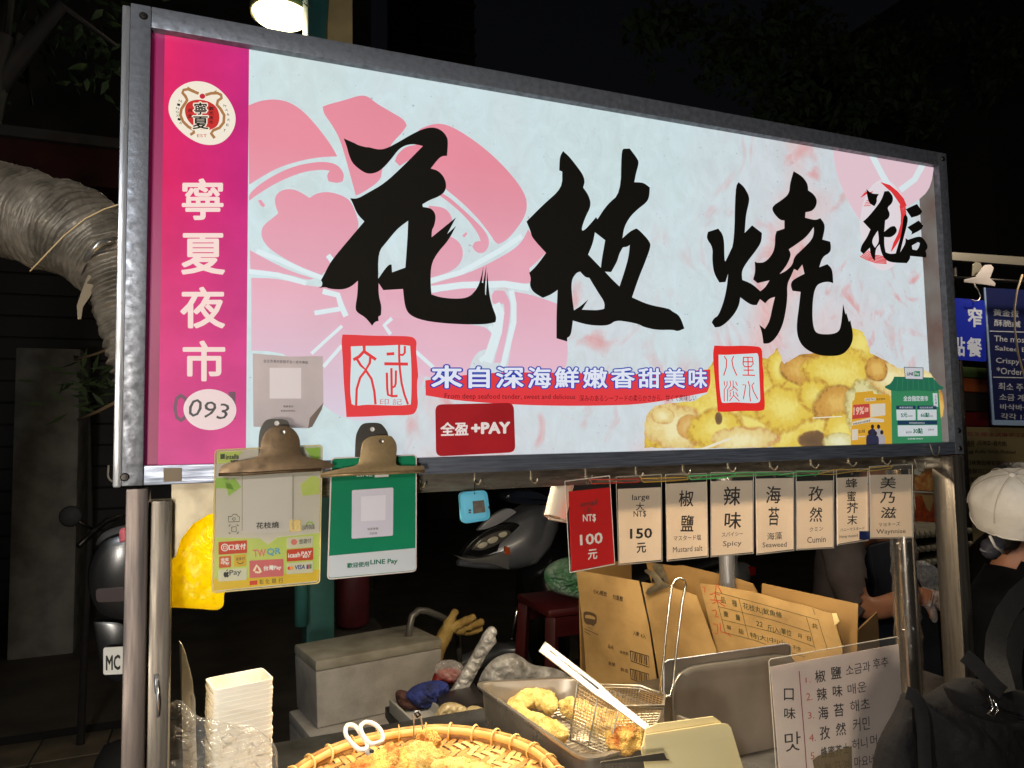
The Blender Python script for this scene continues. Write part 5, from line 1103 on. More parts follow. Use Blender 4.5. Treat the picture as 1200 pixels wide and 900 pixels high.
# ---- scissors
sc_m = mat('white_handle', (232, 226, 214), .35, 0, col2=(214, 206, 190), scale=30)
sr = root('scissors', 'open scissors with white plastic loops resting on the bamboo rim', 'scissors', tuple(atz(430, 860, 1.0)))
ZZ = (380, 830, 5.4545)
def loop(pts, zc, tiltv): return [atz(ZZ[0] + u / ZZ[2], ZZ[1] + v / ZZ[2], zc + (230 - v) * tiltv) for u, v in soften(pts, 90)]
MB().tube(loop([(133, 132), (148, 108), (175, 104), (205, 120), (238, 172), (276, 226), (276, 256), (245, 272), (208, 256), (166, 214), (136, 170)], 1.006, .00012), .0042, 10, closed=True).build('handle_loop', sc_m, sr, smooth=True)
MB().tube(loop([(230, 112), (252, 92), (285, 86), (328, 104), (364, 142), (378, 186), (368, 212), (330, 226), (292, 230), (258, 190), (234, 150)], 1.008, .00012), .0042, 10, closed=True).build('handle_loop', sc_m, sr, smooth=True)
b0 = atz(427, 874, 1.003)
for du, dv in ((22, 34), (30, 26)):
    b1 = atz(427 + du, 874 + dv, .995); n_ = (b1 - b0).cross(Vector((0, 0, 1))).normalized() * .006
    MB().slab([b0 - n_, b0 + n_, b1 + n_ * .5, b1 - n_ * .3], (0, 0, -1), .0018).build('blade', steel, sr)
MB().lathe([(0, .004), (.004, .0035), (.004, -.002)], b0 + (b1 - b0) * .3, 12).build('pivot', dark_metal, sr, smooth=True)
# ---- steel tongs end in the tray
tg = root('serving_tongs', 'dark steel loop end of tongs standing behind the fried nugget', 'tongs', tuple(atz(490, 860, .99)))
P_ = lambda u, v, Y=.345: at(u, v, Y)
MB().tube([P_(485, 864), P_(485, 848), P_(484.6, 838), P_(487, 833.5), P_(491, 833.5), P_(493, 838), P_(494.5, 848), P_(496.5, 862)], .0026, 8, flat=.6).build('arm', steel, tg, smooth=True)
MB().tube([P_(486, 836, .342), P_(490, 834.5, .342), P_(492.5, 838, .342), P_(489, 840.5, .342)], .0022, 8, closed=True).build('lock_ring', dark_metal, tg, smooth=True)
# ---- gastronorm pan
def pan(name, lab, quad, z, depth, m, flange=.012, r=.04):
    rt = root(name, lab, 'tray', (sum(q[0] for q in quad) / 4, sum(q[1] for q in quad) / 4, z - depth))
    cx, cy = sum(q[0] for q in quad) / 4, sum(q[1] for q in quad) / 4
    def rr_(grow, rad):
        q2 = []
        for q in quad:
            d = Vector((q[0] - cx, q[1] - cy)); q2.append(tuple(Vector((cx, cy)) + d * (1 + grow / d.length * 1.3)))
        return rrect(q2, rad, 8)
    prof = [(0, z - .005), (0, z), (-flange * .5, z + .0015), (-flange, z), (-flange - .002, z - .004), (-flange - .010, z - depth * .9), (-flange - .022, z - depth)]
    loops = [[(p[0], p[1], zz) for p in rr_(g, r)] for g, zz in prof]
    n = len(loops[0]); mb = MB()
    for lp in loops: mb.v += lp
    for i in range(len(loops) - 1):
        for k in range(n): l = (k + 1) % n; mb.f.append((i * n + k, i * n + l, (i + 1) * n + l, (i + 1) * n + k)); mb.mi.append(0)
    mb.f.append(tuple(range((len(loops) - 1) * n, len(loops) * n))); mb.mi.append(0)
    # outer skin
    b = len(mb.v); out = [[(p[0], p[1], zz) for p in rr_(g, r)] for g, zz in ((-.001, z - .005), (-flange + .001, z - .006), (-flange - .006, z - depth * .9), (-flange - .02, z - depth - .002))]
    for lp in out: mb.v += lp
    for i in range(len(out) - 1):
        for k in range(n): l = (k + 1) % n; mb.f.append((b + i * n + l, b + i * n + k, b + (i + 1) * n + k, b + (i + 1) * n + l)); mb.mi.append(0)
    mb.f.append(tuple(b + (len(out) - 1) * n + k for k in range(n))); mb.mi.append(0)
    mb.build('pan_body', m, rt, auto=35)
    return rt, rr_
pan_m = mat('pan_steel', (190, 180, 164), .3, .75, col2=(150, 140, 126), scale=7, rvar=.08, bump=.03)
TR, rrf = pan('steel_tray', 'deep stainless tray with fried squid and the wire basket in it', [(.656, .518), (.885, .455), (.985, .095), (.703, .058)], 1.0, .096, pan_m)
wr = MB()
for k in range(26):
    y = .11 + k * .0145; x0 = .700 - (y - .1) * .108 + .025; x1 = .94 - (y - .1) * .25
    wr.tube([(x0, y, .936), (x1, y, .936)], .0011, 4)
for k in range(5):
    wr.tube([(.722 + k * .045, .10, .9385), (.685 + k * .04, .48, .9385)], .0016, 4)
o = wr.build('drain_rack', zinc, TR); o['kind'] = 'stuff'
def tz(u, v, z=.965): return atz(u, v, z)
fried_strip('fried_squid', 'curled fried squid piece at the far left of the steel tray', [tz(646, 832), tz(643, 824), tz(630, 818), tz(612, 822), tz(605, 834), tz(616, 846), tz(632, 851), tz(650, 858), tz(664, 864)], [.015, .020, .021, .020, .021, .022, .021, .018, .012], 4, batter_p, 'fried squid in the steel tray')
fried_strip('fried_squid', 'short fried squid piece behind the left side of the wire basket', [tz(655, 830), tz(668, 829), tz(684, 834), tz(694, 840)], [.016, .020, .020, .014], 8, batter_p, 'fried squid in the steel tray')
# ---- wire frying basket
fb = root('frying_basket', 'silver wire frying basket with a tall looped handle holding fried pieces', 'basket', tuple(atz(720, 870, .985)))
rim = [atz(677, 797, 1.105), atz(726, 828, 1.06), atz(778, 827, 1.06), atz(779, 814, 1.06), atz(750, 804, 1.065), atz(704, 803, 1.085)]
bot = [atz(668, 867, .985), atz(712, 884, .985), atz(758, 876, .985), atz(768, 858, .985), atz(745, 845, .985), atz(692, 842, .985)]
MB().tube([p for p in rim], .0026, 8, closed=True).build('rim_wire', zinc, fb, smooth=True)
MB().tube([p for p in bot], .0018, 6, closed=True).build('base_wire', zinc, fb, smooth=True)
MB().tube([rim[i] * .93 + bot[i] * .07 for i in range(6)], .0018, 6, closed=True).build('rim_wire', zinc, fb, smooth=True)
ws = MB()
for i in range(6):
    a, b, c, d = rim[i], rim[(i + 1) % 6], bot[(i + 1) % 6], bot[i]
    nu = max(4, int((b - a).length / .0068)); nv = 17
    for k in range(nu): t = k / nu; ws.tube([a.lerp(b, t), d.lerp(c, t)], .00062, 3, cap=False)
    for k in range(1, nv): t = k / nv; ws.tube([a.lerp(d, t), b.lerp(c, t)], .00062, 3, cap=False)
cen = sum(bot, Vector()) / 6
for k in range(12):
    t = (k + .5) / 12
    ws.tube([bot[0].lerp(bot[2], t), bot[5].lerp(bot[3], t)], .0007, 3, cap=False)
    ws.tube([bot[0].lerp(bot[5], t), bot[2].lerp(bot[3], t)], .0007, 3, cap=False)
o = ws.build('wire_mesh', mat('mesh_wire', (214, 200, 172), .3, .85), fb); o['kind'] = 'stuff'
for i in range(6):
    MB().tube([rim[i], bot[i]], .0016, 6).build('upright_wire', zinc, fb, smooth=True)
MB().tube([rim[0].lerp(rim[1], .5), bot[0].lerp(bot[1], .5)], .0014, 6).build('upright_wire', zinc, fb, smooth=True)
Yh = rim[3].y
MB().tube([at(u, v, Yh) for u, v in ((774, 813), (775.5, 790), (778, 772), (780.5, 742), (783.5, 715), (785.5, 698), (787.5, 687), (791.5, 680), (797, 677.5), (801.5, 679.5), (803.5, 685), (802, 694), (799, 708), (797, 726), (794.5, 745), (791.5, 772), (789, 800), (786, 815), (779, 816))], .0024, 8).build('handle', mat('bright_wire', (222, 210, 188), .22, .95), fb, smooth=True)
for i, (u, v, s_) in enumerate(((706, 848, (.030, .045, .022)), (732, 868, (.040, .032, .020)), (722, 850, (.034, .030, .020)), (745, 862, (.022, .030, .018)))):
    fried('fried_piece', ('pale fried piece at the left of the wire basket', 'large golden fried piece at the bottom of the wire basket', 'fried piece in the middle of the wire basket', 'browned fried piece at the right of the wire basket')[i], atz(u, v, 1.008 - .006 * (i == 1)), s_, i * .8, 30 + i * 4, batter if i != 0 else batter_p, 'fried pieces in the wire basket')
# ---- long flat tongs across the basket
tw = root('steel_tongs', 'long bright stainless tongs slanting down across the wire basket', 'tongs', tuple(atz(765, 858, 1.03)))
p0, p1 = atz(637, 759, 1.165), atz(770, 862, 1.04)
dr = (p1 - p0).normalized(); sd = dr.cross((EYE - p0).normalized()).normalized(); up = sd.cross(dr)
if up.dot(EYE - p0) < 0: up = -up
tm = mat('bright_steel', (200, 192, 176), .34, .6, col2=(176, 168, 150), scale=6, rvar=.06)
ch = MB(); w0, w1 = .0105, .0075
L0 = (p1 - p0)
prof = []
for t in (0, .04, .5, .62, 1.0):
    c = p0 + L0 * t; w = w0 if t < .55 else w1 * (1.4 - t * .7)
    prof.append((c, w))
for off in (0, -.013):
    o_ = up * off
    ch = MB(); vs = []
    for c, w in prof:
        for x, y in ((-w, -.005), (-w, .0), (-w * .8, .0015), (w * .8, .0015), (w, 0), (w, -.005)): vs.append(c + o_ * 1 + sd * x + up * y)
    fs = []
    for i in range(len(prof) - 1):
        for k in range(5): a = i * 6 + k; fs.append((a, a + 1, a + 7, a + 6))
    ch.add(vs, fs).build('arm', tm, tw)
MB().slab([p0 + sd * -.0105 + up * .0018, p0 + sd * .0105 + up * .0018, p0 + sd * .0105 - up * .016, p0 - sd * .0105 - up * .016], -dr, .004).build('end_bend', tm, tw, bevel=.001)
MB().tube([p0 + L0 * .05 + up * .0028 - sd * .003, p0 + L0 * .5 + up * .0028 - sd * .002], .0022, 6).build('rib', tm, tw, smooth=True)
# ---- paper bags in front of the tray, and bent steel edge
bag_m = mat('cream_paper', (242, 226, 172), .75, 0, translucent=.25, col2=(234, 216, 160), scale=4, bump=.04)
bp = Plane.through(at(757, 862, 0.0), at(853, 848, -.015), at(871, 900, -.03))
for q, off, nm, lab in (([(757, 854), (771, 848), (836, 839.5), (845, 846), (852, 875), (850, 930), (770, 960), (752, 880)], -.006, 'paper_bag', 'rear cream paper bag, its corner peaking above the front one'), ([(756, 866), (757, 861), (845, 847.5), (853, 848.5), (857, 853), (871, 900), (882, 940), (800, 975), (765, 940), (751.5, 876), (754, 873)], 0, 'paper_bag', 'front cream paper bag standing beside the wire basket')):
    r_ = root(nm, lab, 'paper bag', tuple(bp.px(800, 930, off)), 'paper bags beside the basket')
    MB().slab([bp.px(u, v, off) for u, v in q], -bp.n, .0035).build('bag_body', bag_m, r_, bevel=.0005)
    if off == 0:
        MB().slab([bp.px(u, v, .0016) for u, v in [(756, 866), (757, 861), (845, 847.5), (853, 848.5), (857, 853), (859, 862), (757, 882)]], -bp.n, .0009).build('folded_flap', bag_m, r_)
ep = Plane((0, -.035, 1), (0, -1, .15))
o = MB().slab([ep.px(u, v) for u, v in rrect([(704, 893), (778, 882), (781, 889), (786, 891), (786, 960), (704, 960)], 2)], (0, 1, 0), .002).build('steel_guard', mat('guard_steel', (176, 166, 146), .3, .85, col2=(140, 130, 112), scale=9), None)
props(o, 'low bent stainless guard plate at the lower edge, before the paper bags', 'guard')
# ---- leaning gastronorm lid
ld = root('pan_cover', 'rectangular stainless pan cover standing on edge behind the paper bags', 'cover', (1.09, .17, CZ))
lp_ = Plane.through(at(778, 775, .175), at(925, 755, .175), at(779, 900, .16))
lid_m = mat('lid_steel', (158, 150, 136), .36, .6, col2=(124, 118, 106), scale=5, rvar=.08, bump=.04)
MB().slab([lp_.px(u, v) for u, v in rrect([(777.6, 774.7), (926, 753.5), (929, 925), (779, 940)], 5)], -lp_.n, .0016).build('flange', lid_m, ld)
def lid_ring(q, r, off): return [lp_.px(u, v, off) for u, v in rrect(q, r, 8)]
A_ = lid_ring([(786, 782), (935, 761), (940, 915), (787, 930)], 32, .0002); B_ = lid_ring([(789, 785), (935, 765), (940, 912), (790, 926)], 30, .006); C_ = lid_ring([(799, 793), (930, 775), (934, 905), (800, 915)], 22, .0062); D_ = lid_ring([(804, 798), (926, 781), (930, 900), (805, 908)], 20, .003)
mb = MB(); n = len(A_)
for lp in (A_, B_, C_, D_): mb.v += [tuple(p) for p in lp]
for i in range(3):
    for k in range(n): l = (k + 1) % n; mb.f.append((i * n + k, i * n + l, (i + 1) * n + l, (i + 1) * n + k)); mb.mi.append(0)
mb.f.append(tuple(range(3 * n, 4 * n))); mb.mi.append(0)
mb.build('raised_panel', lid_m, ld, smooth=False, auto=60)
MB().tube([lp_.px(u, v, .001) for u, v in ((779, 940), (778, 777), (783, 774), (921, 754.5), (926, 757), (928, 920))], .0018, 6).build('rolled_edge', steel, ld, smooth=True)
# ---- menu card
mr_ = root('menu_card', 'laminated handwritten menu card of six numbered flavours in Chinese and Korean', 'menu', tuple(at(985, 900, .02)))
mp_ = Plane.through(at(901, 773, .045), at(1054, 746, .045), at(914, 900, .015))
mcp = mat('menu_paper', (236, 218, 208), .5, 0, col2=(214, 190, 184), scale=5)
MB().slab([mp_.px(u, v) for u, v in ((903, 781.5), (1053, 755), (1063, 930), (918, 960))], -mp_.n, .0008).build('paper', mcp, mr_)
MB().slab([mp_.px(u, v, .0016) for u, v in rrect([(900, 773), (1052.5, 746), (1068, 940), (914, 970)], 3)], -mp_.n, .0005).build('sleeve', film('menu_film', (250, 246, 235), a=.04, rough=.1), mr_)
MB().tube([mp_.px(u, v, .0012) for u, v in ((914, 965), (901, 775), (903, 772.5), (1051, 746.2), (1053, 748))], .0010, 5).build('sleeve_rim', edge_m, mr_)
ZM = (860, 640, 3.4618)
mi = mat('marker_black', (40, 34, 34), .5); mred = mat('marker_red', (196, 92, 84), .5); mplum = mat('marker_plum', (150, 66, 92), .5); thin = mat('marker_thin', (56, 46, 46), .5)
ribbon('divider', [([(265, 508), (272, 600), (280, 700), (288, 800), (296, 920)], 4)], mp_, .0006, mplum, mr_, z=ZM)
text([('口', (203, 577, 243, 626)), ('味', (204, 655, 250, 702))], mp_, .0006, mi, mr_, bold=.012, z=ZM)
text([('맛', [(205, 758), (270, 750), (272, 828), (208, 836)])], mp_, .0006, thin, mr_, z=ZM)
text([('1.', [(290, 534), (312, 532), (313, 553), (291, 555)]), ('2.', [(293, 597), (318, 594), (319, 624), (294, 627)]), ('3.', [(299, 674), (326, 671), (327, 698), (300, 701)]), ('4.', [(305, 764), (332, 760), (333, 790), (306, 794)]), ('5.', [(310, 838), (336, 834), (337, 862), (311, 866)])], mp_, .0006, mred, mr_, z=ZM)
for pr in ([('椒', [(328, 505), (370, 500), (373, 550), (331, 556)]), ('鹽', [(392, 490), (434, 486), (437, 536), (395, 541)])], [('辣', [(335, 577), (376, 572), (379, 624), (338, 629)]), ('味', [(400, 566), (440, 562), (441, 610), (402, 614)])], [('海', [(341, 652), (382, 647), (385, 700), (344, 705)]), ('苔', [(404, 640), (445, 636), (447, 690), (407, 694)])], [('孜', [(347, 732), (388, 727), (391, 782), (350, 787)]), ('然', [(412, 719), (453, 713), (456, 766), (415, 771)])], [('蜂', [(352, 816), (378, 812), (380, 860), (354, 864)]), ('蜜', [(382, 812), (408, 808), (410, 856), (384, 860)]), ('芥', [(411, 808), (438, 804), (440, 852), (413, 856)]), ('士', [(442, 800), (466, 797), (468, 838), (444, 842)])], [('美', [(366, 882), (398, 878), (400, 925), (368, 929)]), ('乃', [(404, 874), (436, 870), (438, 918), (406, 922)]), ('滋', [(440, 868), (472, 864), (474, 912), (442, 916)])]):
    text(pr, mp_, .0006, mi, mr_, bold=.014, z=ZM)
text([('소금과', [(453, 484), (552, 464), (554, 508), (456, 528)]), ('후추', [(563, 458), (625, 447), (628, 488), (566, 500)]), ('매운', [(460, 562), (536, 546), (538, 590), (463, 604)]), ('해초', [(470, 628), (550, 614), (553, 662), (473, 676)]), ('커민', [(482, 700), (550, 690), (552, 744), (484, 754)]), ('허니', [(478, 785), (540, 774), (543, 818), (481, 829)]), ('머스', [(552, 768), (616, 756), (619, 800), (555, 812)]), ('마요네', [(488, 856), (572, 842), (574, 886), (490, 900)])], mp_, .0006, thin, mr_, bold=.004, z=ZM)
MB().slab([mp_.px(860 + u / 3.4618, 640 + v / 3.4618, .0026) for u, v in ((320, 868), (344, 850), (478, 812), (480, 905), (330, 930))], -mp_.n, .0006).build('tape_patch', film('tape_patch', (150, 130, 96), a=.55, rough=.3), mr_)
# ---- stack of paper boxes in a clear bag, left
bxp = mat('white_box', (240, 233, 216), .6, 0, col2=(230, 221, 202), scale=4)
BX = at(231, 822, .10)
def paper_box(z, k):
    """open folded paper tray, nested: long side faces the viewer"""
    cx, cy = .1515 + random.uniform(-.0012, .0012), .165
    mb = MB(); hw, hd, r = .0445, .034, .010
    o1 = rrect([(cx - hw, cy - hd), (cx + hw, cy - hd), (cx + hw, cy + hd), (cx - hw, cy + hd)], r, 4)
    o0 = rrect([(cx - hw + .006, cy - hd + .006), (cx + hw - .006, cy - hd + .006), (cx + hw - .006, cy + hd - .006), (cx - hw + .006, cy + hd - .006)], r * .8, 4)
    o2 = rrect([(cx - hw + .0015, cy - hd + .0015), (cx + hw - .0015, cy - hd + .0015), (cx + hw - .0015, cy + hd - .0015), (cx - hw + .0015, cy + hd - .0015)], r, 4)
    n = len(o1)
    a_ = math.radians(12)
    def rt(p, zz):
        x, y = p[0] - cx, p[1] - cy
        return (cx + x * math.cos(a_) - y * math.sin(a_), cy + x * math.sin(a_) + y * math.cos(a_), zz)
    for lp, zz in ((o0, z - .030), (o1, z - .0025), (o1, z), (o2, z), (o0, z - .028)): mb.v += [rt(p, zz) for p in lp]
    for i in range(4):
        for q in range(n): l = (q + 1) % n; mb.f.append((i * n + q, i * n + l, (i + 1) * n + l, (i + 1) * n + q)); mb.mi.append(0)
    mb.f.append(tuple(range(4 * n, 5 * n))); mb.mi.append(0)
    mb.f.append(tuple(reversed(range(n)))); mb.mi.append(0)
    return mb.build('paper_box', bxp, None, auto=50)
zt_ = atz(258, 810, 1.1)
ztop = at(262, 806, .13).z
nb = 24
for k in range(nb):
    z = ztop - k * .0068
    lab_ = 'topmost open white paper box of the nested stack' if k == 0 else ('white paper box just under the topmost one of the stack' if k == 1 else ('white paper box in the nested stack, above the clear bag edge' if k < 7 else 'white paper box low in the nested stack, inside the clear bag'))
    props(paper_box(z, k), lab_, 'box', 'nested paper boxes')
sb = root('folded_carton', 'flat white carton standing upright left of the nested boxes', 'carton', tuple(at(222, 900, .09)))
MB().slab([at(u, v, .125) for u, v in ((213.5, 755), (217, 764), (225, 795), (229, 840), (231, 900), (226, 950), (216, 950), (214.5, 860))], (0, 1, 0), .001).build('panel', bxp, sb)
MB().slab([at(213.5, 755, .125), at(214.5, 860, .125), at(216, 950, .125), at(216, 950, .125) + Vector((-.001, .06, 0)), at(214.5, 860, .125) + Vector((-.002, .06, 0)), at(213.5, 755, .125) + Vector((-.004, .02, 0))], (-1, 0, 0), .001).build('panel', bxp, sb)
MB().slab([at(227, 813, .118), at(229, 822, .118), at(230.5, 950, .118), at(224, 950, .118), at(223, 815, .118)], (0, 1, 0), .0009).build('fold', bxp, sb)
clearbag = film('clear_bag_film', (255, 252, 246), a=.07, rough=.14, bump=1.0, bscale=28)
crumple('clear_bag', [(186, 850), (196, 825), (212, 818), (232, 842), (250, 842), (275, 850), (288, 848), (300, 853), (325, 872), (326, 900), (322, 950), (190, 960), (184, 900)], .075, .01, clearbag, None, amp=.022, sc=17, puff=.03, lab='crumpled clear plastic bag wrapped round the white paper boxes', cat='bag', seed=5, sub=6)
# ================================================================== GROUND, WALLS, TREES
ground = mat('asphalt_night', (84, 76, 64), .75, 0, col2=(62, 56, 48), scale=3, detail=8, bump=.1, bscale=60)
def struct(o): o['kind'] = 'structure'; return o
struct(MB().add([(-60, -30, 0), (60, -30, 0), (60, 90, 0), (-60, 90, 0)], [(0, 1, 2, 3)]).build('ground', ground, None))
# pavement of square slabs on the left, each slab its own piece
pv = struct(MB().add([(-3.0, 1.2, .004), (-.1, 1.2, .004), (-.1, 3.6, .004), (-3.0, 3.6, .004)], [(0, 1, 2, 3)]).build('pavement', mat('joint_dark', (30, 28, 26), .9), None))
slab_m = mat('paving_slab', (112, 98, 78), .7, 0, col2=(82, 72, 58), scale=5, detail=6, bump=.08)
sme = None
for i in range(9):
    for j in range(7):
        x, y = -2.95 + i * .32, 1.22 + j * .32
        if sme is None:
            o = MB().bb(-.156, .156, -.156, .156, 0, .03).build('paving_slab', slab_m, pv, bevel=.004); sme = o.data
        else:
            o = bpy.data.objects.new('paving_slab', sme); COL.objects.link(o); o.parent = pv
        o.location = (x + .16, y + .16, .0045 - .024 + random.uniform(0, .002))
# left: grey rendered pillar wall, dark doorway and long low roof above
wm = mat('rendered_wall', (122, 118, 110), .85, 0, col2=(92, 88, 82), scale=6, detail=8, bump=.25, bscale=40)
YW = 5.2
a_, b_ = at(16, 500, YW).x, at(92, 500, YW).x
hz = at(50, 408, YW).z
o = MB().bb(a_, b_, YW, YW + .5, 0, hz).build('wall', wm, None, bevel=.01); props(o, 'rough grey rendered wall block standing alone in the dark at far left', 'wall')
ah = root('shophouse', 'dark closed shophouse with long red roof edge behind the duct', 'building', (-1.5, 6.2, 0))
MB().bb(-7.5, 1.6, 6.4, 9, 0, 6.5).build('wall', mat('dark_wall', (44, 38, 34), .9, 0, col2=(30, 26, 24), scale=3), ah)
zr0, zr1 = at(80, 215, 5.9).z, at(80, 170, 5.9).z
MB().bb(-7, 1.2, 5.9, 6.39, zr0, zr1).build('awning', mat('dull_red', (74, 26, 22), .8, 0, col2=(56, 20, 18), scale=5), ah)
MB().bb(-7, 1.2, 5.84, 5.9, zr1 + .003, zr1 + .09).build('gutter', mat('dull_grey', (80, 74, 70), .7), ah)
for k in range(16):
    MB().bb(-6.8, 1.1, 6.36, 6.397, .2 + k * .19, .37 + k * .19).build('shutter_slat', mat('shutter', (40, 36, 34), .6, .3), ah)
# building behind, centre: narrow tower wall with floor bands ; right: tiled block
cb = root('apartment_building', 'dark apartment block far behind the sign, centre', 'building', (4.5, 12, 0))
u0, u1 = at(494, 40, 12).x, at(556, 40, 12).x
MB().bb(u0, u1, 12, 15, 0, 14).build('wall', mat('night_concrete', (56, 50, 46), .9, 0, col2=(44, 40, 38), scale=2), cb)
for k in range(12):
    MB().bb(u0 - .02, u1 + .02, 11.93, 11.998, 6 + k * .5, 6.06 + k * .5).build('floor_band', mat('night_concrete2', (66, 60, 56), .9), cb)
rb2 = root('tiled_building', 'brown tile clad building rising at the right edge behind the stalls', 'building', (9, 5, 0))
tile = mat('facade_tile', (136, 116, 102), .6, 0, col2=(108, 92, 82), scale=30)
YB = 5.2
u0 = at(1161, 150, YB).x
MB().bb(u0, u0 + 6, YB + .02, YB + 4, 0, 8).build('wall', mat('grout', (50, 44, 40), .9), rb2)
tm0 = None
z0 = at(1165, 295, YB).z; z1 = at(1165, 0, YB).z + .3
th = .085; n_ = 0
zz = z0 - .1
while zz < z1 and n_ < 290:
    for q in range(4):
        if tm0 is None:
            o = MB().bb(0, .30, 0, .022, 0, th - .012).build('tile', tile, rb2); tm0 = o.data
        else:
            o = bpy.data.objects.new('tile', tm0); COL.objects.link(o); o.parent = rb2
        o.location = Vector((u0 + .01 + q * .31, YB - .004 + random.uniform(0, .003), zz)) - Vector((9, 5, 0)); n_ += 1
    zz += th
# trees
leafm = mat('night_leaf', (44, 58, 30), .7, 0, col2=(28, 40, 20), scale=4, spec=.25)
bark = mat('bark', (34, 28, 24), .9, 0, col2=(24, 20, 18), scale=9, bump=.3)
def tree(lab, base, h, crown_c, crown_r, nleaf, size, seed, pts=None):
    rnd = random.Random(seed)
    t = root('tree', lab, 'tree', base)
    b = Vector(base); c = Vector(crown_c)
    mb = MB(); mb.tube([b, b.lerp(c, .35) + Vector((.05, 0, .1)), b.lerp(c, .75), c], [.16, .12, .08, .04], 10)
    for k in range(9):
        e = c + Vector((rnd.gauss(0, .5) * crown_r[0], rnd.gauss(0, .5) * crown_r[1], rnd.gauss(.1, .5) * crown_r[2]))
        mb.tube([b.lerp(c, rnd.uniform(.55, 1)), (c + e) / 2 + Vector((0, 0, .15)), e], [.045, .028, .008], 6)
    mb.build('trunk', bark, t, smooth=True)
    lf = MB()
    clumps = pts or [c + Vector((rnd.gauss(0, .5) * crown_r[0], rnd.gauss(0, .5) * crown_r[1], rnd.gauss(0, .5) * crown_r[2])) for _ in range(max(8, nleaf // 90))]
    for i in range(nleaf):
        q = rnd.choice(clumps); p = q + Vector((rnd.gauss(0, .12), rnd.gauss(0, .12), rnd.gauss(0, .11)))
        d = Vector((rnd.gauss(0, 1), rnd.gauss(0, 1), rnd.gauss(-.8, .6))).normalized(); s_ = d.cross(Vector((rnd.random(), rnd.random(), rnd.random()))).normalized()
        l = size * rnd.uniform(.6, 1.3); w = l * .2; nn = d.cross(s_) * l * .08
        lf.add([p, p + d * l * .35 + s_ * w + nn, p + d * l, p + d * l * .35 - s_ * w + nn, p + d * l * .7 + s_ * w * .6, p + d * l * .7 - s_ * w * .6], [(0, 1, 4, 2, 5, 3)])
    lf.build('crown', leafm, t)
    return t
cl = [at(u, v, 2.9) for u, v in ((18, 10), (22, 18), (104, 8), (108, 2), (132, 78), (112, 66), (-40, 40), (80, -40), (20, -60), (140, -50), (-30, 100))]
tree('dark leafy tree overhanging at the upper left corner', (-1.3, 2.6, 0), 3, (-.7, 2.3, 3.2), (.8, .5, .4), 300, .085, 3, cl)
cl2 = [at(u, v, 4.2) for u, v in ((900, 50), (915, 20), (940, 60), (880, 75), (860, 40), (955, 30), (985, 60), (1010, 90), (930, 115), (905, 128), (1000, 130), (1030, 100), (1045, 55), (1060, 90), (1165, 35), (1178, 70), (1160, 90), (1190, 45), (760, 30), (800, 20), (840, 70), (1100, 40), (1080, 130))]
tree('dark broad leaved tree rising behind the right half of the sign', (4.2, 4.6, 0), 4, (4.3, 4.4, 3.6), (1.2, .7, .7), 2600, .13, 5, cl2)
# small plant by the wall at far left
pl_ = root('shrub', 'low green shrub beside the grey wall', 'plant', (at(105, 480, 3.3).x, 3.3, 0))
lf = MB(); q = at(104, 452, 3.3); rnd = random.Random(4)
for i in range(60):
    p = q + Vector((rnd.gauss(0, .10), rnd.gauss(0, .08), rnd.gauss(0, .07))); d = Vector((rnd.gauss(0, 1), rnd.gauss(0, 1), rnd.gauss(-.3, .6))).normalized(); s_ = d.orthogonal().normalized() * .014
    lf.add([p, p + d * .05 + s_, p + d * .12, p + d * .05 - s_], [(0, 1, 2, 3)])
lf.build('foliage', mat('dim_leaf', (52, 66, 36), .6), pl_)
MB().tube([(q.x, 3.3, 0), (q.x + .02, 3.3, q.z * .6), tuple(q)], [.02, .015, .006], 7).build('stem', bark, pl_, smooth=True)
# ---- street lamp: round lit ceiling lamp on the covered walkway, post and pillar
YL = 2.35
lc = at(329, 25, YL)
sl = root('round_lamp', 'round glowing lamp above the top edge of the sign', 'lamp', tuple(lc))
MB().lathe([(0, .0), (.09, .001), (.118, .014), (.127, .034)], lc, 40).build('diffuser', mat('lamp_diffuser', (255, 244, 190), .5, 0, emit=5.0), sl, smooth=True)
MB().lathe([(.129, .032), (.136, .026), (.138, .06), (.10, .10), (0, .105)], lc, 40).build('housing', mat('lamp_rim', (170, 160, 110), .4, .4), sl, smooth=True)
MB().tube([lc + Vector((0, 0, .09)), lc + Vector((0, 0, .5))], .008, 8).build('stem', dark_metal, sl)
lamp('round_lamp_light', lc + Vector((0, 0, -.03)), 10, (1, .93, .70), .09, sl)
x0_, x1_ = at(384, 25, 1.9).x, at(413, 25, 1.9).x
zc_ = at(400, 60, 1.9).z
o = MB().slab([Vector((x0_, 1.9, zc_ - .3)), Vector((x1_, 1.9, zc_ - .3)), Vector((x1_, 1.9, zc_ + 1.2)), Vector((x1_ - .03, 1.9, zc_ + 1.2)), Vector((x0_, 1.9, at(384, 27, 1.9).z))], (0, 1, 0), .05).build('notice_plate', mat('cream_pillar', (170, 150, 104), .7, 0, col2=(150, 132, 92), scale=9, bump=.05), None)
props(o, 'cream plate with slanted top fixed high beside the teal pillar', 'plate')
MB_ = MB().tube([at(352, -4, 1.36), at(354, 2, 1.36), at(359, 6, 1.36), at(364, 8, 1.37)], .0025, 6).build('hooked_wire', zinc, None, smooth=True)
props(MB_, 'thin bent wire curling from the green post', 'wire')
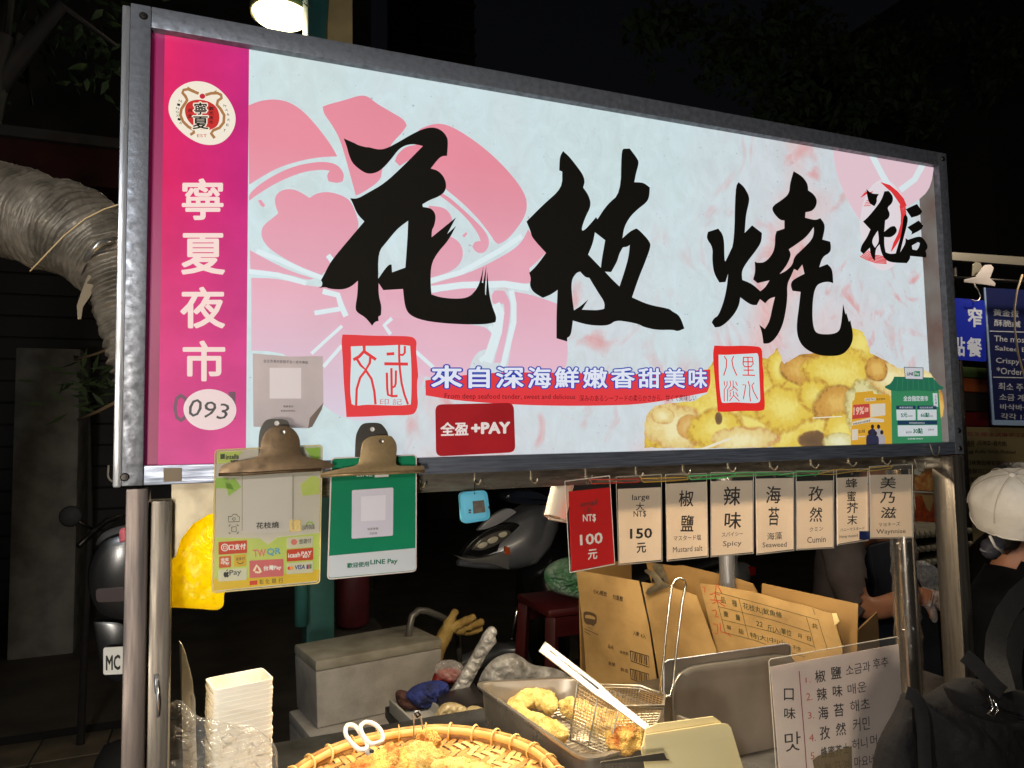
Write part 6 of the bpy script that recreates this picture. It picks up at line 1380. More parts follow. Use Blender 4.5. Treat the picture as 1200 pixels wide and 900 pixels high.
# ================================================================== EXHAUST DUCT, LEFT
dt = root('exhaust_duct', 'wrinkled grey foil exhaust duct bending down behind the left post', 'duct', tuple(at(140, 400, .5)))
def duct(name, path, rads, m, ridges, seed, parent):
    P = [Vector(p) for p in path]; D = []; Rr = []
    for i in range(len(P) - 1):
        p0, p1, p2, p3 = P[max(i - 1, 0)], P[i], P[i + 1], P[min(i + 2, len(P) - 1)]
        for k in range(60):
            t = k / 60; D.append(.5 * ((2 * p1) + (p2 - p0) * t + (2 * p0 - 5 * p1 + 4 * p2 - p3) * t * t + (3 * p1 - p0 - 3 * p2 + p3) * t ** 3)); Rr.append(rads[i] * (1 - t) + rads[i + 1] * t)
    seg = 56; mb = MB().tube(D, Rr, seg, cap=False)
    cum = [0]
    for i in range(1, len(D)): cum.append(cum[-1] + (D[i] - D[i - 1]).length)
    for i in range(len(D)):
        for k in range(seg):
            j = i * seg + k; v = Vector(mb.v[j]); c = D[i]; d = (v - c).normalized()
            ph = cum[i] * ridges + k / seg * 2 * math.pi
            q = v * 30 + Vector((seed, 0, 0))
            h = .0024 * math.sin(ph + 2.2 * NZ.noise(v * 18)) + .0048 * NZ.noise(q) + .0030 * NZ.noise(q * 3) - .004 * max(0, NZ.noise(v * 13 + Vector((seed, 3, 0)))) + .0016 * abs(math.sin(ph * .5)) ** 6 * 3
            mb.v[j] = tuple(v + d * h)
    return mb.build(name, m, parent, smooth=True)
duct_m = mat('foil_cloth', (132, 122, 108), .5, .2, col2=(82, 75, 64), scale=16, detail=8, bump=.35, bscale=50, rvar=.12)
duct('upper_hose', [at(u, v, y) for u, v, y in ((-70, 215, .62), (-15, 238, .60), (45, 258, .56), (95, 276, .50), (140, 312, .45))], [.086, .083, .087, .083, .070], duct_m, 420, 1, dt)
duct('lower_hose', [at(u, v, y) for u, v, y in ((128, 290, .46), (146, 335, .44), (158, 375, .42), (172, 430, .40), (180, 480, .40))], [.066, .064, .060, .055, .052], duct_m, 330, 7, dt)
jb = at(108, 300, .47)
MB().tube([at(96, 322, .46), at(103, 300, .38), at(118, 285, .36), at(140, 280, .40)], .006, 8, flat=.5).build('joint_tape', mat('foil_tape', (170, 166, 158), .3, .8), dt, smooth=True)
o = MB().tube([at(35, 318, .34), at(52, 300, .33), at(75, 276, .32), (at(100, 256, .31)), at(122, 245, .31), at(150, 236, .30), at(175, 232, .30)], .0012, 6).build('straw_wire', mat('straw', (206, 178, 130), .6), None, smooth=True)
props(o, 'thin straw coloured wire arching across the foil duct', 'wire')
o = MB().slab([at(u, v, .40) for u, v in ((104, 320), (110, 328), (107, 345), (97, 360), (95, 374), (91, 374), (90, 358), (96, 340))], (0, 1, 0), .002).build('torn_strip', mat('tape_tan', (126, 112, 88), .7), None)
props(o, 'torn tan strip of tape hanging beneath the duct joint', 'tape')
o = MB().tube([at(92, 492, 1.6), at(115, 482, 1.5), at(142, 468, 1.3)], .005, 6).build('bamboo_pole', mat('old_bamboo', (112, 92, 64), .7), None, smooth=True)
props(o, 'thin bamboo pole leaning in the dark behind the left post', 'pole')
o = MB().tube([at(88, 422, 1.6), at(115, 414, 1.5), at(142, 402, 1.3)], .004, 6).build('dry_twig', mat('old_bamboo', (112, 92, 64), .7), None, smooth=True)
props(o, 'dry twig crossing in front of the grey wall top', 'twig')
# ================================================================== SCOOTERS
blk = mat('scooter_black', (20, 20, 22), .25, 0, coat=.5); rubber = mat('rubber', (24, 23, 22), .75); grey_p = mat('scooter_grey', (128, 130, 136), .38, .3, coat=.5, col2=(104, 106, 112), scale=5)
chrome = mat('chrome', (200, 196, 188), .12, 1.0); glassm = mat('lens', (120, 118, 112), .12, .5, spec=.9, coat=.6)
def wheel(par, c, r, axis='Y'):
    M = Matrix.Rotation(math.pi / 2, 3, 'X')
    MB().lathe([(r * .68, -.03), (r * .86, -.045), (r * .98, -.03), (r, 0), (r * .98, .03), (r * .86, .045), (r * .68, .03)], c, 36, M=M).build('tyre', rubber, par, smooth=True)
    w = MB().lathe([(r * .60, -.025), (r * .68, -.03), (r * .68, .03), (r * .60, .025), (r * .60, -.025)], c, 36, M=M)
    for k in range(5):
        a = 2 * math.pi * k / 5; w.tube([Vector(c), Vector(c) + Vector((r * .62 * math.cos(a), 0, r * .62 * math.sin(a)))], [.02, .012], 8)
    w.lathe([(0, -.04), (.035, -.035), (.035, .035), (0, .04)], c, 14, M=M)
    w.build('wheel_rim', mat('rim_dark', (70, 68, 66), .35, .7), par, auto=40)
def scooter(lab, X, Y, rot, m_body, headlight=True):
    """front faces -x before rotation"""
    r = root('scooter', lab, 'scooter', (X, Y, 0))
    o = Vector((X, Y, 0)); st = len(bpy.data.objects)
    names = []
    def V(x, y, z): return o + Matrix.Rotation(rot, 3, 'Z') @ Vector((x, y, z))
    def fix(mb):
        R3 = Matrix.Rotation(rot, 3, 'Z'); mb.v = [tuple(o + R3 @ Vector(v)) for v in mb.v]; return mb
    M = Matrix.Rotation(math.pi / 2, 3, 'X')
    for cx in (-.62, .62):
        rr = .24
        fix(MB().lathe([(rr * .68, -.03), (rr * .86, -.05), (rr * .98, -.035), (rr, 0), (rr * .98, .035), (rr * .86, .05), (rr * .68, .03)], (cx, 0, rr), 32, M=M)).build('tyre', rubber, r, smooth=True)
        w = MB().lathe([(rr * .58, -.025), (rr * .69, -.03), (rr * .69, .03), (rr * .58, .025), (rr * .58, -.025)], (cx, 0, rr), 32, M=M)
        for k in range(5):
            a = 2 * math.pi * k / 5; w.tube([(cx, 0, rr), (cx + rr * .6 * math.cos(a), 0, rr + rr * .6 * math.sin(a))], [.022, .012], 8)
        fix(w).build('wheel_rim', mat('rim_dark', (70, 68, 66), .35, .7), r)
    def hull(nm, secs, m, cap=True, k=14):
        """secs: (x, z_low, z_high, half width)"""
        mb = MB(); n = k
        for x, zl, zh, hw in secs:
            for q in range(n):
                a = 2 * math.pi * q / n; cy = math.cos(a); sz = math.sin(a)
                mb.v.append((x, hw * (abs(cy) ** .8) * (1 if cy > 0 else -1), (zl + zh) / 2 + (zh - zl) / 2 * (abs(sz) ** .8) * (1 if sz > 0 else -1)))
        for i in range(len(secs) - 1):
            for q in range(n): l = (q + 1) % n; mb.f.append((i * n + q, i * n + l, (i + 1) * n + l, (i + 1) * n + q)); mb.mi.append(0)
        mb.f.append(tuple(range(n))); mb.f.append(tuple((len(secs) - 1) * n + q for q in range(n))); mb.mi += [0, 0]
        return fix(mb).build(nm, m, r, auto=50)
    hull('front_fender', [(-.92, .40, .44, .03), (-.82, .42, .50, .06), (-.62, .46, .54, .07), (-.45, .40, .52, .06), (-.40, .34, .46, .04)], m_body)
    hull('front_fairing', [(-.83, .93, .955, .02), (-.76, .915, 1.0, .07), (-.66, .90, 1.08, .13), (-.55, .89, 1.155, .17), (-.46, .90, 1.20, .17), (-.38, .96, 1.21, .14), (-.32, 1.04, 1.19, .09)], m_body)
    hull('leg_shield', [(-.50, .44, .90, .05), (-.44, .38, .93, .15), (-.38, .34, .96, .19), (-.32, .34, .98, .18), (-.29, .36, .97, .14)], blk)
    hull('footboard', [(-.40, .30, .36, .14), (.0, .28, .36, .17), (.20, .28, .38, .16)], blk)
    hull('rear_body', [(.10, .34, .62, .12), (.25, .36, .74, .17), (.55, .46, .78, .18), (.85, .58, .80, .14), (.98, .68, .78, .06)], m_body)
    hull('seat', [(.10, .74, .80, .12), (.25, .75, .84, .15), (.55, .78, .85, .16), (.85, .82, .88, .13), (.95, .84, .88, .08)], mat('seat_vinyl', (24, 22, 22), .5))
    for s in (-1, 1):
        fix(MB().tube([(-.60, s * .055, .24), (-.52, s * .05, .55), (-.44, s * .04, .92)], .016, 8)).build('fork', chrome, r, smooth=True)
        fix(MB().tube([(-.40, s * .02, 1.20), (-.37, s * .18, 1.24), (-.30, s * .34, 1.23)], .014, 8)).build('handlebar', dark_metal, r, smooth=True)
        fix(MB().tube([(-.31, s * .24, 1.235), (-.27, s * .36, 1.23)], .019, 8)).build('grip', rubber, r, smooth=True)
        fix(MB().tube([(-.34, s * .22, 1.24), (-.36, s * .27, 1.34), (-.36, s * .30, 1.41)], .006, 6)).build('mirror_stalk', dark_metal, r, smooth=True)
        fix(MB().lathe([(0, -.012), (.05, -.010), (.062, 0), (.05, .012), (0, .014)], (-.36, s * .32, 1.44), 18, M=Matrix.Rotation(math.pi / 2, 3, 'Y'))).build('mirror', blk, r, smooth=True)
    fix(MB().slab([(.99, -.09, .60), (.99, .09, .60), (1.0, .09, .46), (1.0, -.09, .46)][::1], (-.006, 0, 0), 1)).build('number_plate', mat('plate_white', (236, 236, 230), .5), r)
    fix(MB().box((.97, 0, .74), (.05, .16, .05))).build('tail_light', mat('tail_red', (130, 14, 12), .2, 0, coat=.5), r, bevel=.01)
    fix(MB().tube([(.25, .16, .30), (.55, .19, .32), (.85, .2, .38)], [.025, .04, .045], 12)).build('exhaust', chrome, r, smooth=True)
    fix(MB().tube([(.48, -.02, .24), (.62, .12, .24), (.70, .12, .62)], [.04, .03, .02], 8)).build('swing_arm', dark_metal, r, smooth=True)
    return r, V
sc1, V1 = scooter('dark grey scooter parked behind the stall, its pointed headlight fairing facing left', 2.02, 2.35, math.radians(4), grey_p)
def onsc(nm, q, y, t, m, bev=.004): return MB().slab([at(u, v, y) for u, v in soften(q, 80)], (0, 1, 0), t).build(nm, m, sc1, bevel=bev)
onsc('headlight', [(553, 644), (560, 635), (572, 627), (586, 622), (597, 621), (600, 625), (592, 633), (578, 641), (563, 646)], 2.17, .06, glassm)
for k_, (u_, v_, a_, b_) in enumerate(((566, 639, 6, 3), (578, 633, 6.5, 3.4), (590, 626.5, 5, 3))):
    onsc('reflector_glint', ell(u_, v_, a_, b_, -.45, 18), 2.155, .015, mat('glint_pale', (232, 224, 200), .25, .2, coat=.8), .002)  # pale ellipses paint bright reflections inside the headlight
onsc('painted_fairing_highlight', [(560, 622), (575, 606), (596, 594), (606, 600), (590, 612), (572, 620)], 2.20, .04, mat('highlight_grey', (176, 178, 184), .3, .3, coat=.6), .006)  # paler patch paints a highlight on the fairing
onsc('headlight_bezel', [(541, 650), (552, 635), (570, 622), (590, 614), (606, 612), (612, 618), (604, 632), (586, 646), (560, 653)], 2.185, .05, mat('bezel_dark', (30, 30, 32), .2, .3, coat=.6))
onsc('chin_trim', [(533, 651), (545, 654), (562, 655), (588, 648), (606, 634), (618, 620), (624, 626), (606, 646), (596, 654), (597, 668), (586, 664), (574, 660), (548, 659)], 2.165, .05, mat('trim_silver', (150, 150, 148), .25, .6, coat=.5))
onsc('side_lens', [(592, 640), (598, 642), (598, 650), (592, 650)], 2.15, .02, mat('amber_lens', (190, 80, 30), .2))
onsc('instrument_cowl', [(592, 582), (600, 576), (624, 575), (642, 580), (646, 590), (620, 592), (598, 590)], 2.2, .12, mat('bezel_blue', (40, 46, 60), .15, .4, coat=.8), .02)
lr = root('scooter', 'black scooter seen from behind with a white MC plate, left of the stall', 'scooter', (-.10, 2.1, 0))
q = lambda u, v, y=1.6: at(u, v, y)
YK = 1.7
def lump(nm, pts, y, t, m, bev=.02):
    return MB().slab([at(u, v, y) for u, v in soften(pts, 95)], (0, 1, 0), t).build(nm, m, lr, bevel=bev)
lump('tail_body', [(112, 640), (128, 628), (160, 622), (175, 640), (178, 700), (165, 730), (120, 728), (102, 700), (100, 668)], YK, .55, blk, .03)
lump('seat', [(108, 640), (118, 622), (150, 612), (178, 618), (180, 642), (140, 648)], YK + .03, .6, mat('seat_vinyl', (24, 22, 22), .5), .02)
lump('rear_mudguard', [(108, 728), (160, 730), (158, 800), (120, 800)], YK + .02, .06, blk, .01)
c = at(136, 815, YK + .2)
wm_ = Matrix.Rotation(math.pi / 2, 3, 'Y')
MB().lathe([(.15, -.05), (.2, -.06), (.235, -.04), (.245, 0), (.235, .04), (.2, .06), (.15, .05)], (c.x, c.y, .245), 30, M=wm_).build('tyre', rubber, lr, smooth=True)
MB().lathe([(0, -.03), (.14, -.03), (.15, -.05), (.15, .05), (.14, .03), (0, .03)], (c.x, c.y, .245), 30, M=wm_).build('wheel_rim', mat('rim_dark', (70, 68, 66), .35, .7), lr, auto=40)
plp = Plane((0, YK - .04, .86), (0, -1, .1))
MB().slab([plp.px(u, v) for u, v in rrect([(121, 759), (160, 757), (160, 789), (121, 791)], 3)], (0, 1, 0), .003).build('number_plate', mat('plate_white', (236, 236, 230), .5), lr)
text([('MC', [(124, 768), (141, 767), (141, 785), (124, 786)])], plp, .0006, ink, lr, bold=.03)
MB().slab([at(u, v, YK - .005) for u, v in rrect([(112, 690), (160, 688), (160, 704), (113, 706)], 5)], (0, 1, 0), .03).build('tail_light', mat('tail_dim', (44, 10, 10), .4), lr)
MB().tube([at(92, 640, YK + .5), at(108, 625, YK + .55), at(125, 610, YK + .6), at(150, 604, YK + .6)], .012, 8).build('handlebar', dark_metal, lr, smooth=True)
MB().tube([at(86, 605, YK + .55), at(98, 615, YK + .55), at(112, 622, YK + .6)], .006, 8).build('mirror_stalk', dark_metal, lr, smooth=True)
MB().lathe([(0, -.01), (.034, -.008), (.042, 0), (.034, .01), (0, .012)], at(83, 605, YK + .55), 20, M=Matrix.Rotation(math.pi / 2, 3, 'X')).build('mirror', rubber, lr, smooth=True)
o = crumple('pink_cloth', [(139, 620), (146, 618), (150, 634), (140, 636)], .9, .01, mat('pink_cloth', (190, 96, 110), .8), None, amp=.004, puff=.006, lab='scrap of pink cloth beside the left post', cat='cloth')
# ================================================================== THINGS BEHIND THE COUNTER
teal = mat('teal_paint', (48, 104, 98), .6, 0, col2=(34, 78, 74), scale=5, detail=8, bump=.05)
x0_, x1_ = at(359, 680, 2.0).x, at(392, 680, 2.0).x
o = MB().bb(x0_, x1_, 2.0, 2.2, 0, 4.8).build('pillar', teal, None, bevel=.01); props(o, 'worn teal painted square pillar rising behind the payment cards and sign', 'pillar')
o = MB().tube([at(353, 612, 1.95), at(353, 733, 1.95)], .026, 14).build('standing_pipe', teal, None, smooth=True); props(o, 'round teal pipe fixed beside the teal pillar', 'pipe')
gx = at(413, 690, 2.3)
gcy = root('gas_cylinder', 'dull red gas cylinder standing behind the teal pillar', 'cylinder', (gx.x, gx.y, 0))
ztp = at(413, 640, 2.3).z
MB().lathe([(0, ztp - .5 + .5), (.03, ztp), (.072, ztp - .06), (.075, ztp - .12), (.075, ztp - .34), (.05, ztp - .36), (0, ztp - .36)], (gx.x, gx.y, 0), 26).build('body', mat('dull_maroon', (92, 34, 40), .5, 0, col2=(74, 26, 32), scale=6), gcy, smooth=True)
MB().lathe([(0.02, ztp - .02), (.02, ztp + .05), (0, ztp + .05)], (gx.x, gx.y, 0), 12).build('valve', zinc, gcy, smooth=True)
MB().bb(gx.x - .12, gx.x + .12, gx.y - .1, gx.y + .12, 0, ztp - .362).build('stand', mat('dark_crate', (40, 36, 34), .8), gcy)
# foam boxes
foam = mat('styrofoam', (182, 177, 170), .8, 0, col2=(160, 154, 146), scale=14, bump=.15, bscale=160)
foam_t = mat('styrofoam_dirty', (172, 167, 154), .8, 0, col2=(136, 130, 114), scale=9, detail=8, bump=.15, bscale=140)
def foambox(lab, a, b, c, d, zt, zb, lid, grow=0.0, mtop=foam_t):
    r = root('foam_box', lab, 'box', (a[0], a[1], zb), 'foam boxes behind the counter')
    q4 = [Vector((p[0], p[1])) for p in (a, b, c, d)]
    cen = sum(q4, Vector((0, 0))) / 4
    def pr(g): return [cen + (p - cen) * (1 + g) for p in q4]
    mb = MB(); A = [(p.x, p.y, zb) for p in pr(-.03)] + [(p.x, p.y, zt - lid) for p in pr(0)]
    mb.add(A, [(0, 1, 5, 4), (1, 2, 6, 5), (2, 3, 7, 6), (3, 0, 4, 7), (3, 2, 1, 0), (4, 5, 6, 7)]); mb.build('body', foam, r, bevel=.008)
    mb = MB(); A = [(p.x, p.y, zt - lid + .001) for p in pr(.003)] + [(p.x, p.y, zt) for p in pr(.004)]
    mb.add(A, [(0, 1, 5, 4), (1, 2, 6, 5), (2, 3, 7, 6), (3, 0, 4, 7), (3, 2, 1, 0), (4, 5, 6, 7)]); mb.build('lid', mtop, r, bevel=.008)
    return r
A_, B_, C_, D_ = atz(345, 755, .82), atz(480, 731, .82), atz(508, 752, .82), atz(370, 775, .82)
C_ = B_ + (D_ - A_) * 1.0 + Vector((.01, -.02, 0))
foambox('white foam box with stained lid, upper of the two behind the tray', A_, B_, C_, D_, .82, .60, .035)
dd = Vector((-.015, -.05, 0))
foambox('white foam box under the upper one, partly hidden by the bamboo tray', A_ + Vector((-.02, -.02, 0)), B_ + Vector((.03, -.02, 0)), C_ + Vector((.03, -.06, 0)), D_ + Vector((-.02, -.06, 0)), .598, .30, .04, mtop=foam)
foambox('lowest foam box at the floor of the stack', A_ + Vector((-.01, 0, 0)), B_, C_ + Vector((.01, -.04, 0)), D_ + Vector((0, -.05, 0)), .298, .02, .04)
# rear work bench
rbn = root('side_bench', 'low dark bench behind the counter crowded with bags', 'bench', (.95, 1.0, 0))
BZ = .80
MB().bb(.56, 1.75, .68, 1.0, BZ - .03, BZ).build('bench_top', mat('bench_top', (64, 60, 56), .5, .3, col2=(44, 42, 40), scale=8), rbn, bevel=.004)
for x in (.64, 1.70):
    for y in (.72, .96): MB().bb(x - .02, x + .02, y - .02, y + .02, 0, BZ - .031).build('leg', dark_metal, rbn)
MB().bb(.60, 1.73, .70, .98, .3, .32).build('lower_shelf', dark_metal, rbn)
def onbench(u, v, z=BZ): return atz(u, v, z)
tub = root('foam_tray', 'open grey foam tray with cream bags on the bench', 'tray', tuple(onbench(500, 845)))
tq = [(456, 820), (492, 809), (545, 850), (520, 878)]
mb = MB(); T = [atz(u, v, BZ + .035) for u, v in tq]; cen = sum(T, Vector()) / 4
T2 = [cen + (p - cen) * .86 for p in T]
for lp, dz in ((T, -.034), (T, 0), (T2, 0), (T2, -.025)): mb.v += [tuple(p + Vector((0, 0, dz))) for p in lp]
for i in range(3):
    for k in range(4): l = (k + 1) % 4; mb.f.append((i * 4 + k, i * 4 + l, (i + 1) * 4 + l, (i + 1) * 4 + k)); mb.mi.append(0)
mb.f.append((12, 13, 14, 15)); mb.mi.append(0)
mb.build('shell', mat('foam_grey', (150, 146, 138), .7), tub, bevel=.002)
def bagl(nm, pts, Y, m, lab, cat, amp=.012, sc=20, puff=.03, z=None, seed=0):
    return crumple(nm, pts, Y, .01, m, None, amp=amp, sc=sc, puff=puff, lab=lab, cat=cat, z=z, seed=seed)
greyfilm = mat('grey_plastic', (176, 174, 170), .25, 0, col2=(120, 118, 114), scale=24, spec=.8, translucent=.2, bump=1.0, bscale=42)
creamfilm = mat('cream_plastic', (196, 178, 132), .3, 0, col2=(132, 108, 70), scale=26, spec=.7, translucent=.2, bump=1.0, bscale=40)
bagl('rolled_plastic', [(526, 812), (540, 790), (556, 762), (570, 736), (578, 733), (583, 739), (580, 746), (583, 752), (574, 760), (560, 785), (550, 806), (542, 812)], .92, greyfilm, 'rolled sheet of clear grey plastic standing upright on the bench', 'plastic roll', amp=.010, sc=26, puff=.02)
bagl('plastic_bag', [(560, 800), (566, 785), (580, 770), (600, 764), (612, 770), (624, 780), (650, 782), (668, 792), (672, 806), (610, 806), (575, 806)], .93, greyfilm, 'heap of crumpled grey plastic bags behind the steel tray', 'bag', seed=2)
bagl('blue_cloth', [(474, 816), (482, 806), (495, 800), (512, 797), (526, 800), (526, 812), (512, 824), (500, 830), (486, 828)], .90, mat('blue_cloth', (26, 42, 112), .85, 0, col2=(12, 20, 62), scale=30, bump=1.0, bscale=45), 'crumpled dark blue cloth on the bench', 'cloth', seed=3, amp=.016)
bagl('brown_rag', [(463, 812), (470, 808), (482, 812), (490, 824), (500, 830), (472, 832), (464, 822)], .92, mat('brown_cloth', (62, 34, 26), .85, bump=1.0, bscale=45), 'dark brown rag beside the blue cloth', 'rag', seed=4)
bagl('cream_bag', [(500, 858), (508, 842), (516, 826), (530, 822), (546, 828), (556, 836), (550, 850), (545, 864), (520, 868)], .74, creamfilm, 'crumpled cream plastic bag behind the bamboo tray', 'bag', seed=6, amp=.014)
bagl('cream_bag', [(544, 832), (556, 826), (572, 832), (584, 846), (580, 856), (560, 858), (546, 850)], .72, creamfilm, 'smaller cream bag with brown stain beside the steel tray', 'bag', seed=9, amp=.012)
bagl('green_bag', [(556, 862), (562, 852), (580, 850), (592, 855), (596, 866), (560, 868)], .64, mat('green_plastic', (60, 140, 84), .4, 0), 'scrap of green plastic under the steel tray corner', 'bag', seed=10, amp=.006)
bagl('clear_pouch', [(508, 790), (512, 776), (530, 772), (545, 780), (542, 796), (525, 800)], .96, film('pouch_film', (230, 225, 220), a=.25, rough=.15, bump=.8), 'clear pouch with reddish food behind the plastic roll', 'pouch', seed=12)
bagl('red_pouch', [(506, 800), (510, 786), (528, 782), (546, 786), (540, 802)], .98, mat('red_pouch', (130, 40, 36), .6), 'reddish food pouch on the bench', 'pouch', seed=13)
mb = MB().slab([atz(u, v, BZ + .05) for u, v in ((511, 815), (556, 800), (570, 822), (520, 832))], (0, 0, -1), .045).build('black_tub', mat('black_tub', (34, 30, 30), .35), None, bevel=.004)
props(mb, 'low black plastic tub on the bench left of the steel tray', 'tub')
hb = at(498, 740, 1.62)
ct = root('hand_cart', 'hand cart with a bent grey tube handle behind the foam box', 'cart', (hb.x, 1.66, 0))
MB().tube([at(478, 760, 1.6), at(480, 735, 1.6), at(483, 722, 1.6), at(490, 715.5, 1.62), at(500, 716, 1.64), at(515, 722, 1.68), at(530, 730, 1.72), at(536, 742, 1.74), at(538, 775, 1.74)], .013, 12).build('handle', mat('grey_tube', (120, 116, 110), .4, .5), ct, smooth=True)
p_, q_ = at(478, 760, 1.6), at(538, 775, 1.74)
MB().tube([p_, Vector((p_.x, p_.y, .12))], .013, 10).build('upright', mat('grey_tube', (120, 116, 110), .4, .5), ct, smooth=True)
MB().tube([q_, Vector((q_.x, q_.y, .12))], .013, 10).build('upright', mat('grey_tube', (120, 116, 110), .4, .5), ct, smooth=True)
MB().bb(p_.x - .03, q_.x + .05, 1.58, 1.9, .10, .13).build('platform', dark_metal, ct, bevel=.005)
# work glove standing on the bench
glove_m = mat('cotton_glove', (196, 166, 96), .85, 0, col2=(160, 128, 66), scale=16, bump=.7, bscale=55)
G = lambda u, v, y=1.14: at(u, v, y + .44)
gp_ = [G(505, 775), G(511, 762), G(519, 749), G(524, 740), G(530, 734), G(539, 731, 1.12), G(549, 726, 1.10), G(558, 721, 1.09), G(538, 736), G(552, 734, 1.12), G(568, 728, 1.11), G(527, 728, 1.13), G(532, 719, 1.12), G(535, 714, 1.12), G(541, 741, 1.15), G(556, 739, 1.15), G(566, 735, 1.15)]
organic('work_glove', gp_, [v * 1.3 for v in (.034, .030, .022, .022, .024, .014, .013, .011, .015, .013, .011, .014, .012, .010, .014, .012, .010)], glove_m, None, edges=[(0, 1), (1, 2), (2, 3), (3, 4), (4, 5), (5, 6), (6, 7), (4, 8), (8, 9), (9, 10), (3, 11), (11, 12), (12, 13), (8, 14), (14, 15), (15, 16)], disp=.004, dscale=30)
props(bpy.data.objects['work_glove'], 'yellowed cotton work glove hung on the cart handle with its fingers spread', 'glove')
# red stool with green bag
stx = at(665, 700, 1.45)
so = root('plastic_stool', 'dark red plastic stool standing behind the cardboard box', 'stool', (stx.x, stx.y, 0))
redp = mat('stool_red', (78, 11, 15), .5, 0, col2=(62, 9, 12), scale=5)
MB().bb(stx.x - .15, stx.x + .15, stx.y - .15, stx.y + .15, stx.z - .03, stx.z).build('seat', redp, so, bevel=.012)
for sx in (-1, 1):
    for sy in (-1, 1):
        t = Vector((stx.x + sx * .125, stx.y + sy * .125, stx.z - .031)); b = Vector((stx.x + sx * .18, stx.y + sy * .18, 0))
        MB().tube([t, b], [.028, .030], 4).build('leg', redp, so, bevel=.004)
for sy in (-1, 1): MB().bb(stx.x - .13, stx.x + .13, stx.y + sy * .135 - .008, stx.y + sy * .135 + .008, stx.z - .10, stx.z - .032).build('apron', redp, so)
bagl('green_white_bag', [(637, 668), (650, 657), (668, 652), (682, 654), (688, 668), (690, 690), (686, 702), (664, 698), (648, 694), (639, 684)], 1.36, mat('mint_bag', (120, 140, 126), .35, 0, col2=(58, 112, 72), scale=14, translucent=.15, bump=1.0, bscale=30), 'knotted pale green plastic bag resting on the red stool', 'bag', seed=15, puff=.045, amp=.03)
# ================================================================== CARDBOARD BOX
cbm = mat('cardboard', (166, 132, 78), .8, 0, col2=(128, 98, 54), scale=9, detail=9, bump=.22, bscale=22, lo=.42, hi=.78)
cbd = mat('cardboard_dark', (150, 114, 60), .8, 0, col2=(134, 100, 52), scale=6)
tA, tB = atz(675, 668, 1.14), atz(1006, 708, 1.14)
nb_ = (tB - tA).cross(Vector((0, 0, 1))).normalized()
if nb_.dot(EYE - tA) < 0: nb_ = -nb_
cp = Plane(tA, nb_)
cx = root('cardboard_box', 'large open cardboard box with raised flaps and a printed table', 'box', tuple(cp.px(840, 900, -.15)))
def cpanel(nm, q, off, m=cbm, t=.004): return MB().slab([cp.px(u, v, off) for u, v in q], -cp.n, t).build(nm, m, cx, bevel=.0008)
cpanel('side_panel', [(675, 668), (748.5, 681), (760, 734), (771, 808), (775, 900), (696, 900), (688, 808), (683, 735)], 0)
cpanel('front_panel', [(751.5, 682), (784.5, 687.5), (816, 698), (827, 728), (839, 762), (845, 800), (852, 900), (779, 900), (773, 800), (762.5, 735)], -.006)
cpanel('printed_flap', [(820, 684), (840, 686), (860, 690), (882, 693.5), (905, 700), (922, 705), (940, 709), (952, 712.5), (965, 717), (977, 719.5), (981, 738), (987, 757), (992, 860), (850, 860), (846, 790), (838, 756)], -.03)
cpanel('rear_flap', [(757, 659), (789, 663), (800, 662.5), (861, 677), (882, 684), (887, 693), (889, 760), (770, 760), (765, 690)], -.13, cbd)
cpanel('rear_flap', [(893, 683.5), (1005.6, 708), (1004.7, 751), (1003, 860), (895, 860), (891, 720)], -.07, cbd)
cpanel('torn_edge', [(975, 719), (980, 719), (984, 728), (981, 731), (978, 733)], -.028, mat('torn_paper', (214, 188, 130), .9))
# carcass behind the flaps
fl_, fr_ = cp.px(690, 800, -.01), cp.px(1000, 800, -.075)
bz = cp.px(690, 800, 0).z
MB().slab([Vector((tA.x, tA.y, 1.13)) - cp.n * .012, Vector((tA.x, tA.y, .62)) - cp.n * .012, Vector((tA.x, tA.y, .62)) - cp.n * .34, Vector((tA.x, tA.y, 1.13)) - cp.n * .34], (tB - tA).normalized(), .004).build('end_panel', cbd, cx)
rgt = cp.px(1003, 760, -.08)
MB().slab([Vector((rgt.x, rgt.y, 1.05)), Vector((rgt.x, rgt.y, .62)), Vector((rgt.x, rgt.y, .62)) - cp.n * .26, Vector((rgt.x, rgt.y, 1.05)) - cp.n * .26], (tB - tA).normalized(), -.004).build('end_panel', cbd, cx)
bx_ = [tA - cp.n * .012, tB - cp.n * .09, tB - cp.n * .34, tA - cp.n * .34]
MB().slab([Vector((p.x, p.y, .66)) for p in bx_], (0, 0, -1), .004).build('bottom_panel', cbd, cx)
cink = mat('box_ink', (70, 50, 26), .8); cgr = mat('box_ink_green', (66, 62, 30), .8); cred = mat('red_crayon', (178, 58, 30), .8)
Z5 = (660, 650, 6.667); Z7 = (560, 650, 3.529); Z6 = (800, 660, 5.714)
text([('小心輕放', [(234, 266), (342, 290), (342, 330), (236, 304)]), ('勿重壓', [(385, 308), (468, 328), (466, 368), (386, 346)])], cp, .0006, cink, cx, bold=.02, z=Z5)
text([('入數', [(545, 592), (594, 604), (594, 640), (547, 626)]), ('4入', [(604, 612), (648, 624), (646, 662), (604, 648)])], cp, .0006, cink, cx, bold=.02, z=Z5)
text([('品名', [(538, 370), (560, 376), (560, 392), (538, 386)]), ('有效期', [(586, 395), (622, 404), (622, 418), (588, 409)]), ('批號', [(540, 440), (568, 448), (568, 464), (540, 456)]), ('製造', [(590, 466), (622, 474), (622, 490), (590, 480)])], cp, .0006, cink, cx, bold=.01, z=Z7)
